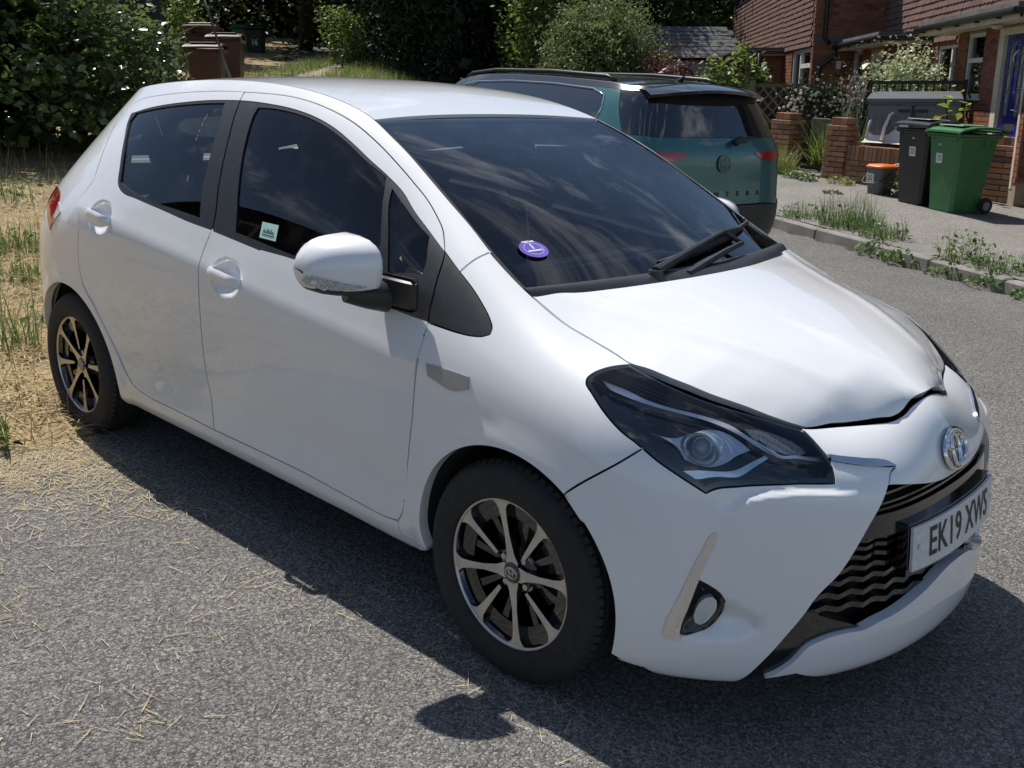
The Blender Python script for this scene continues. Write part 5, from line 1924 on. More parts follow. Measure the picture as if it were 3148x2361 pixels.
doors = {}
front_door_cut = cut(HS, [FD], [UV['blk_front']], sp=.03, extra=[(c_f, .11, .009)])
front_trim_cut = cut(HS, [FD, UV['blk_front']], [UV['gl_front'], UV['gl_quarter']], sp=.03)
front_glass_cut = cut(HS, [UV['gl_front']], inset=-.004, sp=.05)
quarter_cut = cut(HS, [UV['gl_quarter']], inset=-.004, sp=.05)
front_lin_cut = cut(HS, [FD], [UV['gl_front'], UV['gl_quarter']], inset=.02, sp=.09)
rear_door_cut = cut(HS, [RD], [UV['blk_rear']], sp=.03, extra=[(c_r, .11, .009)])
rear_trim_cut = cut(HS, [RD, UV['blk_rear']], [UV['gl_rear']], sp=.03)
rear_glass_cut = cut(HS, [UV['gl_rear']], inset=-.004, sp=.05)
rear_lin_cut = cut(HS, [RD], [UV['gl_rear']], inset=.02, sp=.09)
for sgn in (-1, 1):
    fd = shell('front_door', HS, *front_door_cut, WHITE, car, side=sgn, flange=.03, disp=lambda P, uv: bw_f(P, uv) + cream(P, uv))
    shell('window_trim', HS, *front_trim_cut, BLKPL, fd, side=sgn, off=-.002, flange=.03)
    shell('window_pane', HS, *front_glass_cut, GL_SIDE, fd, side=sgn, off=-.007, flange=0)
    shell('quarter_pane', HS, *quarter_cut, GL_SIDE, fd, side=sgn, off=-.006, flange=0)
    shell('door_lining', HS, *front_lin_cut, DARKIN, fd, side=sgn, off=-.035, flange=0)
    handle('f', fd, sgn, p_f, -.088, .092, .012, -.004, True)
    rd = shell('rear_door', HS, *rear_door_cut, WHITE, car, side=sgn, flange=.03, disp=lambda P, uv: bw_r(P, uv) + cream(P, uv) + arch_lip(P, uv))
    shell('window_trim', HS, *rear_trim_cut, BLKPL, rd, side=sgn, off=-.002, flange=.03)
    shell('window_pane', HS, *rear_glass_cut, GL_REAR, rd, side=sgn, off=-.007, flange=0)
    shell('door_lining', HS, *rear_lin_cut, DARKIN, rd, side=sgn, off=-.035, flange=0)
    handle('r', rd, sgn, p_r, -.088, .092, .012, -.004, False)
    doors[sgn] = (fd, rd)

# body side: screen pillar, roof rail, rear quarter, sill
sill = [HS.inv([0, 2], (x, .215), u, 1.0) for x, u in ((-.40, 9.7), (-.8, 11.4), (-1.3, 13), (-1.8, 14.3), (-2.15, 15.2))]
rear_low = [HS.inv([0, 2], (x, z), u, 1.0) for x, z, u in ((-2.86, .262, 18), (-2.95, .262, 18.6))] + [(19.4, .9), (20.2, .9), (21, .9)]
BODY = (UV['pseam'] + [UV['tri_edge'][0]] + UV['fd_A'][::-1][1:] + UV['dr_out'][1:] + UV['fd_C'][::-1][1:] + UV['fender_lo'][1:] + sill +
        ARCH_R + rear_low + [(21, 3), (21, 6), (21, 8), (21, 9.5), (21, 11), (20, 11), (19, 11), (18, 11), (17, 11), (16, 11), (15, 11), (14, 11), (13, 11), (12.4, 11)] + UV['wsedge'][:6])
REARWIN = [(18.75, 7.7), (18.85, 9.0), (19.0, 10.2), (21, 10.4), (21, 7.4), (20, 7.4)]
body_cut = cut(HS, [BODY], [UV['tail'], REARWIN], sp=.032)
both('body', body_cut, WHITE, car, flange=.03, disp=arch_lip)
lin_cut = cut(HS, [[(9.3, 10.9), (9.6, 9.6), (10.6, 9.6), (11.5, 9.75), (13, 9.9), (15.5, 9.8), (16.2, 9.5), (16.6, 7.2), (16.4, 4.5), (18, 3), (20.9, 3), (20.9, 6.9), (18.6, 7.2), (18.7, 10.5), (20.9, 10.6), (20.9, 10.95), (17, 10.95), (14, 10.95), (12, 10.95), (10.5, 10.95)]], [], sp=.07)
both('pillar_lining', lin_cut, LINER, car, off=-.03, flange=0)
both('rear_window', cut(HS, [REARWIN], inset=.001, sp=.06), glass('rear_glass', (.45, .5, .5)), car, off=-.004, flange=0)
for o in both('tail_lamp', cut(HS, [UV['tail']], inset=.001, sp=.02), REDL, car, off=.003, flange=.03):
    pass
both('tail_lamp_glass', cut(HS, [UV['tailc']], inset=.001, sp=.02), REDCLR, car, off=.004, flange=.01)

# front wing
tri = UV['tri_edge2']
i0 = 5
FEN = (UV['tri_edge2'] + UV['fd_B'][6:] + UV['fender_lo'][1:] + ARCH_F[2:19] + UV['seam_fb'] + UV['hl'][9::-1] + UV['fedge'][::-1][1:] + UV['wsedge'][::-1][1:2] + UV['pseam'])
both('front_wing', cut(HS, [FEN], [UV['blk_fender']], sp=.028), WHITE, car, flange=.03, disp=arch_lip)
both('wing_trim', cut(HS, [UV['blk_fender']], inset=.0015, sp=.03), BLKPL, car, off=-.0015, flange=.02)


# bumper with the ledge under the lamp and the fog lamp pocket
ledge = np.array(sorted(UV['ledge']))
pocket = np.asarray(UV['pocket'])
psc = np.array([.14, .105])


def bump_relief(P, uv):
    u = np.abs(uv[:, 0])
    q = np.stack([u, uv[:, 1]], 1)
    vl = np.interp(u, ledge[:, 0], ledge[:, 1])
    fade = np.clip((u - 2.3) / .6, 0, 1) * np.clip((ledge[-1, 0] + .25 - u) / .5, 0, 1)
    t = np.clip((vl - uv[:, 1]) / .34 + .5, 0, 1)
    d = .014 * t * t * (3 - 2 * t) * np.clip(1 - (vl - uv[:, 1]) / 3.2, 0, 1) * fade
    ins = in_poly(pocket, q)
    dd = seg_dist(pocket * psc, q * psc)
    t2 = np.clip(dd / .05, 0, 1)
    d -= np.where(ins, .028 * t2 * t2 * (3 - 2 * t2), 0)
    return d + arch_lip(P, uv)


BUMP = UV['seam_fb'] + UV['hl'][9:19] + [UV['chrome_nose'][6], UV['chrome_nose'][4]] + UV['grille_edge'] + UV['bump_bot'][1:] + ARCH_F[:18:-1]
both('front_bumper', cut(HS, [BUMP], [UV['fog_blk'], UV['fog_chrome']], sp=.0125, inset=.002), WHITE, car, flange=.03, disp=bump_relief)


def sym(l):
    """half outline running from the centre line out and back to the centre line -> closed across it"""
    m = [(-a, b) for a, b in l[::-1]]
    return l + m


UV['hood_front'] = UV['hood_front'][:6] + [(0.0, 9.95)]
nose_half = UV['hood_front'][::-1] + UV['hl'][22:19:-1] + [UV['chrome_nose'][0], UV['chrome_nose'][3], UV['grille_edge'][0], UV['grille_edge'][1]] + UV['nose_bot'] + [(0, 5.13)]
nc = cut(HS, [sym(nose_half)], sp=.02)
shell('nose_panel', HS, *nc, WHITE, car, side=1, flange=.025)
lip_half = [(0.0, 2.93)] + UV['lip_top'][::-1][1:] + UV['lip_bot'][:2] + [(2.75, 1.15), (1.9, 1.0), (1.0, .95), (0, .95)]
shell('bumper_lip', HS, *cut(HS, [sym(lip_half)], sp=.02), WHITE, car, side=1, off=.004, flange=.03)
shell('under_tray', HS, *cut(HS, [sym([(0, 1.3), (2, 1.3), (4, 1.3), (5.4, 1.3), (5.8, .6), (5.4, 0), (3, 0), (0, 0)])], sp=.05), BLKPL, car, side=1, off=-.012, flange=.05)
# grille: dark back, gloss frame corners, slats and the bumper beam
gr_half = [(0, 5.6), (1.6, 6.2)] + UV['grille_edge'][1:] + [(3.4, .8), (2, 1.4), (0, 1.6)]
grille = shell('grille', HS, *cut(HS, [sym(gr_half)], sp=.05, inset=-.012), pm('grille_void', (.004, .004, .004), (.006, .006, .006), 20, rough=.6), car, side=1, off=-.075, flange=0)
ge = np.array(UV['grille_edge'])
lt = np.array(sorted(UV['lip_top']))


def u_open(v):
    o = np.argsort(ge[:, 1])
    return float(np.interp(v, ge[o, 1], ge[o, 0]))


def slat(v0, dv, wob, off, depth, ulim=None, ph=0.0):
    ul = ulim or u_open(v0) + .06
    n = 70
    us = np.linspace(-ul, ul, n)
    w = wob * np.abs(((np.abs(us) * 2.1 + ph) % 1.0) - .5)
    V, F = [], []
    for dvv, of in ((0, off), (dv, off), (dv * .85, off - depth), (dv * .15, off - depth)):
        P, N, _, _ = HS(us, v0 + w + dvv)
        V.append(P + N * (of - .012 * np.abs(((np.abs(us) * 2.1 + ph) % 1.0) - .5) * (wob > 0))[:, None] if wob else P + N * of)
    V = np.concatenate(V)
    for i in range(n - 1):
        for k in range(4):
            k2 = (k + 1) % 4
            F.append((k * n + i, k * n + i + 1, k2 * n + i + 1, k2 * n + i))
    return V, F


for v0, dv, wob, off, dep in ((2.66, .09, .10, -.020, .03), (2.86, .09, .12, -.024, .03), (3.08, .09, .12, -.028, .03), (3.30, .09, .12, -.028, .03), (3.52, .09, .12, -.028, .03),
                              (3.74, .09, .10, -.026, .03), (3.94, .08, .08, -.024, .03), (4.80, .09, 0, -.022, .04), (4.98, .08, 0, -.026, .04), (5.30, .10, 0, -.034, .04)):
    V, F = slat(v0, dv, wob, off, dep)
    obj('slat', mesh('slat', V, F, BLKGL, False), grille)
shell('bumper_beam', HS, *cut(HS, [sym([(0, 4.72)] + [(u, 4.72) for u in (.8, 1.6, 2.2)] + [(2.75, 4.55), (2.95, 4.2), (2.2, 4.10), (1.2, 4.06), (0, 4.06)])], sp=.03, inset=0), BLKGL, car, side=1, off=-.012, flange=.05)
gf = UV['grille_edge'][-4:]
corner = [gf[0], gf[1], gf[2], gf[3]] + UV['lip_bot'][:1] + UV['lip_top'][1:6]
both('grille_corner', cut(HS, [corner], sp=.02, inset=0), BLKGL, car, off=-.010, flange=.04)

# number plate, bent with the nose
plate_uv = [HS.inv([1, 2], (y, z), .8, 3.6) for y, z in ((.002, .532), (.13, .532), (.26, .532), (.26, .421), (.13, .421), (.002, .421))]
plate_uv[0] = (0.0, plate_uv[0][1])
plate_uv[-1] = (0.0, plate_uv[-1][1])
pl = shell('number_plate', HS, *cut(HS, [sym(plate_uv)], sp=.02, inset=0), PLATEW, car, side=1, off=.016, flange=.008)
pb = [(a * (1.035 if a > 0 else 1), b + (.09 if i < 3 else -.09)) for i, (a, b) in enumerate(plate_uv)]
shell('plate_holder', HS, *cut(HS, [sym(pb)], sp=.03, inset=0), BLKGL, car, side=1, off=.006, flange=.03)


def on_nose(V, off, z0, rev=True):
    """lays flat lettering (x to the reader's right, y up) on the nose, centred at height z0"""
    out = []
    for x, y, d in V:
        u, v = HS.inv([1, 2], (abs(x), z0 + y), .3 + abs(x) * 5, 3.7)
        P, N, _, _ = HS([u], [v])
        P, N = P[0], N[0]
        q = P + N * (off + d)
        if (x > 0) != (q[1] > 0):
            q[1] *= -1
        out.append(q)
    return out


V, F = text_mesh('EK19 XWS', .104, font_scale=(.80, 1), space=1.02, bold=.0012)
obj('plate_lettering', mesh('plate_lettering', on_nose(V, .0175, .4765), F, INK), pl)
for y in (-.235, .235):
    q = on_nose([(y, 0, 0)], .0165, .478)[0]
    MB().lathe([(0, .004), (.006, .003), (.0075, 0)], 12, Matrix.Translation(Vector(q)) @ Matrix.Rotation(math.pi / 2, 4, 'Y')).build('plate_bolt', PLATEW, pl, True)

# nose badge: rings
Pn, Nn, _, _ = HS([0.0], [HS.inv([1, 2], (.0, .667), 0.0, 6.0)[1]])
bn = Vector(Nn[0])
bc = Vector(Pn[0]) + bn * .006
bm = Matrix.Translation(bc) @ (Matrix((Vector((0, 1, 0)), bn.cross(Vector((0, 1, 0))), bn)).transposed().to_4x4())


def ring(cx, cy, a, b, w, n=40, h=.006):
    V, F = [], []
    for i in range(n):
        t = 2 * math.pi * i / n
        c, s = math.cos(t), math.sin(t)
        for k, (dr, z) in enumerate(((-w, 0), (-w * .5, h), (w * .5, h), (w, 0))):
            V.append(bm @ Vector((cx + (a + dr) * c, cy + (b + dr) * s, z)))
    for i in range(n):
        j = (i + 1) % n
        for k in range(3):
            F.append((i * 4 + k, j * 4 + k, j * 4 + k + 1, i * 4 + k + 1))
    return V, F


badge = MB()
for a in ((0, 0, .068, .049, .0075), (0, 0, .021, .046, .005), (0, .018, .047, .019, .005)):
    badge.add(*ring(*a))
bd = badge.build('nose_badge', CHROME, car, True)
bb = MB()
bb.lathe([(0, -.001), (1, -.001)], 40, bm @ Matrix.Diagonal((.066, .047, 1, 1)))
bb.build('badge_backing', pm('badge_blue', (.03, .07, .16), (.06, .12, .25), 20, rough=.1, coat=1), bd)

# head lamps
for sgn in (-1, 1):
    hl = shell('headlight', HS, *cut(HS, [UV['hl']], inset=.006, sp=.03), pm('lamp_bezel', (.006, .007, .009), (.012, .013, .016), 30, rough=.25, coat=.6), car, side=sgn, off=-.045, flange=0)
    shell('lens', HS, *cut(HS, [UV['hl']], inset=.003, sp=.02), GL_LAMP, hl, side=sgn, off=-.001, flange=0)
    shell('lamp_surround', HS, *cut(HS, [UV['hl']], [[tuple(np.asarray(q)) for q in inset_loop(np.array(UV['hl']) * np.array([.14, .05]), .011) / np.array([.14, .05])]], inset=.002, sp=.02), BLKGL, hl, side=sgn, off=-.004, flange=.045)
    shell('chrome_strip', HS, *cut(HS, [UV['chrome_up']], inset=0, sp=.012, edge=.008), LAMPCHR, hl, side=sgn, off=-.012, flange=.02)
    shell('chrome_strip', HS, *cut(HS, [UV['chrome_lo']], inset=0, sp=.012, edge=.008), LAMPCHR, hl, side=sgn, off=-.016, flange=.02)
    pe = np.array(UV['proj'][0])
    eye = np.array(UV['chrome_eye'])

    def eye_relief(P, uv, pe=pe):
        r = np.hypot((uv[:, 0] - pe[0]) * .13, (uv[:, 1] - pe[1]) * .055) / .03
        return -.030 * np.exp(-r ** 2)
    shell('projector_bowl', HS, *cut(HS, [UV['chrome_eye']], inset=0, sp=.008, edge=.006), LAMPCHR, hl, side=sgn, off=-.014, flange=.02, disp=eye_relief)
    P, N, _, _ = HS([pe[0]], [pe[1]])
    c = Vector(P[0] - N[0] * .032)
    c.y *= -1 if sgn < 0 else 1
    m = MB().ellipsoid((0, 0, 0), (.024, .027, .027), 20, 12, Matrix.Translation(c))
    m.build('projector_lens', pm('projector_glass', (.50, .56, .60), (.42, .48, .52), 10, rough=.06, coat=1), hl, True)
    shell('indicator_lamp', HS, *cut(HS, [UV['turn']], inset=0, sp=.012, edge=.008), CRYSTAL, hl, side=sgn, off=-.022, flange=.01)
    # dark ribs in the upper band
    rb = MB()
    top = np.array(UV['hl_top'][1:])
    low = np.array(UV['chrome_up'][:9])
    for k in range(5):
        t = .22 + .15 * k
        pts = []
        for s in np.linspace(.06, .86, 14):
            a = top[::-1][0] + 0 * top[0]
            iu = np.interp(s, np.linspace(0, 1, len(top)), top[::-1, 0])
            iv = np.interp(s, np.linspace(0, 1, len(top)), top[::-1, 1])
            ju = np.interp(s, np.linspace(0, 1, len(low)), low[:, 0])
            jv = np.interp(s, np.linspace(0, 1, len(low)), low[:, 1])
            P, N, _, _ = HS([iu + (ju - iu) * t], [iv + (jv - iv) * t])
            q = P[0] - N[0] * .030
            pts.append((q[0], q[1] * (-1 if sgn < 0 else 1), q[2]))
        rb.tube(pts, .0016, 5)
    rb.build('lamp_ribs', pm('lamp_rib', (.03, .035, .045), (.05, .055, .065), 30, rough=.3), hl)
    shell('nose_chrome', HS, *cut(HS, [UV['chrome_nose']], inset=0, sp=.010, edge=.008), CHROME, car, side=sgn, off=.005, flange=.012)
    # fog lamp and its chrome blade
    fg = shell('fog_lamp', HS, *cut(HS, [UV['fog_blk']], inset=0, sp=.01, edge=.008), BLKGL, car, side=sgn, off=-.010, flange=.04,
               disp=lambda P, uv: -.022 * np.clip(seg_dist(np.array(UV['fog_blk']) * psc, uv * psc) / .02, 0, 1))
    shell('fog_lens', HS, *cut(HS, [UV['fog_lens']], inset=0, sp=.008, edge=.006), FROST, fg, side=sgn, off=-.014, flange=.02,
          disp=lambda P, uv: .010 * np.clip(seg_dist(np.array(UV['fog_lens']) * psc, uv * psc) / .03, 0, 1))
    shell('fog_chrome', HS, *cut(HS, [UV['fog_chrome']], inset=0, sp=.008, edge=.008), CHROME, car, side=sgn, off=.002, flange=.02,
          disp=lambda P, uv: .007 * np.clip(seg_dist(np.array(UV['fog_chrome']) * psc, uv * psc) / .03, 0, 1))
    # parking sensor
    su, sv = UV['sensor'][0]
    P, N, _, _ = HS([su], [sv])
    c = Vector(P[0] + N[0] * .0018)
    nn = Vector(N[0])
    if sgn < 0:
        c.y *= -1
        nn.y *= -1
    q = nn.to_track_quat('Z', 'Y').to_matrix().to_4x4()
    ps = MB().lathe([(.0095, 0), (.0095, .0015), (.0075, .0015), (.0075, 0)], 20, Matrix.Translation(c) @ q).build('parking_sensor', INK, car)
    MB().lathe([(0, .0012), (.0075, .0012)], 20, Matrix.Translation(c) @ q).build('sensor_cap', WHITE, ps)
    # pale badge strip on the wing (its lettering is rubbed out in the picture)
    fb = shell('wing_badge', HS, *cut(HS, [UV['fbadge']], inset=0, sp=.01), pm('badge_grey', (.42, .43, .44), (.34, .35, .36), 6, rough=.35, metal=.4), car, side=sgn, off=.004, flange=.004)

# ---- roof, screen, bonnet: sheets spanned from the pillar edge
EDGE_U = np.linspace(11.75, 20.4, 60)


def roof_sheet(s, b):
    """s: 0 screen edge .. 1 tail; b: -1..1 across"""
    u = 11.75 + (20.4 - 11.75) * s
    P, _, _, _ = HS(u, np.full(len(u), 11.0))
    ab = np.abs(b)
    cz = np.interp(s, [0, .12, .3, .6, .8, 1], [.014, .022, .022, .020, .018, .01])
    cx = np.interp(s, [0, .2, 1], [-.055, -.02, 0])
    x = P[:, 0] + cx * (1 - ab ** 2)
    z = P[:, 2] + cz * (1 - ab ** 2.4)
    return np.stack([x, P[:, 1] * b, z], 1)


def sheet(name, fn, s0, s1, ns, nb, mat, parent, off=0.0, b0=-1, b1=1, rim=.0, flipz=False):
    s = np.linspace(s0, s1, ns)
    b = np.linspace(b0, b1, nb)
    SS, BB = np.meshgrid(s, b, indexing='ij')
    P = fn(SS.ravel(), BB.ravel())
    h = 1e-3
    N = np.cross(fn(SS.ravel() + h, BB.ravel()) - P, fn(SS.ravel(), BB.ravel() + h) - P)
    N /= np.linalg.norm(N, axis=1)[:, None] + 1e-12
    if N[len(N) // 2, 2] < 0:
        N = -N
    Q = P + N * off
    i = np.arange(ns * nb).reshape(ns, nb)
    F = np.stack([i[:-1, :-1], i[1:, :-1], i[1:, 1:], i[:-1, 1:]], -1).reshape(-1, 4)
    V = Q
    NN = N
    if rim:
        ring_ = np.concatenate([i[0, :], i[1:, -1], i[-1, -2::-1], i[-2:0:-1, 0]])
        k = len(ring_)
        n0 = len(V)
        V = np.concatenate([V, Q[ring_], Q[ring_] - N[ring_] * rim])
        o = (Q[ring_] - Q.mean(0)) * np.array([1, 1, 0])
        o /= np.linalg.norm(o, axis=1)[:, None] + 1e-9
        NN = np.concatenate([NN, o, o])
        j = np.arange(k)
        j2 = (j + 1) % k
        F = np.concatenate([F, np.stack([n0 + j, n0 + j2, n0 + k + j2, n0 + k + j], 1)])
    f = F[0]
    if np.cross(Q[f[1]] - Q[f[0]], Q[f[2]] - Q[f[1]]) @ N[f[0]] < 0:
        F = F[:, ::-1]
    me = mesh(name, V, np.ascontiguousarray(F), mat, True)
    if len(me.vertices) == len(NN):
        me.normals_split_custom_set_from_vertices([tuple(n) for n in NN])
    return obj(name, me, parent)


sheet('roof', roof_sheet, .0, 1, 60, 31, WHITE, car, b0=-.994, b1=.994, rim=.012)
sheet('roof_lining', roof_sheet, .02, .97, 24, 13, LINER, car, off=-.035, b0=-.97, b1=.97)

WS = np.array(UV['wsedge'])[::-1]          # bottom corner up to the roof corner
WS[:, 1] = np.minimum(WS[:, 1] + .0, 11)
ws_P = HS(WS[:, 0], WS[:, 1])[0]
ws_t = np.concatenate([[0], np.cumsum(np.linalg.norm(np.diff(ws_P, axis=0), axis=1))])
ws_t /= ws_t[-1]


def smooth_path(P, t, deg=4):
    return [np.poly1d(np.polyfit(t, P[:, k], deg)) for k in range(3)]


ws_f = smooth_path(ws_P, ws_t)
top_c = roof_sheet(np.array([0.0]), np.array([0.0]))[0]
SC0 = np.array([.0, 0, .998])


def screen_sheet(s, b):
    e = np.stack([f(s) for f in ws_f], 1)
    c = SC0 + (np.array([top_c[0] + .012, 0, top_c[2] - .006]) - SC0) * s[:, None]
    c[:, 2] += .020 * np.sin(np.pi * s)
    c[:, 0] += .012 * np.sin(np.pi * s)
    w = np.abs(b)[:, None] ** 2
    P = c + (e - c) * w
    P[:, 1] = e[:, 1] * b
    return P


ws = sheet('windscreen', screen_sheet, .0, .992, 40, 41, GL_FRONT, car, off=-.004, b0=-.995, b1=.995)
FRIT = pm('screen_frit', (.004, .005, .006), (.006, .007, .008), 30, rough=.10, coat=1)
sheet('screen_border', screen_sheet, .0, .115, 6, 31, FRIT, ws, off=-.006, b0=-.99, b1=.99)
sheet('screen_border', screen_sheet, .955, .992, 4, 31, FRIT, ws, off=-.006, b0=-.99, b1=.99)
for b in (-1, 1):
    sheet('screen_border', screen_sheet, .10, .97, 30, 3, FRIT, ws, off=-.006, b0=b * .992, b1=b * .95)
    sheet('screen_seal', screen_sheet, .0, 1, 30, 3, RUBBER, ws, off=-.002, b0=b * 1.002, b1=b * .984)

EB = np.array(UV['hood_front'][::-1] + UV['hl_top'][1:] + UV['fedge'][::-1][1:])
eb_P = HS(EB[:, 0], EB[:, 1])[0]
sel = [i for i in range(len(EB)) if EB[i, 0] > .1]
ex = np.concatenate([[.74], eb_P[sel, 0], [-.16]])
ey = np.concatenate([[.01], eb_P[sel, 1], [.665]])
ez = np.concatenate([[.803], eb_P[sel, 2], [1.015]])
o = np.argsort(ex)
ex, ey, ez = ex[o], ey[o], ez[o]
bn_x = np.linspace(-.16, .735, 200)


def gsm(y, w=7):
    k = np.exp(-np.linspace(-2, 2, 2 * w + 1) ** 2)
    return np.convolve(np.pad(y, w, mode='reflect', reflect_type='odd'), k / k.sum(), 'valid')


bn_y, bn_z = gsm(np.interp(bn_x, ex, ey)), gsm(np.interp(bn_x, ex, ez))
cxs = [-.16, .06, .15, .3, .45, .6, .69, .735]
bn_c = gsm(np.interp(bn_x, cxs, [1.043, 1.010, .989, .954, .911, .860, .822, .797]), 14)


class BonnetSkin:
    NU = 1

    def __call__(self, x, y):
        x = np.asarray(x, float)
        y = np.asarray(y, float)

        def z(x, y):
            e, h, c = np.interp(x, bn_x, bn_y), np.interp(x, bn_x, bn_z), np.interp(x, bn_x, bn_c)
            r = np.abs(y) / np.maximum(e, .05)
            q = c - (c - h) * np.minimum(r, 1.35) ** 2.15
            yl = .60 - .50 * (x + .1) * 1.0
            return q + .0045 * np.exp(-((np.abs(y) - yl) / .035) ** 2) * np.clip((.66 - x) / .1, 0, 1)
        P = np.stack([x, y, z(x, y)], 1)
        h = 4e-3
        N = np.stack([-(z(x + h, y) - z(x - h, y)) / 2 / h, -(z(x, y + h) - z(x, y - h)) / 2 / h, np.ones(len(x))], 1)
        N /= np.linalg.norm(N, axis=1)[:, None]
        # settle onto the surrounding panels along the front edge
        d2 = (P[:, None, 0] - eb_P[None, :, 0]) ** 2 + (np.abs(P[:, None, 1]) - eb_P[None, :, 1]) ** 2
        w = np.exp(-d2 / .055 ** 2)
        r = eb_P[:, 2] - z(eb_P[:, 0], eb_P[:, 1])
        P[:, 2] += (w @ r) / (w.sum(1) + .35)
        return P, N, np.ones(len(x)), np.ones(len(x))


BS = BonnetSkin()
half = [(eb_P[i, 0], -eb_P[i, 1]) for i in range(len(EB))]
half[0] = (half[0][0], 0)
back = [(-.085, -.60), (-.045, -.48), (.0, -.33), (.035, -.17), (.047, 0)]
loop = half + back
bon = loop + [(a, -b) for a, b in loop[::-1] if b < -1e-6]
shell('bonnet', BS, *cut(BS, [bon], sp=.022, inset=.0045), WHITE, car, side=1, flange=.02)


# cowl between bonnet and screen, wipers
def cowl_sheet(s, b):
    e = screen_sheet(np.full(len(b), .045), b)
    x2 = np.interp(np.abs(b), [0, .25, .5, .75, .92, 1], [.055, .043, .008, -.037, -.078, -.098])
    z2 = np.interp(np.abs(b), [0, .5, 1], [1.0, .993, .982])
    f = np.stack([x2, e[:, 1] * 1.0, z2], 1)
    P = e + (f - e) * s[:, None]
    P[:, 2] += .012 * np.sin(np.pi * s) - .002
    return P


cw = sheet('scuttle_panel', cowl_sheet, 0, 1, 8, 41, BLKPL, car, rim=.02)
cv = MB()
for k in range(34):
    b = .1 + k * .022
    P = cowl_sheet(np.array([.80, .93]), np.array([b, b]))
    cv.box((P[0] + P[1]) / 2 + np.array([0, 0, .003]), (.012, .004, .003))
cv.build('vent_slots', RUBBER, cw)
wp = MB()
piv = Vector((-.02, -.24, 1.006))


def scr(s, b, off=.012):
    P = screen_sheet(np.array([s]), np.array([b]))[0]
    return Vector(P) + Vector((.5, 0, .8)) * off


a0, a1 = scr(.05, -.02, .03), scr(.14, .62, .03)
wp.tube([piv + Vector((0, 0, -.01)), piv + Vector((0, 0, .025))], [.028, .02], 12)
arm = [piv + Vector((0, 0, .02)), piv.lerp(a1, .35) + Vector((0, 0, .022)), piv.lerp(a1, .75) + Vector((0, 0, .022)), a1]
wp.tube(arm, [.016, .012, .009, .007], 8)
wiper = wp.build('wiper', BLKPL, car, angle=40)
bl = MB()
bl.tube([scr(.06, -.28, .018), scr(.085, .05, .018), scr(.125, .45, .018), scr(.175, .86, .016)], [.007, .012, .012, .007], 6)
bl.build('wiper_blade', RUBBER, wiper)
w2 = MB()
w2.tube([Vector((.01, -.12, 1.01)), scr(.045, .18, .034), scr(.07, .44, .03)], [.012, .009, .008], 6)
w2.tube([scr(.07, .44, .03), scr(.14, .40, .03)], .008, 6)
w2.build('wiper_link', BLKPL, wiper)
# screen stickers
Pp = screen_sheet(np.array([.40]), np.array([-.70]))[0]


def on_screen(V, s0, b0, sx, off):
    """flat drawing (x to the right seen from the front, y up) laid on the glass at s0,b0"""
    out = []
    for x, y, d in V:
        s = s0 + y / 1.02
        b = b0 + x / .62
        P = screen_sheet(np.array([s]), np.array([b]))[0]
        out.append(P + np.array([.5, 0, .8]) * off)
    return out


ss, sb = .205, -.80
disc = [(0.041 * math.cos(t), 0.041 * math.sin(t), 0) for t in np.linspace(0, 2 * math.pi, 33)[:-1]]
PURPLE = pm('sticker_purple', (.17, .10, .50), (.20, .13, .55), 20, rough=.3)
LILAC = pm('sticker_print', (.72, .78, .80), (.65, .72, .76), 20, rough=.4)
st = obj('screen_sticker', mesh('screen_sticker', on_screen(disc, ss, sb, 1, .003), [tuple(range(32))], PURPLE), ws)
rg = [((.027 + dr) * math.cos(t), (.027 + dr) * math.sin(t), 0) for t in np.linspace(0, 2 * math.pi, 33)[:-1] for dr in (0, .0014)]
obj('sticker_ring', mesh('sticker_ring', on_screen(rg, ss, sb, 1, .0042), [(2 * i, 2 * i + 1, (2 * i + 3) % 64, (2 * i + 2) % 64) for i in range(32)], LILAC), st)
for txt, size, dx, dy in (("CRIT'AIR", .010, 0, .034), ('1', .034, 0, .010)):
    V, F = text_mesh(txt, size, bold=.001)
    obj('sticker_lettering', mesh('sticker_lettering', on_screen([(x + dx, y + dy, 0) for x, y, z in V], ss, sb, 1, .0042), F, LILAC), st)
bar = [(-.022, -.012, 0), (.022, -.012, 0), (.022, -.005, 0), (-.022, -.005, 0)]
obj('sticker_bar', mesh('sticker_bar', on_screen(bar, ss, sb, 1, .0042), [(0, 1, 2, 3)], LILAC), st)
# small mint sticker on the driver's window
su_ = np.array(UV['sticker'])
P, N, _, _ = HS(su_[:, 0], su_[:, 1])
Q = (P - N * .004) * np.array([1, -1, 1])
mint = obj('window_sticker', mesh('window_sticker', Q, [(0, 1, 2, 3)], pm('sticker_mint', (.42, .66, .58), (.46, .70, .62), 30, rough=.4)), doors[-1][0])
Qs = (P - N * .003) * np.array([1, -1, 1])


def quadpt(s, t):
    return Qs[0] * (1 - s) * (1 - t) + Qs[1] * s * (1 - t) + Qs[2] * s * t + Qs[3] * (1 - s) * t


mk_ = MB()
for k in range(9):
    s0 = .16 + k * .078
    h = .16 + .09 * math.sin(k * 2.3) + .12 * (1 - abs(k - 4) / 4)
    mk_.add([quadpt(s0, .62 - h), quadpt(s0 + .035, .62 - h * .8), quadpt(s0 + .035, .66), quadpt(s0, .66)], [(0, 1, 2, 3)])
mk_.add([quadpt(.12, .74), quadpt(.88, .74), quadpt(.88, .80), quadpt(.12, .80)], [(0, 1, 2, 3)])
mk_.build('sticker_print', INK, mint)

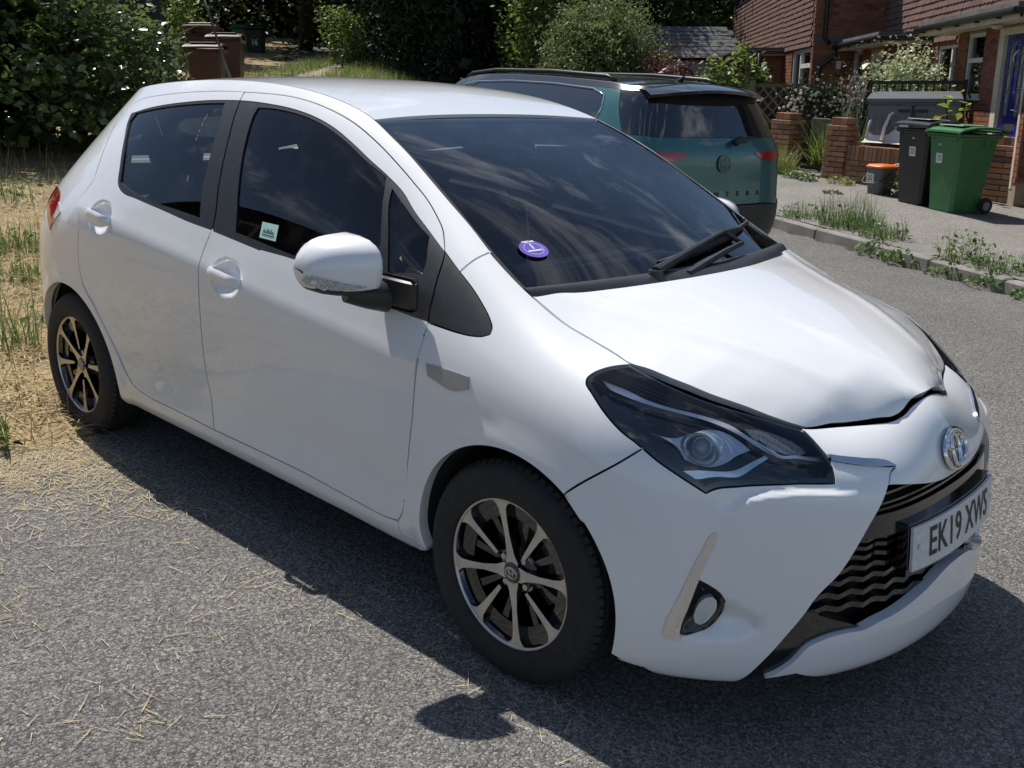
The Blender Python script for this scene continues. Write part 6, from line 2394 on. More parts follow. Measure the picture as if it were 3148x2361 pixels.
# ---- door mirrors
for sgn in (-1, 1):
    n, k = 15, 22
    V, F = [], []
    tt = [0, .03, .09, .2, .32, .45, .58, .7, .8, .88, .94, .98, 1.0]
    for t in tt:
        y = .862 + .165 * t
        e = math.sqrt(max(0, 1 - max(0, (t - .25) / .75) ** 3.2)) * (1 if t > .05 else .80 + 4 * t)
        e = max(e, .06)
        xr = -.595 - .03 * t
        dep = (.150 - .055 * t * t) * (0.35 + .65 * e)
        zc = 1.037 - .012 * t
        hz = .078 * e
        for q in range(k):
            a = 2 * math.pi * q / k
            c, s = math.cos(a), math.sin(a)
            fx = abs(c) ** .75 * (1 if c > 0 else -.0)
            x = xr + dep * max(0, c) ** .5 if c > 0 else xr - .008 * (-c) ** .5
            zz = zc + hz * (abs(s) ** .58) * (1 if s > 0 else -1)
            if s > 0:
                zz -= .012 * max(0, c)
            V.append((x, y * sgn, zz))
    for i in range(len(tt) - 1):
        for q in range(k):
            q2 = (q + 1) % k
            f = (i * k + q, i * k + q2, (i + 1) * k + q2, (i + 1) * k + q)
            F.append(f if sgn > 0 else f[::-1])
    F.append(tuple(range(k)) if sgn < 0 else tuple(range(k - 1, -1, -1)))
    F.append(tuple(range(len(V) - k, len(V))) if sgn > 0 else tuple(range(len(V) - 1, len(V) - k - 1, -1)))
    Vn = np.array(V)
    me = mesh('door_mirror', Vn, F, [WHITE, BLKPL], True)
    me.set_sharp_from_angle(angle=math.radians(50))
    for p in me.polygons:
        if p.center.z < .979 or (p.center.x < -.6 and len(p.vertices) == 4 and abs(p.normal.x) > .9):
            p.material_index = 1
    mo = obj('door_mirror', me, doors[sgn][0])
    m = MB()
    m.add([(-.6085 - .03 * t, (.862 + .165 * t) * sgn, 1.037 + dz) for t, dz in ((.06, -.055), (.75, -.055), (.92, -.03), (.94, .02), (.8, .05), (.5, .062), (.06, .062))], [tuple(range(7)) if sgn > 0 else tuple(range(6, -1, -1))])
    m.build('mirror_glass', pm('mirror_silver', (.85, .86, .88), (.83, .84, .86), 3, rough=.02, metal=1.0), mo)
    m = MB()
    m.tube([(-.50, .815 * sgn, .945), (-.515, .87 * sgn, .955), (-.535, .93 * sgn, .967)], [.045, .040, .030], 12)
    m.bbox((-.46, .815 * sgn, .965), (.17, .03, .09), .012)
    m.build('mirror_foot', BLKPL, mo, angle=40)
    # indicator strip wrapping the outer front edge
    sv_ = []
    for t, lo_, hi_ in ((.32, -.048, -.044), (.5, -.050, -.036), (.7, -.050, -.026), (.85, -.046, -.018), (.94, -.038, -.012), (.985, -.026, -.010)):
        e = math.sqrt(max(0, 1 - max(0, (t - .25) / .75) ** 3.2))
        dep = (.150 - .055 * t * t) * (.35 + .65 * e)
        for dz in (lo_, hi_):
            s_ = min(.98, abs(dz) / (.078 * max(e, .3))) ** (1 / .58)
            cc = math.sqrt(max(0, 1 - s_ * s_)) ** .5
            sv_.append((-.595 - .03 * t + dep * cc + .003, (.862 + .165 * t + (.004 if t > .8 else 0)) * sgn, 1.037 - .012 * t + dz))
    ff = [(2 * i, 2 * i + 1, 2 * i + 3, 2 * i + 2) for i in range(5)]
    obj('mirror_indicator', mesh('mirror_indicator', sv_, ff if sgn > 0 else [f[::-1] for f in ff], CRYSTAL, True), mo)

# ---- wheels
NSPK = 8


def wheel(cx, side, steer=0.0, spin=0.0):
    """local: axle along +Z pointing outwards, then turned into place"""
    base = Matrix.Translation((cx, side * .742, .2985)) @ Matrix.Rotation(steer, 4, 'Z') @ Matrix.Rotation(math.radians(90) * -side, 4, 'X') @ Matrix.Rotation(spin, 4, 'Z')
    w = MB()
    w.lathe([(.150, .060), (.196, .066), (.2035, .083), (.2065, .0855), (.2065, .0815), (.202, .074), (.196, .04), (.185, -.075), (.205, -.085), (.20, -.088), (.15, -.07), (.15, -.06), (.17, .0)], 64, base, close=False)
    rim = w.build('wheel', BLKGL, car, angle=35)
    f = MB()
    f.lathe([(.1985, .0815), (.2005, .0865), (.2065, .0870), (.2075, .0835)], 72, base)
    f.build('rim_edge', SILVER, rim, True)
    t = MB()
    prof = [(.203, .084), (.210, .094), (.225, .099), (.245, .1), (.265, .0985), (.283, .0925), (.292, .083), (.2975, .070), (.2985, .052), (.2955, .0505), (.2955, .0455), (.2985, .044), (.2995, .02), (.2965, .0185), (.2965, .0125), (.2995, .011),
            (.2995, -.011), (.2965, -.0125), (.2965, -.0185), (.2995, -.02), (.2985, -.07), (.292, -.083), (.265, -.0985), (.225, -.099), (.205, -.085)]
    t.lathe(prof, 96, base)
    tb = t
    for i in range(72):
        a = 2 * math.pi * i / 72
        for sz in (1, -1):
            mm = base @ Matrix.Rotation(a, 4, 'Z') @ Matrix.Translation((.2895, 0, sz * .0765)) @ Matrix.Rotation(-.75 * sz, 4, 'Y')
            tb.add([mm @ Vector(p) for p in ((0, -.0095, -.016), (0, .0095, -.016), (0, .0105, .016), (0, -.0085, .016), (.0045, -.009, -.016), (.0045, .009, -.016), (.0045, .010, .014), (.0045, -.008, .014))],
                   [(3, 2, 1, 0), (4, 5, 6, 7), (0, 1, 5, 4), (1, 2, 6, 5), (2, 3, 7, 6), (3, 0, 4, 7)])
    t.build('tyre', RUBBER, rim, angle=30)
    # brake disc and hub
    d = MB()
    d.lathe([(.05, .0), (.118, .0), (.118, -.02), (.05, -.02)], 40, base, close=True)
    d.build('brake_disc', STEEL, rim, angle=35)
    k = MB()
    k.box(base @ Vector((-.09, .035, .012)), (.09, .05, .06))
    k.build('brake_caliper', DARKIN, rim)
    h = MB()
    h.lathe([(.0, .055), (.05, .055), (.068, .045), (.072, -.03), (.15, -.05)], 32, base)
    h.build('hub', BLKGL, rim, angle=35)
    for i in range(NSPK):
        a = 2 * math.pi * i / NSPK + math.radians(11)
        main = i % 2 == 0
        m = base @ Matrix.Rotation(a, 4, 'Z')
        # outline from hub to rim, flaring into the rim, with a slight twist
        if main:
            pr = [(.0, .018), (.03, .021), (.052, .0135), (.10, .0085), (.15, .0100), (.178, .0135), (.190, .021), (.1995, .036)]
        else:
            pr = [(.066, .0055), (.10, .0075), (.15, .0100), (.178, .0135), (.190, .021), (.1995, .036)]
        sw = lambda r_: .012 * (r_ - .05) / .15
        L1 = [(r_, q + sw(r_)) for r_, q in pr]
        R1 = [(r_, -q + sw(r_)) for r_, q in pr]
        hz = lambda r_: .069 + .0135 * (r_ / .2) ** 1.5
        n_ = len(pr)
        V, F = [], []
        for (rl, yl), (rr, yr) in zip(L1, R1):
            c_ = (yl + yr) / 2
            V += [m @ Vector((rl, yl, hz(rl))), m @ Vector((rr, yr, hz(rr))), m @ Vector((rl, c_ + (yl - c_) * 1.12, hz(rl) - .035)), m @ Vector((rr, c_ + (yr - c_) * 1.12, hz(rr) - .035))]
        for j in range(n_ - 1):
            p_, q_ = 4 * j, 4 * j + 4
            F += [(p_, p_ + 1, q_ + 1, q_), (p_ + 1, p_ + 3, q_ + 3, q_ + 1), (p_ + 2, p_, q_, q_ + 2)]
        e_ = 4 * (n_ - 1)
        F += [(0, 2, 3, 1), (e_, e_ + 1, e_ + 3, e_ + 2)]
        me = mesh('spoke', V, F, [SILVER, BLKGL])
        for p in me.polygons:
            p.material_index = 0 if p.index % 3 == 0 and p.index < 3 * (n_ - 1) else 1
        obj('spoke', me, rim)
        # thin black blade between the bright spokes
        b = MB()
        mb_ = base @ Matrix.Rotation(a + math.pi / NSPK + .05, 4, 'Z')
        b.add([mb_ @ Vector(p) for p in ((.05, .006, .045), (.05, -.006, .045), (.198, -.013, .062), (.198, .013, .062), (.05, .004, .0), (.05, -.004, .0), (.19, -.006, .01), (.19, .006, .01))],
              [(0, 3, 2, 1), (0, 1, 5, 4), (1, 2, 6, 5), (2, 3, 7, 6), (3, 0, 4, 7)])
        b.build('dark_spoke', BLKGL, rim)
    for i in range(4):
        a = 2 * math.pi * i / 4 + math.radians(11 + 45)
        m = base @ Matrix.Rotation(a, 4, 'Z') @ Matrix.Translation((.050, 0, .050))
        nut = MB().lathe([(0, .012), (.0085, .012), (.0098, .009), (.0098, 0), (.015, -.001)], 6 * 2, m)
        nut.build('wheel_nut', SILVER, rim, angle=40)
    cap = MB().lathe([(0, .0005), (.026, .0), (.029, -.003), (.030, -.012)], 32, base @ Matrix.Translation((0, 0, .0735)))
    cp_ = cap.build('hub_cap', BLKGL, rim, angle=35)
    cb = MB()
    global bm
    keep = bm
    bm = base @ Matrix.Translation((0, 0, .0742)) @ Matrix.Rotation(-spin + (math.pi / 2 if side < 0 else -math.pi / 2) * 0, 4, 'Z')
    for q in ((0, 0, .0205, .0150, .0016), (0, 0, .0065, .0140, .0014), (0, .0055, .0145, .0058, .0014)):
        cb.add(*ring(*q, n=28, h=.0012))
    bm = keep
    cb.build('cap_badge', SILVER, rim, True)


wheel(AXF, -1, 0.0, math.radians(-3))
wheel(AXR, -1, 0.0, math.radians(38))
wheel(AXF, 1, 0.0, 0.2)
wheel(AXR, 1, 0.0, 0.9)
# wheel housings, floor and underside
for cx in (AXF, AXR):
    for sgn in (-1, 1):
        V, F = [], []
        n = 24
        for i in range(n + 1):
            a = math.radians(-14 + 208 * i / n)
            for y in (.80, .50):
                V.append((cx + .352 * math.cos(a), y * sgn, AZ + .352 * math.sin(a)))
        for i in range(n):
            F.append((2 * i, 2 * i + 1, 2 * i + 3, 2 * i + 2))
        b = len(V)
        V += [(cx, .50 * sgn, AZ)]
        F += [(b, 2 * i + 1, 2 * i + 3) for i in range(n)]
        obj('wheel_housing', mesh('wheel_housing', V, F, DARKIN), car)
fl = MB()
fl.box((-1.25, 0, .26), (1.7, 1.5, .08))
fl.box((-2.75, 0, .32), (.35, 1.1, .12))
fl.box((-1.3, 0, .24), (3.9, .9, .08))
fl.box((.45, 0, .35), (.25, 1.15, .3))
fl.build('underbody', DARKIN, car)

# ---- cabin
b = MB()
n, mcol = 18, 25
V, F = [], []
for i in range(n):
    s = i / (n - 1)
    for j in range(mcol):
        y = -.70 + 1.40 * j / (mcol - 1)
        x0 = -.02 - .10 * (y / .7) ** 2
        x = x0 - .62 * s
        z = .955 - .02 * (y / .7) ** 2 - .03 * s + .022 * math.exp(-((y + .37) / .16) ** 2) * max(0, s - .35) * 1.6 - (.0 if s < .92 else .10 * (s - .92) / .08)
        V.append((x, y, z))
for i in range(n - 1):
    for j in range(mcol - 1):
        a = i * mcol + j
        F.append((a, a + 1, a + mcol + 1, a + mcol))
b.add(V, F)
b.box((-.72, 0, .80), (.08, 1.38, .22))
b.box((-.95, 0, .50), (.7, .22, .38))
b.build('dashboard', DASH, car, angle=35)
sw = MB()
mat_ = Matrix.Translation((-.84, -.37, .90)) @ Matrix.Rotation(math.radians(-68), 4, 'Y')
V, F = [], []
for i in range(36):
    a = 2 * math.pi * i / 36
    for k in range(8):
        t = 2 * math.pi * k / 8
        r_ = .185 + .016 * math.cos(t)
        V.append(mat_ @ Vector((r_ * math.cos(a), r_ * math.sin(a), .016 * math.sin(t))))
for i in range(36):
    for k in range(8):
        F.append((i * 8 + k, ((i + 1) % 36) * 8 + k, ((i + 1) % 36) * 8 + (k + 1) % 8, i * 8 + (k + 1) % 8))
sw.add(V, F)
sw.ellipsoid((0, 0, -.01), (.07, .08, .03), 14, 8, mat_)
for a in (0, math.pi, -math.pi / 2):
    sw.tube([mat_ @ Vector((.05 * math.cos(a + math.pi / 2), .05 * math.sin(a + math.pi / 2), -.01)), mat_ @ Vector((.18 * math.cos(a + math.pi / 2), .18 * math.sin(a + math.pi / 2), 0))], .016, 6)
sw.build('steering_wheel', DARKIN, car, True)


def seat(x, y, w=.50, bench=False):
    s = MB()
    V, F = [], []
    sec = [(.0, .50, .09), (.25, .53, .10), (.48, .50, .10)]
    s.bbox((x + .20, y, .46), (.52, w, .16), .05)
    bk = []
    for z, dx, ww, th in ((.50, .0, .92, .13), (.65, -.04, 1.0, .13), (.82, -.09, 1.0, .12), (.98, -.14, .92, .10), (1.05, -.16, .72, .07)):
        hw = w * ww / 2
        for k in range(12):
            a = 2 * math.pi * k / 12
            c, si = math.cos(a), math.sin(a)
            bk.append((x + dx + th * .5 * (abs(c) ** .6) * (1 if c > 0 else -1), y + hw * (abs(si) ** .5) * (1 if si > 0 else -1), z))
    for i in range(4):
        for k in range(12):
            F.append((i * 12 + k, i * 12 + (k + 1) % 12, (i + 1) * 12 + (k + 1) % 12, (i + 1) * 12 + k))
    F.append(tuple(range(48, 60)))
    s.add(bk, F)
    o_ = s.build('rear_bench' if bench else 'front_seat', SEAT, car, angle=60)
    hs = [0] if not bench else [-.38, 0, .38]
    for q in hs:
        h = MB()
        h.ellipsoid((x - .185, y + q, 1.165), (.055, .125, .085), 16, 10)
        h.tube([(x - .165, y + q - .05, 1.03), (x - .18, y + q - .05, 1.12)], .007, 6)
        h.tube([(x - .165, y + q + .05, 1.03), (x - .18, y + q + .05, 1.12)], .007, 6)
        h.build('head_restraint', SEAT, o_, angle=60)


seat(-1.42, -.36)
seat(-1.42, .36)
seat(-2.22, 0, 1.26, True)
b = MB()
b.box((-2.62, 0, .93), (.62, 1.15, .03))
b.build('parcel_shelf', DARKIN, car)
# inside mirror, sensor pod, grab strap
b = MB()
mp_ = scr(.86, 0, -.03)
b.bbox(mp_ + Vector((-.02, 0, -.015)), (.09, .20, .03), .01, ry=.5)
b.bbox(mp_ + Vector((-.10, 0, -.055)), (.03, .23, .065), .012, ry=.2)
b.build('interior_mirror', BLKPL, car, angle=50)
b = MB()
for sy in (-.38, .38):
    b.bbox(scr(.93, sy / .55, -.06) + Vector((-.04, 0, -.015)), (.14, .42, .018), .008, ry=.35)
b.build('sun_visor', pm('visor_cloth', (.16, .16, .155), (.18, .18, .175), 40, rough=.9), car)
# roof aerial
ab = roof_sheet(np.array([.60]), np.array([0.0]))[0]
ae = MB()
ae.tube([Vector(ab) + Vector((.03, 0, -.004)), Vector(ab) + Vector((.0, 0, .018)), Vector(ab) + Vector((-.03, 0, .03))], [.024, .016, .008], 10)
ae.tube([Vector(ab) + Vector((-.02, 0, .022)), Vector(ab) + Vector((-.17, 0, .28)), Vector(ab) + Vector((-.27, 0, .47))], [.006, .0052, .0035], 8)
ae.build('roof_aerial', BLKPL, car, True)

# ---------------------------------------------------------------- the teal car beyond
def suv_stations():
    z = [.28, .40, .60, .78, .95, 1.05, 1.12, 1.27, 1.40, 1.495, 1.54]
    c = [-.10, -.01, .01, -.015, -.02, -.03, -.05, -.12, -.18, -.23, -.28]
    st = [[(a, 0, b) for a, b in zip(c, z)], [(a - .012, .38, b) for a, b in zip(c, z)]]
    st.append([(a - .05, y, b) for a, y, b in zip(c, [.60, .63, .64, .64, .64, .635, .63, .59, .55, .52, .49], z)])
    st.append([(a - .13, y, b) for a, y, b in zip(c, [.74, .77, .785, .785, .78, .775, .765, .705, .655, .61, .57], z)])
    st.append([(a - .29, y, b) for a, y, b in zip(c, [.82, .85, .865, .87, .865, .86, .845, .775, .715, .655, .61], z)])
    ys = [.85, .88, .895, .90, .895, .885, .868, .80, .735, .67, .625]
    for x, k in ((-.62, 0), (-1.1, .02), (-1.75, .035), (-2.45, .035), (-2.95, .01)):
        zz = [.28, .40, .60, .78, .93, 1.02, 1.09, 1.26, 1.40, 1.505 + k * .5, 1.555 + k]
        st.append([(x, a, b) for a, b in zip(ys, zz)])
    st.append(list(zip([-3.3] * 11, ys[:6] + [.865, .81, .765, .71, .67], [.28, .40, .60, .78, .93, 1.01, 1.07, 1.17, 1.26, 1.35, 1.40])))
    st.append(list(zip([-3.7] * 11, ys[:6] + [.86, .83, .79, .75, .70], [.28, .40, .60, .78, .92, 1.0, 1.03, 1.06, 1.09, 1.11, 1.13])))
    st.append([(-4.15 + .0 * i, y, b) for i, (y, b) in enumerate(zip([.78, .80, .82, .82, .81, .80, .78, .75, .71, .66, .60], [.28, .40, .60, .78, .90, .95, .98, 1.0, 1.02, 1.035, 1.045]))])
    st.append([(-4.34, y, b) for y, b in zip([.45] * 11, [.28, .40, .60, .78, .88, .92, .95, .97, .985, .995, 1.0])])
    st.append([(-4.38, 0, b) for b in [.28, .40, .60, .78, .88, .92, .95, .97, .985, .995, 1.0]])
    return np.array(st, float)


TS = Skin(suv_stations())
TEAL = pm('teal_paint', (.030, .135, .135), (.026, .120, .122), 3, rough=.3, metal=.25, coat=1.0, coat_rough=.03)
BLKRF = pm('black_roof_paint', (.010, .012, .015), (.013, .015, .018), 3, rough=.25, coat=1.0, coat_rough=.04)
PRIV = pm('privacy_glass', (.006, .007, .009), (.008, .009, .011), 4, rough=.04, coat=1.0, coat_rough=.02, spec=.8)
suv = empty('parked_suv', (-2.717, 4.436, -.045), math.radians(166.8 + 180), 'teal crossover car with a black roof parked across the street, tail towards us', 'car')


def sboth(name, c, mat, **k):
    return [shell(name, TS, c[0], c[1], mat, k.pop('parent', suv) if False else suv, side=s, **k) for s in (-1, 1)]


REARW = [(0, 6.35), (1.2, 6.35), (2.2, 6.35), (2.66, 6.4), (2.62, 7.6), (2.5, 8.6), (2.40, 9.25), (1.5, 9.3), (0, 9.3)]
rw = sym(REARW)
QTR = [(2.74, 6.4), (3.2, 6.4), (3.72, 6.45), (4.02, 7.5), (4.35, 9.2), (3.5, 9.25), (2.52, 9.25), (2.6, 8.2), (2.7, 7.2)]
SWIN = [(5.05, 7.0), (4.95, 7.8), (5.05, 8.6), (5.5, 9.05), (6.5, 9.25), (7.5, 9.25), (8.4, 9.1), (9.3, 8.4), (10.2, 7.2), (10.2, 6.75), (9, 6.7), (7, 6.7), (5.6, 6.7)]
LAMP = [(1.02, 5.0), (1.2, 4.72), (2.5, 4.70), (3.2, 4.75), (3.75, 4.85), (3.78, 5.25), (3.2, 5.3), (2.4, 5.3), (1.0, 5.25)]
LAMPV = [(3.25, 3.0), (3.62, 3.05), (3.68, 4.3), (3.35, 4.45)]


def s_arch(cx, n=20, r=.365):
    out = []
    for t in np.linspace(math.radians(-8), math.radians(188), n):
        x, zz = cx + r * math.cos(t), .335 + r * math.sin(t)
        out.append(TS.inv([0, 2], (x, zz), float(np.interp(-x, [.3, .62, 1.1, 1.75, 2.45, 2.95, 3.3, 3.7, 4.15], [4, 5, 6, 7, 8, 9, 10, 11, 12])), 2.5))
    return out


SA1, SA2 = s_arch(-.78), s_arch(-3.44)
sb = [(0, 1.75), (2, 1.75), (3.2, 1.7), (3.7, 1.5)]
low = [TS.inv([0, 2], (x, .42), u, 1.2) for x, u in ((-1.3, 6.3), (-2.1, 7.5), (-2.9, 8.9))]
side_low = [(0, 2.35), (1.5, 2.35), (2.9, 2.3), (3.6, 2.6), (4.1, 2.6)] + SA1[3:] + low + SA2 + [(12.0, .6), (13, .6), (14, .6), (14, 5), (14, 10), (13, 10), (12, 10), (11, 10), (10.5, 10), (10.3, 9.4), (9.6, 9.35), (8, 9.35), (6, 9.35), (5, 9.35), (4.4, 9.35), (3.5, 9.3), (2.4, 9.3), (1.2, 9.35), (0, 9.35)]
bodyc = cut(TS, [side_low], [REARW, QTR, SWIN, LAMP, LAMPV], sp=.05, inset=0, edge=.03)
sboth('body', bodyc, TEAL, flange=.02)
shell('rear_window', TS, *cut(TS, [rw], sp=.05, inset=.003), PRIV, suv, side=1, off=-.002, flange=.02)
sboth('quarter_pane', cut(TS, [QTR], sp=.05, inset=.003), PRIV, off=-.002, flange=.02)
sboth('side_window', cut(TS, [SWIN], sp=.06, inset=.003), PRIV, off=-.004, flange=.02)
for sgn in (-1, 1):
    pts = [TS(np.array([u]), np.array([v]))[0][0] for u, v in SWIN[0:8]]
    MB().tube([Vector((p[0], (p[1] + .003) * sgn, p[2])) for p in pts], .009, 6).build('window_strip', CHROME, suv, True)
sboth('tail_lamp', cut(TS, [LAMP], sp=.03, inset=.001), REDL, off=.006, flange=.03)
sboth('corner_lamp', cut(TS, [LAMPV], sp=.03, inset=.001), REDL, off=.004, flange=.03)
BUMPB = [(0, 0), (0, 2.30), (1.5, 2.30), (2.9, 2.25), (3.6, 2.55), (4.1, 2.55)] + SA1[:3][::-1] + [SA1[0], (4.2, .1), (3.2, 0), (1.5, 0)]
sboth('rear_bumper', cut(TS, [BUMPB], sp=.05, inset=0, edge=.03), BLKPL, off=.012, flange=.03)
shell('skid_plate', TS, *cut(TS, [sym([(0, .75), (1.8, .75), (2.6, .5), (2.9, .1), (1.4, .1), (0, .1)])], sp=.05), pm('skid_grey', (.30, .31, .32), (.25, .26, .27), 8, rough=.5), suv, side=1, off=.02, flange=.02)
cl = []
for cx, A_ in ((-.78, SA1), (-3.44, SA2)):
    B_ = [TS.inv([0, 2], (cx + .43 * math.cos(t), .335 + .43 * math.sin(t)), a[0], a[1] + .5) for t, a in zip(np.linspace(math.radians(-8), math.radians(188), 20), A_)]
    sboth('arch_cladding', cut(TS, [A_ + B_[::-1]], sp=.04, inset=0), BLKPL, off=.008, flange=.03)
sill_l = [TS.inv([0, 2], (x, zz), u, v) for x, zz, u, v in ((-1.2, .30, 6.2, .3), (-2.1, .30, 7.5, .3), (-3.0, .30, 9, .3), (-3.0, .45, 9, 1.2), (-2.1, .45, 7.5, 1.2), (-1.2, .45, 6.2, 1.2))]
sboth('sill_cladding', cut(TS, [sill_l], sp=.06, inset=0), BLKPL, off=.006, flange=.03)


def suv_roof(s, b):
    u = 2.0 + s * 8.0
    Pp, _, _, _ = TS(u, np.full(len(u), 10.0))
    P0, _, _, _ = TS(u, np.full(len(u), 9.28))
    ab = np.abs(b)
    t = np.clip((ab - .82) / .18, 0, 1)[:, None]
    y0 = np.where(ab < .82, ab / .82, 1)
    P = np.stack([Pp[:, 0], Pp[:, 1] * y0 * np.sign(b), Pp[:, 2] + .035 * (1 - y0 ** 2)], 1)
    Q = P0.copy()
    Q[:, 1] *= np.sign(b)
    return P + (Q - P) * t


sheet('roof', suv_roof, 0, 1, 34, 37, BLKRF, suv, off=.002, rim=.02)
# spoiler following the tailgate top
sp_ = MB()
V, F = [], []
nb = 25
for j in range(nb):
    b = -1 + 2 * j / (nb - 1)
    y = .60 * b
    xx = -.33 - .10 * abs(b) ** 2.6
    zt = 1.575 - .05 * b * b
    ext = .235 - .05 * abs(b) ** 3
    V += [(xx - .14, y * .97, zt + .004), (xx + ext * .6, y, zt - .012), (xx + ext, y * 1.01, zt - .045), (xx + ext - .02, y * 1.0, zt - .068), (xx - .02, y * .97, zt - .075)]
for j in range(nb - 1):
    for k in range(5):
        k2 = (k + 1) % 5
        F.append((j * 5 + k, (j + 1) * 5 + k, (j + 1) * 5 + k2, j * 5 + k2))
F += [(0, 1, 2, 3, 4), tuple(range(nb * 5 - 1, nb * 5 - 6, -1))]
sp_.add(V, F)
sp_.build('spoiler', BLKRF, suv, angle=40)
for sgn in (-1, 1):
    r = MB()
    r.tube([(-.75, .55 * sgn, 1.575), (-.86, .55 * sgn, 1.605), (-1.6, .565 * sgn, 1.628), (-2.5, .565 * sgn, 1.622), (-2.95, .55 * sgn, 1.585), (-3.05, .545 * sgn, 1.555)], [.014, .018, .018, .018, .018, .012], 8)
    r.build('roof_rail', BLKPL, suv, True)
a_ = MB()
a_.tube([(-.62, 0, 1.58), (-.56, 0, 1.62)], [.03, .012], 8)
a_.tube([(-.575, 0, 1.615), (-.42, 0, 1.85)], [.005, .003], 6)
a_.build('roof_aerial', BLKPL, suv)


def on_tail(V, off, yc, zc, z2=None):
    """flat drawing laid on the tailgate; x to the reader's right"""
    out = []
    for x, y, d in V:
        yy = yc + x
        u, v = TS.inv([1, 2], (abs(yy), zc + y), .1 + abs(yy) * 2.6, 4.0)
        P_, N_, _, _ = TS([u], [v])
        q = P_[0] + N_[0] * (off + d)
        if (yy > 0) != (q[1] > 0):
            q[1] *= -1
        out.append(q)
    return out


# reader's right from behind is the car's right: local +y after the half turn
disc = [(.068 * math.cos(t), .068 * math.sin(t), 0) for t in np.linspace(0, 2 * math.pi, 33)[:-1]]
em = obj('tailgate_badge', mesh('tailgate_badge', on_tail(disc + [(a * 1.0, b * 1.0, -.012) for a, b, c in disc], .012, 0, .98), [tuple(range(32))] + [(i, 32 + i, 32 + (i + 1) % 32, (i + 1) % 32) for i in range(32)], BLKGL), suv)
gr = [(-.050, .012), (-.030, .036), (-.012, .030), (-.020, .012), (-.004, .026), (.010, .050), (.024, .040), (.040, .022), (.046, -.004), (.036, .004), (.030, -.020), (.016, -.040), (.004, -.018), (-.014, -.014), (-.018, -.046), (-.030, -.046), (-.026, -.010), (-.042, -.002)]
obj('badge_beast', mesh('badge_beast', on_tail([(a, b, 0) for a, b in gr], .0145, 0, .98), [tuple(range(len(gr)))], pm('badge_teal', (.05, .13, .13), (.07, .16, .16), 20, rough=.3, metal=.6)), em)
rg = [((.062 + dr) * math.cos(t), (.062 + dr) * math.sin(t), 0) for t in np.linspace(0, 2 * math.pi, 33)[:-1] for dr in (0, .005)]
obj('badge_ring', mesh('badge_ring', on_tail(rg, .0142, 0, .98), [(2 * i, 2 * i + 1, (2 * i + 3) % 64, (2 * i + 2) % 64) for i in range(32)], MATS['badge_teal']), em)
for i, ch in enumerate('FRONTERA'):
    V, F = text_mesh(ch, .052, font_scale=(1.25, 1), bold=.0015)
    obj('tailgate_letter', mesh('tailgate_letter', on_tail([(x + (i - 3.5) * .118, y, 0) for x, y, z_ in V], .004, 0, .745), F, INK), suv)
pv = [(-.26, -.055, 0), (0, -.055, 0), (.26, -.055, 0), (.26, .055, 0), (0, .055, 0), (-.26, .055, 0)]
yp = obj('number_plate', mesh('number_plate', on_tail(pv, .022, 0, .50), [(0, 1, 4, 5), (1, 2, 3, 4)], pm('plate_yellow', (.62, .44, .04), (.55, .38, .03), 30, rough=.4)), suv)
V, F = text_mesh('M', .085, font_scale=(.8, 1))
obj('plate_lettering', mesh('plate_lettering', on_tail([(x + .20, y, 0) for x, y, z_ in V], .0235, 0, .50), F, INK), yp)
wpr = MB()
wpr.tube([(-.02, .10, 1.14), (-.03, .16, 1.17), (-.045, .34, 1.175)], [.03, .024, .010], 8)
wpr.build('rear_wiper', BLKPL, suv, True)
for sgn in (-1, 1):
    hd = MB()
    for x in (-1.42, -2.45):
        hd.bbox((x, .905 * sgn, .92), (.19, .03, .03), .01)
    hd.build('door_handle', TEAL, suv)
    tag(suv.children[-1], kind='stuff')
    for cx in (-.78, -3.44):
        base = Matrix.Translation((cx, sgn * .77, .335)) @ Matrix.Rotation(math.radians(90) * -sgn, 4, 'X')
        t = MB().lathe([(.215, .10), (.24, .115), (.31, .11), (.332, .085), (.335, 0), (.332, -.085), (.30, -.11), (.215, -.10)], 40, base)
        w_ = t.build('wheel', RUBBER, suv, angle=35)
        rm = MB().lathe([(0, .06), (.05, .075), (.06, .06), (.19, .075), (.218, .10)], 40, base)
        rm.build('rim', BLKGL, w_, angle=40)
        for k in range(5):
            m = base @ Matrix.Rotation(2 * math.pi * k / 5, 4, 'Z')
            sp = MB().add([m @ Vector(p) for p in ((.03, -.03, .083), (.03, .03, .083), (.205, .045, .102), (.205, -.045, .102), (.03, -.03, .05), (.03, .03, .05), (.205, .05, .06), (.205, -.05, .06))], [(0, 3, 2, 1), (0, 1, 5, 4), (1, 2, 6, 5), (2, 3, 7, 6), (3, 0, 4, 7)])
            sp.build('spoke', SILVER, w_)
        V, F = [], []
        for i in range(19):
            a = math.radians(-8 + 196 * i / 18)
            for y in (.87, .5):
                V.append((cx + .37 * math.cos(a), y * sgn, .335 + .37 * math.sin(a)))
        V.append((cx, .5 * sgn, .335))
        F = [(2 * i, 2 * i + 1, 2 * i + 3, 2 * i + 2) for i in range(18)] + [(38, 2 * i + 1, 2 * i + 3) for i in range(18)]
        obj('wheel_housing', mesh('wheel_housing', V, F, DARKIN), suv)
u_ = MB()
u_.box((-2.1, 0, .34), (3.6, 1.2, .14))
u_.box((-2.1, 0, .6), (1.6, 1.5, .4))
u_.build('underbody', DARKIN, suv)


# ---------------------------------------------------------------- wheeled bins
def plastic(name, c):
    return pm(name, c, tuple(v * .8 for v in c), 5, rough=.42, bump=.06, bscale=260, lo=.3, hi=.75)


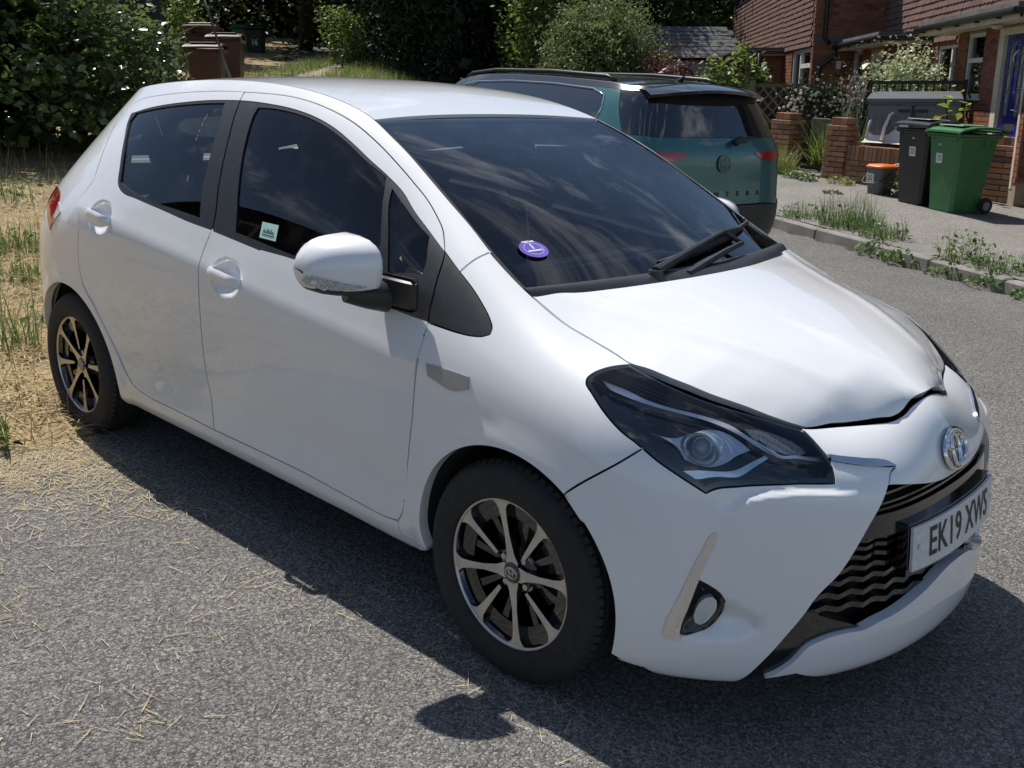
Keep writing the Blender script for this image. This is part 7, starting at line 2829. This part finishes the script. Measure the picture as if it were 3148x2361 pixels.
BGREEN = plastic('bin_green', (.045, .165, .055))
BBLACK = plastic('bin_black', (.022, .023, .025))
BBROWN = plastic('bin_brown', (.075, .032, .020))
NUMW = pm('number_card', (.74, .74, .70), (.66, .66, .62), 12, rough=.5)
NUMP = pm('number_print', (.62, .63, .62), (.55, .56, .55), 12, rough=.5)


def wheelie_bin(pos, rz, mat, lidmat, label, group, sc=1.0, road=True, card=None, digits=None, lid_lift=0.0):
    t = empty('wheelie_bin', pos, rz, label, 'bin', group, road=road)
    t.scale = (sc, sc, sc)
    rows = [(.0, .19, .22), (.03, .200, .235), (.12, .205, .24), (.50, .232, .275), (.90, .262, .318), (.955, .266, .322)]
    V, F = [], []
    for z, hw, hd in rows:
        q = .035
        V += [(-hw + q, -hd, z), (hw - q, -hd, z), (hw, -hd + q, z), (hw, hd - q, z), (hw - q, hd, z), (-hw + q, hd, z), (-hw, hd - q, z), (-hw, -hd + q, z)]
    for i in range(len(rows) - 1):
        for k in range(8):
            k2 = (k + 1) % 8
            F.append((i * 8 + k, i * 8 + k2, i * 8 + 8 + k2, i * 8 + 8 + k))
    F.append(tuple(range(7, -1, -1)))
    b = MB().add(V, F)
    # rim with a step, side ribs and rear axle housing
    for z, w, d, h in ((.952, .585, .70, .030), (.925, .565, .675, .026)):
        b.bbox((0, 0, z), (w, d, h), .012)
    for sgn in (-1, 1):
        for y in (.08, .20):
            b.box((sgn * .262, y, .86), (.012, .014, .12))
        for y in (-.22, .26):
            b.box((sgn * .245, y, .895), (.03, .05, .05), taper=.4)
    for x in (-.19, .19):
        b.box((x, -.318, .895), (.05, .03, .05), taper=.4)
    b.box((0, .27, .10), (.34, .12, .16))
    b.build('body', mat, t)
    # lid: domed, with raised panel, hinged at the back with handle bar
    l = MB()
    V, F = [], []
    for j, (y, zz) in enumerate(((-.372, .972), (-.368, .996), (-.30, 1.022), (-.10, 1.052), (.12, 1.058), (.30, 1.040), (.40, 1.012), (.445, 1.000))):
        for x in (-.295, -.285, -.24, 0, .24, .285, .295):
            e = -.022 if abs(x) > .29 else (-.004 if abs(x) > .28 else .0)
            V.append((x * (1 - .02 * (j == 0)), y, zz + e + .006 * (1 - (x / .3) ** 2) + lid_lift * (.45 - y)))
    for j in range(7):
        for k in range(6):
            F.append((j * 7 + k, j * 7 + k + 1, j * 7 + 8 + k, j * 7 + 7 + k))
    l.add(V, F)
    l.bbox((0, -.05, 1.060 + lid_lift * .5), (.40, .40, .016), .006, rx=.0 - lid_lift)
    l.bbox((0, .10, 1.066 + lid_lift * .35), (.40, .03, .010), .004)
    for x in (-.24, .24):
        l.bbox((x, .39, .985), (.05, .14, .05), .015)
    l.build('lid', lidmat, t)
    h = MB()
    h.tube([(-.25, .40, .985), (-.25, .455, .99), (.25, .455, .99), (.25, .40, .985)], .015, 8)
    h.build('handle', lidmat, t, True)
    for sgn in (-1, 1):
        m = Matrix.Translation((sgn * .262, .255, .10)) @ Matrix.Rotation(math.pi / 2 * sgn, 4, 'Y')
        w = MB().lathe([(.055, .022), (.078, .026), (.095, .022), (.100, .010), (.100, -.012), (.090, -.022), (.05, -.02)], 24, m)
        wo = w.build('wheel', RUBBER, t, angle=40)
        MB().lathe([(0, .020), (.018, .022), (.022, .016), (.045, .014), (.058, .022)], 20, m).build('rim', pm('grey_hub', (.28, .29, .30), (.2, .21, .22), 10, rough=.6), wo, angle=40)
    fm = lambda x, z: Matrix.Translation((x, -(np.interp(z, [.12, .5, .9], [.24, .275, .318])) - .003, z)) @ Matrix.Rotation(math.pi / 2 + .095, 4, 'X')
    if card:
        x, z = card
        c = MB().prism([(-.052, -.06), (.052, -.06), (.052, .06), (-.052, .06)], 0, .003, fm(x, z)).build('number_card', NUMW, t)
        lettering(digits, .092, fm(x, z) @ Matrix.Translation((0, 0, .0036)), INK, c, 'number', font_scale=(.8, 1.15))
        # faint council mark above
        k = MB()
        for i in range(3):
            k.box(fm(x - .01 + .012 * i, z + .16 + .014 * (i % 2)) @ Vector((0, 0, .001)), (.03, .002, .008))
        k.build('faded_mark', NUMP, t)
        tag(t.children[-1], kind='stuff')
    elif digits:
        lettering(digits, .24, fm(0, .56) @ Matrix.Translation((0, 0, .002)), NUMP, t, 'number', font_scale=(.85, 1), bold=.008)
        k = MB()
        k.box(fm(-.0, .75) @ Vector((0, 0, .001)), (.12, .002, .012))
        k.box(fm(-.0, .73) @ Vector((0, 0, .001)), (.08, .002, .010))
        k.build('faded_mark', pm('faded_ink', (.12, .13, .12), (.09, .10, .09), 20, rough=.6), t)
        tag(t.children[-1], kind='stuff')
    return t


G20 = 'bins put out beside the low brick wall'
wheelie_bin((-3.06, 10.30, gz(-3.06, 10.3) + .0), math.radians(-25), BGREEN, BGREEN, 'green wheelie bin with number card 20 standing before the brick end pillar', G20, sc=.97, card=(-.06, .66), digits='20')
wheelie_bin((-3.56, 10.53, gz(-3.56, 10.53)), math.radians(-22), BBLACK, BBLACK, 'black wheelie bin with number card 20 between the food bin and the green bin', G20, sc=.97, card=(.02, .68), digits='20', lid_lift=.03)


def P3(lat, dep, z=None):
    x = CAM.x + dep * math.cos(YAW) + lat * math.sin(YAW)
    y = CAM.y + dep * math.sin(YAW) - lat * math.cos(YAW)
    return (x, y, z)


CR = YAW - math.pi / 2
GA = 'bins up the alley'
b1 = wheelie_bin(P3(-4.70, 16.3, 1.20), CR + .12, BBROWN, BBROWN, 'brown wheelie bin with a white recycling print, nearest of the brown bins', GA, road=False)
b2 = wheelie_bin(P3(-4.78, 17.8, 1.42), CR + .12, BBROWN, BBROWN, 'plain brown wheelie bin directly behind the printed brown one', GA, road=False)
b3 = wheelie_bin(P3(-5.55, 19.2, 1.58), CR + .1, BBLACK, BBROWN, 'dark wheelie bin with its brown lid propped, behind the two brown ones', GA, road=False, lid_lift=.12)
wheelie_bin(P3(-8.40, 33.2, 2.52), CR + .05, BGREEN, BGREEN, 'green wheelie bin painted 16 at the top of the alley', GA, road=False, digits='16')
wheelie_bin(P3(-7.93, 33.0, 2.48), CR + .05, BBLACK, BBLACK, 'black wheelie bin painted 16 at the top of the alley', GA, road=False, digits='16')
fm = Matrix.Translation((0, -.272, .40)) @ Matrix.Rotation(math.pi / 2 + .085, 4, 'X')
for tx, sz, dx, dy in (('LOVE', .078, -.05, .075), ('LEWIS', .066, -.05, .012), ('Love Recycling', .040, 0, -.05)):
    lettering(tx, sz, fm @ Matrix.Translation((dx, dy, .004)), NUMW, b1, 'print', bold=.004 if sz > .05 else .001)
sw_ = MB()
for r0, a0, a1 in ((.062, -.5, 3.6), (.036, .2, 4.4)):
    tt_ = np.linspace(a0, a1, 16)
    sw_.tube([fm @ Vector((.105 + r0 * math.cos(t), .042 + r0 * .8 * math.sin(t), .004)) for t in tt_], .007, 4)
sw_.build('print_swirl', NUMW, b1)

# food caddy
cd = empty('food_caddy', (-4.27, 10.86, gz(-4.27, 10.86)), math.radians(-14), 'small grey food waste bin with an orange lid and number card 20', 'food bin')
GREYP = plastic('caddy_grey', (.115, .118, .122))
ORANGE = plastic('lid_orange', (.78, .19, .020))
V, F = [], []
for z, hw, hd in ((0, .105, .125), (.02, .115, .135), (.30, .142, .168), (.335, .142, .168), (.335, .152, .178), (.355, .152, .178)):
    V += [(hw * (abs(math.cos(a)) ** .45) * (1 if math.cos(a) > 0 else -1), hd * (abs(math.sin(a)) ** .45) * (1 if math.sin(a) > 0 else -1), z) for a in np.linspace(0, 2 * math.pi, 25)[:-1]]
F = [(i * 24 + k, i * 24 + (k + 1) % 24, i * 24 + 24 + (k + 1) % 24, i * 24 + 24 + k) for i in range(5) for k in range(24)] + [tuple(range(23, -1, -1))]
MB().add(V, F).build('body', GREYP, cd, angle=40)
l = MB()
V = []
for z, k in ((.352, 1.04), (.372, 1.04), (.392, .9), (.398, .5)):
    V += [(.152 * k * (abs(math.cos(a)) ** .45) * (1 if math.cos(a) > 0 else -1), .178 * k * (abs(math.sin(a)) ** .45) * (1 if math.sin(a) > 0 else -1), z) for a in np.linspace(0, 2 * math.pi, 25)[:-1]]
F = [(i * 24 + k, i * 24 + (k + 1) % 24, i * 24 + 24 + (k + 1) % 24, i * 24 + 24 + k) for i in range(3) for k in range(24)] + [tuple(range(72, 96))]
l.add(V, F).build('lid', ORANGE, cd, angle=40)
MB().tube([(.06, .15, .385), (.07, .25, .40), (.19, .22, .40), (.16, .12, .385)], .012, 6).build('lid_latch', pm('pale_latch', (.7, .66, .6), (.6, .56, .5), 9, rough=.5), cd, True)
MB().tube([(-.16, .0, .30), (-.20, -.10, .20), (-.12, -.22, .15), (.06, -.22, .15), (.15, -.12, .20), (.155, .0, .30)], .008, 6).build('carry_handle', BBLACK, cd, True)
m = Matrix.Translation((-.05, -.158, .215)) @ Matrix.Rotation(math.pi / 2 + .11, 4, 'X')
c = MB().prism([(-.06, -.06), (.06, -.06), (.06, .06), (-.06, .06)], 0, .003, m).build('number_card', NUMW, cd)
lettering('20', .095, m @ Matrix.Translation((0, 0, .0036)), INK, c, 'number', font_scale=(.8, 1.1))

# ---------------------------------------------------------------- things in the front garden
# grey storage box
sb_ = empty('storage_box', (-4.44, 12.55, .45), math.radians(21), 'grey plastic garden storage box with a sloping lid and black hasp', 'storage box', road=False)
SGREY = plastic('box_grey', (.15, .15, .165))
SLATE = plastic('box_lid', (.13, .14, .155))
b = MB()
b.box((0, 0, .48), (1.22, .74, .96))
bo = b.build('body', SGREY, sb_)
for sgn in (-1, 1):
    b = MB()
    b.bbox((sgn * .30, -.378, .46), (.575, .022, .90), .008)
    d_ = b.build('door', SGREY, sb_)
    b = MB()
    for k in range(5):
        b.box((sgn * .30 - .20 + .10 * k, -.390, .44), (.008, .006, .66))
    b.build('door_ribs', pm('box_groove', (.09, .09, .10), (.08, .08, .09), 10, rough=.6), d_)
    tag(d_.children[-1], kind='stuff')
    b = MB().bbox((sgn * .12, -.396, .83), (.16, .016, .035), .006)
    b.build('hasp', BBLACK, d_)
b = MB()
b.add([(-.64, -.42, .955), (.64, -.42, .955), (.64, .40, 1.06), (-.64, .40, 1.06), (-.64, -.42, 1.0), (.64, -.42, 1.0), (.60, .36, 1.10), (-.60, .36, 1.10)], [(3, 2, 1, 0), (4, 5, 6, 7), (0, 1, 5, 4), (1, 2, 6, 5), (2, 3, 7, 6), (3, 0, 4, 7)])
b.build('lid', SLATE, sb_)
b = MB()
b.tube([(0, -.40, .90), (0, -.41, .86), (.012, -.41, .80), (.03, -.41, .72)], .012, 6)
b.box((.0, -.405, .80), (.05, .02, .05))
b.build('padlock', BBLACK, sb_)

WOODG = pm('weathered_wood', (.17, .145, .09), (.10, .088, .06), 4, rough=.9, bump=.4, bscale=40, stretch=(1, 1, .15), per_obj=.15)
WOODD = pm('dark_stained_wood', (.05, .042, .03), (.032, .028, .022), 4, rough=.85, bump=.3, per_obj=.15)


def plank(parent, name, a, b_, w, t, mat):
    a, b_ = Vector(a), Vector(b_)
    d = b_ - a
    me = box_mesh(name, (name, round(d.length, 2), w, t, mat.name), w, t, round(d.length, 2), mat)
    o = obj(name, me, parent)
    q = d.normalized().to_track_quat('Z', 'Y')
    x = Vector((1, 0, 0)) if abs(d.normalized().x) < .99 else Vector((0, 0, 1))
    zv = d.normalized()
    yv = Vector((0, 1, 0))
    xv = yv.cross(zv).normalized()
    o.matrix_local = Matrix.Translation((a + b_) / 2) @ Matrix((xv, yv, zv)).transposed().to_4x4()
    return o


tr = empty('trellis_panel', (-7.35, 12.98, .45), math.radians(20.5), 'diamond trellis fence with white flowers on it, behind the brick pillars', 'trellis', road=False)
wl = 1.86
for x in (0, wl):
    plank(tr, 'post', (x, 0, -.1), (x, 0, 1.28), .10, .09, WOODG)
for z in (.0, .62, 1.20):
    plank(tr, 'rail', (.055, .012, z), (wl - .055, .012, z), .055, .03, WOODG)
for k in range(-7, 14):
    for sgn, yy in ((1, -.012), (-1, -.024)):
        x0, x1 = (k * .16, k * .16 + 1.02) if sgn > 0 else (k * .16 + 1.02, k * .16)
        z0, z1 = .03, 1.18
        pa, pb = Vector((x0, yy, z0)), Vector((x1, yy, z1))
        d = pb - pa
        lo_t = max(0, min(((.05 - pa.x) / d.x), ((wl - .05 - pa.x) / d.x)))
        hi_t = min(1, max(((.05 - pa.x) / d.x), ((wl - .05 - pa.x) / d.x)))
        if hi_t - lo_t > .12:
            plank(tr, 'lattice_slat', pa + d * lo_t, pa + d * hi_t, .026, .010, WOODG)
b = MB()
b.box((.95, .22, .55), (1.8, .02, 1.2))
sc_ = b.build('backing_board', WOODD, tr)
t2 = empty('ladder_trellis', (-5.30, 12.86, .45), math.radians(24), 'dark square trellis rail above the grey storage box', 'trellis', road=False)
for z in (1.0, 1.23):
    plank(t2, 'rail', (0, 0, z), (1.32, 0, z), .05, .04, WOODD)
for k in range(12):
    plank(t2, 'baluster', (.05 + .11 * k, .004, 1.026), (.05 + .11 * k, .004, 1.204), .025, .02, WOODD)
for x in (.0, 1.36):
    plank(t2, 'post', (x, 0, -.05), (x, 0, 1.27), .06, .06, WOODD)
sp = empty('spiral_stake', (-3.93, 13.32, .45), 0, 'dark twisted stem climbing the corner of the brick porch', 'plant', road=False)
MB().tube([(.03 * math.cos(t * 7), .03 * math.sin(t * 7), t * .34) for t in np.linspace(0, 4.2, 60)], .014, 5).build('stem', WOODD, sp, True)

# white climber on the trellis
cb = empty('white_climber', (-6.95, 13.1, .5), math.radians(20.5), 'white flowering climber sprawling over the diamond trellis', 'climbing plant', road=False)
n = 1500
px_ = np.concatenate([NR.normal(.55, .22, n // 2), NR.normal(1.15, .28, n // 2)])
pz_ = np.concatenate([NR.normal(.95, .16, n // 2), NR.normal(1.0, .22, n // 2)])
V, F = leaf_cloud(n, np.stack([px_, NR.normal(-.07, .06, n), pz_], 1), .06, aspect=.5)
tag(obj('foliage', mesh('foliage', V, F, LEAFD), cb), kind='stuff')
fl = MB()
for cx_, cz_, sx, k in ((.42, .90, .12, 26), (.62, 1.02, .12, 22), (.30, .76, .07, 10), (1.0, .92, .10, 18), (1.18, 1.02, .14, 24), (1.4, 1.08, .1, 14), (.75, .72, .1, 8)):
    for _ in range(k):
        fl.ellipsoid((R.gauss(cx_, sx), -.12 + R.gauss(0, .03), R.gauss(cz_, sx * .7)), (.026, .022, .024), 6, 4)
fl.build('blossoms', pm('white_petals', (.80, .76, .62), (.62, .55, .42), 25, rough=.7), cb)
tag(cb.children[-1], kind='stuff')
dc = empty('dry_stems', (-5.30, 12.72, .5), 0, 'pinkish seed heads on bare stems beside the grey storage box', 'plant', road=False)
m = MB()
for k in range(26):
    x, y = R.gauss(0, .16), R.gauss(0, .10)
    h = R.uniform(.75, 1.25)
    m.tube([(x, y, -.05), (x + R.gauss(0, .05), y, h * .5), (x + R.gauss(0, .12), y + R.gauss(0, .05), h)], .006, 4)
m.build('stems', pm('bare_stem', (.34, .32, .28), (.24, .22, .19), 6, rough=.9), dc)
tag(dc.children[-1], kind='stuff')
m = MB()
for k in range(46):
    m.ellipsoid((R.gauss(-.12, .16), R.gauss(0, .1), R.gauss(1.08, .13)), (.022, .022, .026), 6, 4)
m.build('seed_heads', pm('seed_heads', (.42, .28, .26), (.22, .13, .13), 20, rough=.8), dc)
tag(dc.children[-1], kind='stuff')
V, F = leaf_cloud(160, NR.normal(0, 1, (160, 3)) * np.array([.2, .12, .35]) + np.array([-.1, 0, .7]), .09, aspect=.3)
tag(obj('foliage', mesh('foliage', V, F, LEAFM), dc), kind='stuff')
for (x, y, nm, lb) in ((-5.85, 12.55, 90, 'strappy green leaves spilling behind the second brick pillar'), (-5.15, 12.35, 80, 'strappy green leaves behind the low brick wall')):
    t = empty('strappy_plant', (x, y, .45), 0, lb, 'plant', 'strappy plants behind the garden wall', road=False)
    V, F = blades(nm, NR.normal(0, .05, (nm, 3)) * np.array([1, 1, 0]), NR.uniform(.5, .85, nm), NR.uniform(.009, .014, nm), NR.uniform(.1, .7, nm), curl=.9)
    tag(obj('leaves', mesh('leaves', V, F, LEAFL), t), kind='stuff')
yl = empty('yellow_leaved_plant', (-3.62, 11.95, .45), 0, 'small plant with yellow green leaves behind the bins', 'plant', road=False)
for k in range(26):
    V, F = leaf_cloud(1, np.zeros((1, 3)), .16, tilt=.35, fold=.2, aspect=.62)
    o = obj('leaf', mesh('leaf', V, F, pm('yellow_leaf', (.36, .42, .06), (.22, .32, .06), 8, rough=.5, translucent=.35)), yl)
    o.location = (R.choice((-.16, .12)) + R.gauss(0, .08), R.gauss(0, .07), R.choice((.62, .76, .92, 1.02)) + R.gauss(0, .04))
m = MB()
m.tube([(0, 0, 0), (-.06, 0, .5), (-.16, 0, 1.0)], .012, 5)
m.tube([(0, 0, .2), (.08, 0, .6), (.12, 0, .95)], .010, 5)
m.build('stem', WOODD, yl)
# white plastic tub and a black bag on the wall
tb = empty('plastic_tub', (-4.72, 11.80, .80), math.radians(8), 'cream white plastic baby bath propped on the low brick wall', 'baby bath')
TUB = pm('tub_plastic', (.80, .74, .66), (.74, .68, .60), 4, rough=.35)
V, F = [], []
ns_, nt_ = 12, 17
for side_ in (0, 1):
    for i in range(ns_):
        s = i / (ns_ - 1)
        for j in range(nt_):
            t = -1 + 2 * j / (nt_ - 1)
            w = .30 * (1 - .35 * s ** 1.5)
            bow = .10 * (1 - t * t) * (1 - .3 * s)
            x = w * t
            y = .10 + .20 * s + bow * .9 - .012 * side_
            z = .02 + .40 * math.sin(s * 1.35) * (1 - .12 * t * t) + .0
            if i == 0:
                y -= .16
                z = .01
            if i == 1:
                y -= .06
                z = .02 + .012
            V.append((x, y, z))
n_ = ns_ * nt_
for i in range(ns_ - 1):
    for j in range(nt_ - 1):
        a = i * nt_ + j
        F.append((a, a + 1, a + nt_ + 1, a + nt_))
        F.append((n_ + a, n_ + a + nt_, n_ + a + nt_ + 1, n_ + a + 1))
MB().add(V, F).build('tub_shell', TUB, tb, True)
MB().tube([(-.06, .10, .05), (-.05, .12, .22), (-.02, .20, .40), (.04, .27, .46), (.09, .27, .42)], [.03, .026, .022, .022, .02], 8).build('tub_arm', TUB, tb, True)
MB().tube([(-.30, .10, .08), (-.27, .16, .30), (-.22, .24, .42), (-.14, .28, .42), (-.10, .28, .36)], [.02, .022, .022, .02, .018], 8).build('tub_arm', pm('tub_grey', (.55, .58, .58), (.48, .50, .50), 6, rough=.4), tb, True)
bg = empty('rubbish_bag', (-4.28, 11.78, .80), 0, 'crumpled black plastic bag and blue cloth on the low brick wall', 'bag')
m = MB().ellipsoid((0, 0, .09), (.13, .11, .10), 16, 10)
m.V = [(x + R.gauss(0, .012), y + R.gauss(0, .012), max(.0, z + R.gauss(0, .014))) for x, y, z in m.V]
m.build('bag_film', pm('bag_black', (.012, .012, .014), (.02, .02, .024), 12, rough=.25), bg)
m = MB().bbox((-.02, -.12, .0), (.16, .06, .07), .02)
m.V = [(x + R.gauss(0, .006), y + R.gauss(0, .006), z + R.gauss(0, .006)) for x, y, z in m.V]
m.build('cloth', pm('blue_cloth', (.30, .38, .48), (.2, .26, .36), 12, rough=.9), bg)

# dark boarded fence and gate post behind the brambles
DK = pm('black_stain', (.012, .013, .020), (.020, .021, .030), 5, rough=.55, bump=.3, bscale=60, stretch=(1, 1, .2), per_obj=.2)
df = empty('dark_fence', P3(-5.62, 14.0, .95), CR, 'black stained boarded fence leaning behind the brambles', 'fence', road=False)
for k in range(5):
    o = plank(df, 'board', (.16 * k + .02, R.uniform(-.004, .004), 0), (.16 * k - .16 + .02, R.uniform(-.004, .004), 2.75), .15, .02, DK)
plank(df, 'post', (.90, -.03, 0), (.74, -.03, 2.75), .12, .10, DK)
dp_ = empty('gate_post', P3(-4.62, 13.9, .95), CR, 'shorter black gate post between the dark fence and the brown bins', 'post', road=False)
plank(dp_, 'post', (.02, 0, 0), (-.06, 0, 1.95), .22, .10, DK)
plank(dp_, 'board', (.16, .06, 0), (.12, .06, 1.1), .12, .02, DK)
ps = empty('pale_shed', P3(-9.9, 22.5, 1.2), CR, 'pale green shed with a white roof edge behind the brambles', 'shed', road=False)
MB().box((0, 0, .95), (3.4, 1.8, 1.78)).build('wall', pm('pale_green_board', (.28, .38, .30), (.22, .31, .25), 3, rough=.7), ps)
MB().box((0, -.05, 1.92), (3.6, 2.1, .14)).build('roof', pm('white_edge', (.62, .62, .58), (.5, .5, .46), 4, rough=.7), ps)
# brick gate pier and timber fence by the conifers
gp_ = empty('brick_pier', P3(.95, 24.0, .5), CR, 'red capped brick gate pier beside the timber fence under the sunlit tree', 'pillar', road=False)
pc = Pieces(gp_, 'brick', BRKG, rest='brickwork')
pillar(pc, gp_, -.18, .18, 0, .36, 0, 21, soldier=False)
pc.finish()
MB().bbox((0, .18, 1.645), (.34, .34, .13), .01).build('cap', pm('red_cap', (.28, .075, .05), (.22, .06, .04), 6, rough=.8), gp_)
tf = empty('timber_fence', P3(-.55, 24.3, .6), CR, 'low timber fence with orange post between the conifers and the brick pier', 'fence', road=False)
for k in range(9):
    plank(tf, 'slat', (.0, 0, .30 + .11 * k), (1.15, 0, .30 + .11 * k), .085, .02, WOODG)
plank(tf, 'post', (.78, -.03, 0), (.78, -.03, 1.45), .09, .06, pm('orange_wood', (.30, .14, .05), (.22, .10, .035), 4, rough=.8))
plank(tf, 'post', (.98, .05, 0), (.98, .05, 1.72), .22, .04, WOODD)
# rail fence before the outbuilding
rf = empty('rail_fence', P3(3.1, 22.2, .6), CR + .12, 'square topped trellis fence in front of the whitewashed outbuilding', 'fence', road=False)
for z in (1.0, 1.28):
    plank(rf, 'rail', (0, 0, z), (2.15, 0, z), .05, .03, WOODG)
for k in range(16):
    plank(rf, 'baluster', (.07 + .135 * k, .006, .2), (.07 + .135 * k, .006, 1.255), .03, .02, WOODD)
for x in (.0, .75, 2.17):
    plank(rf, 'post', (x, 0, 0), (x, 0, 1.34), .085, .07, WOODG)
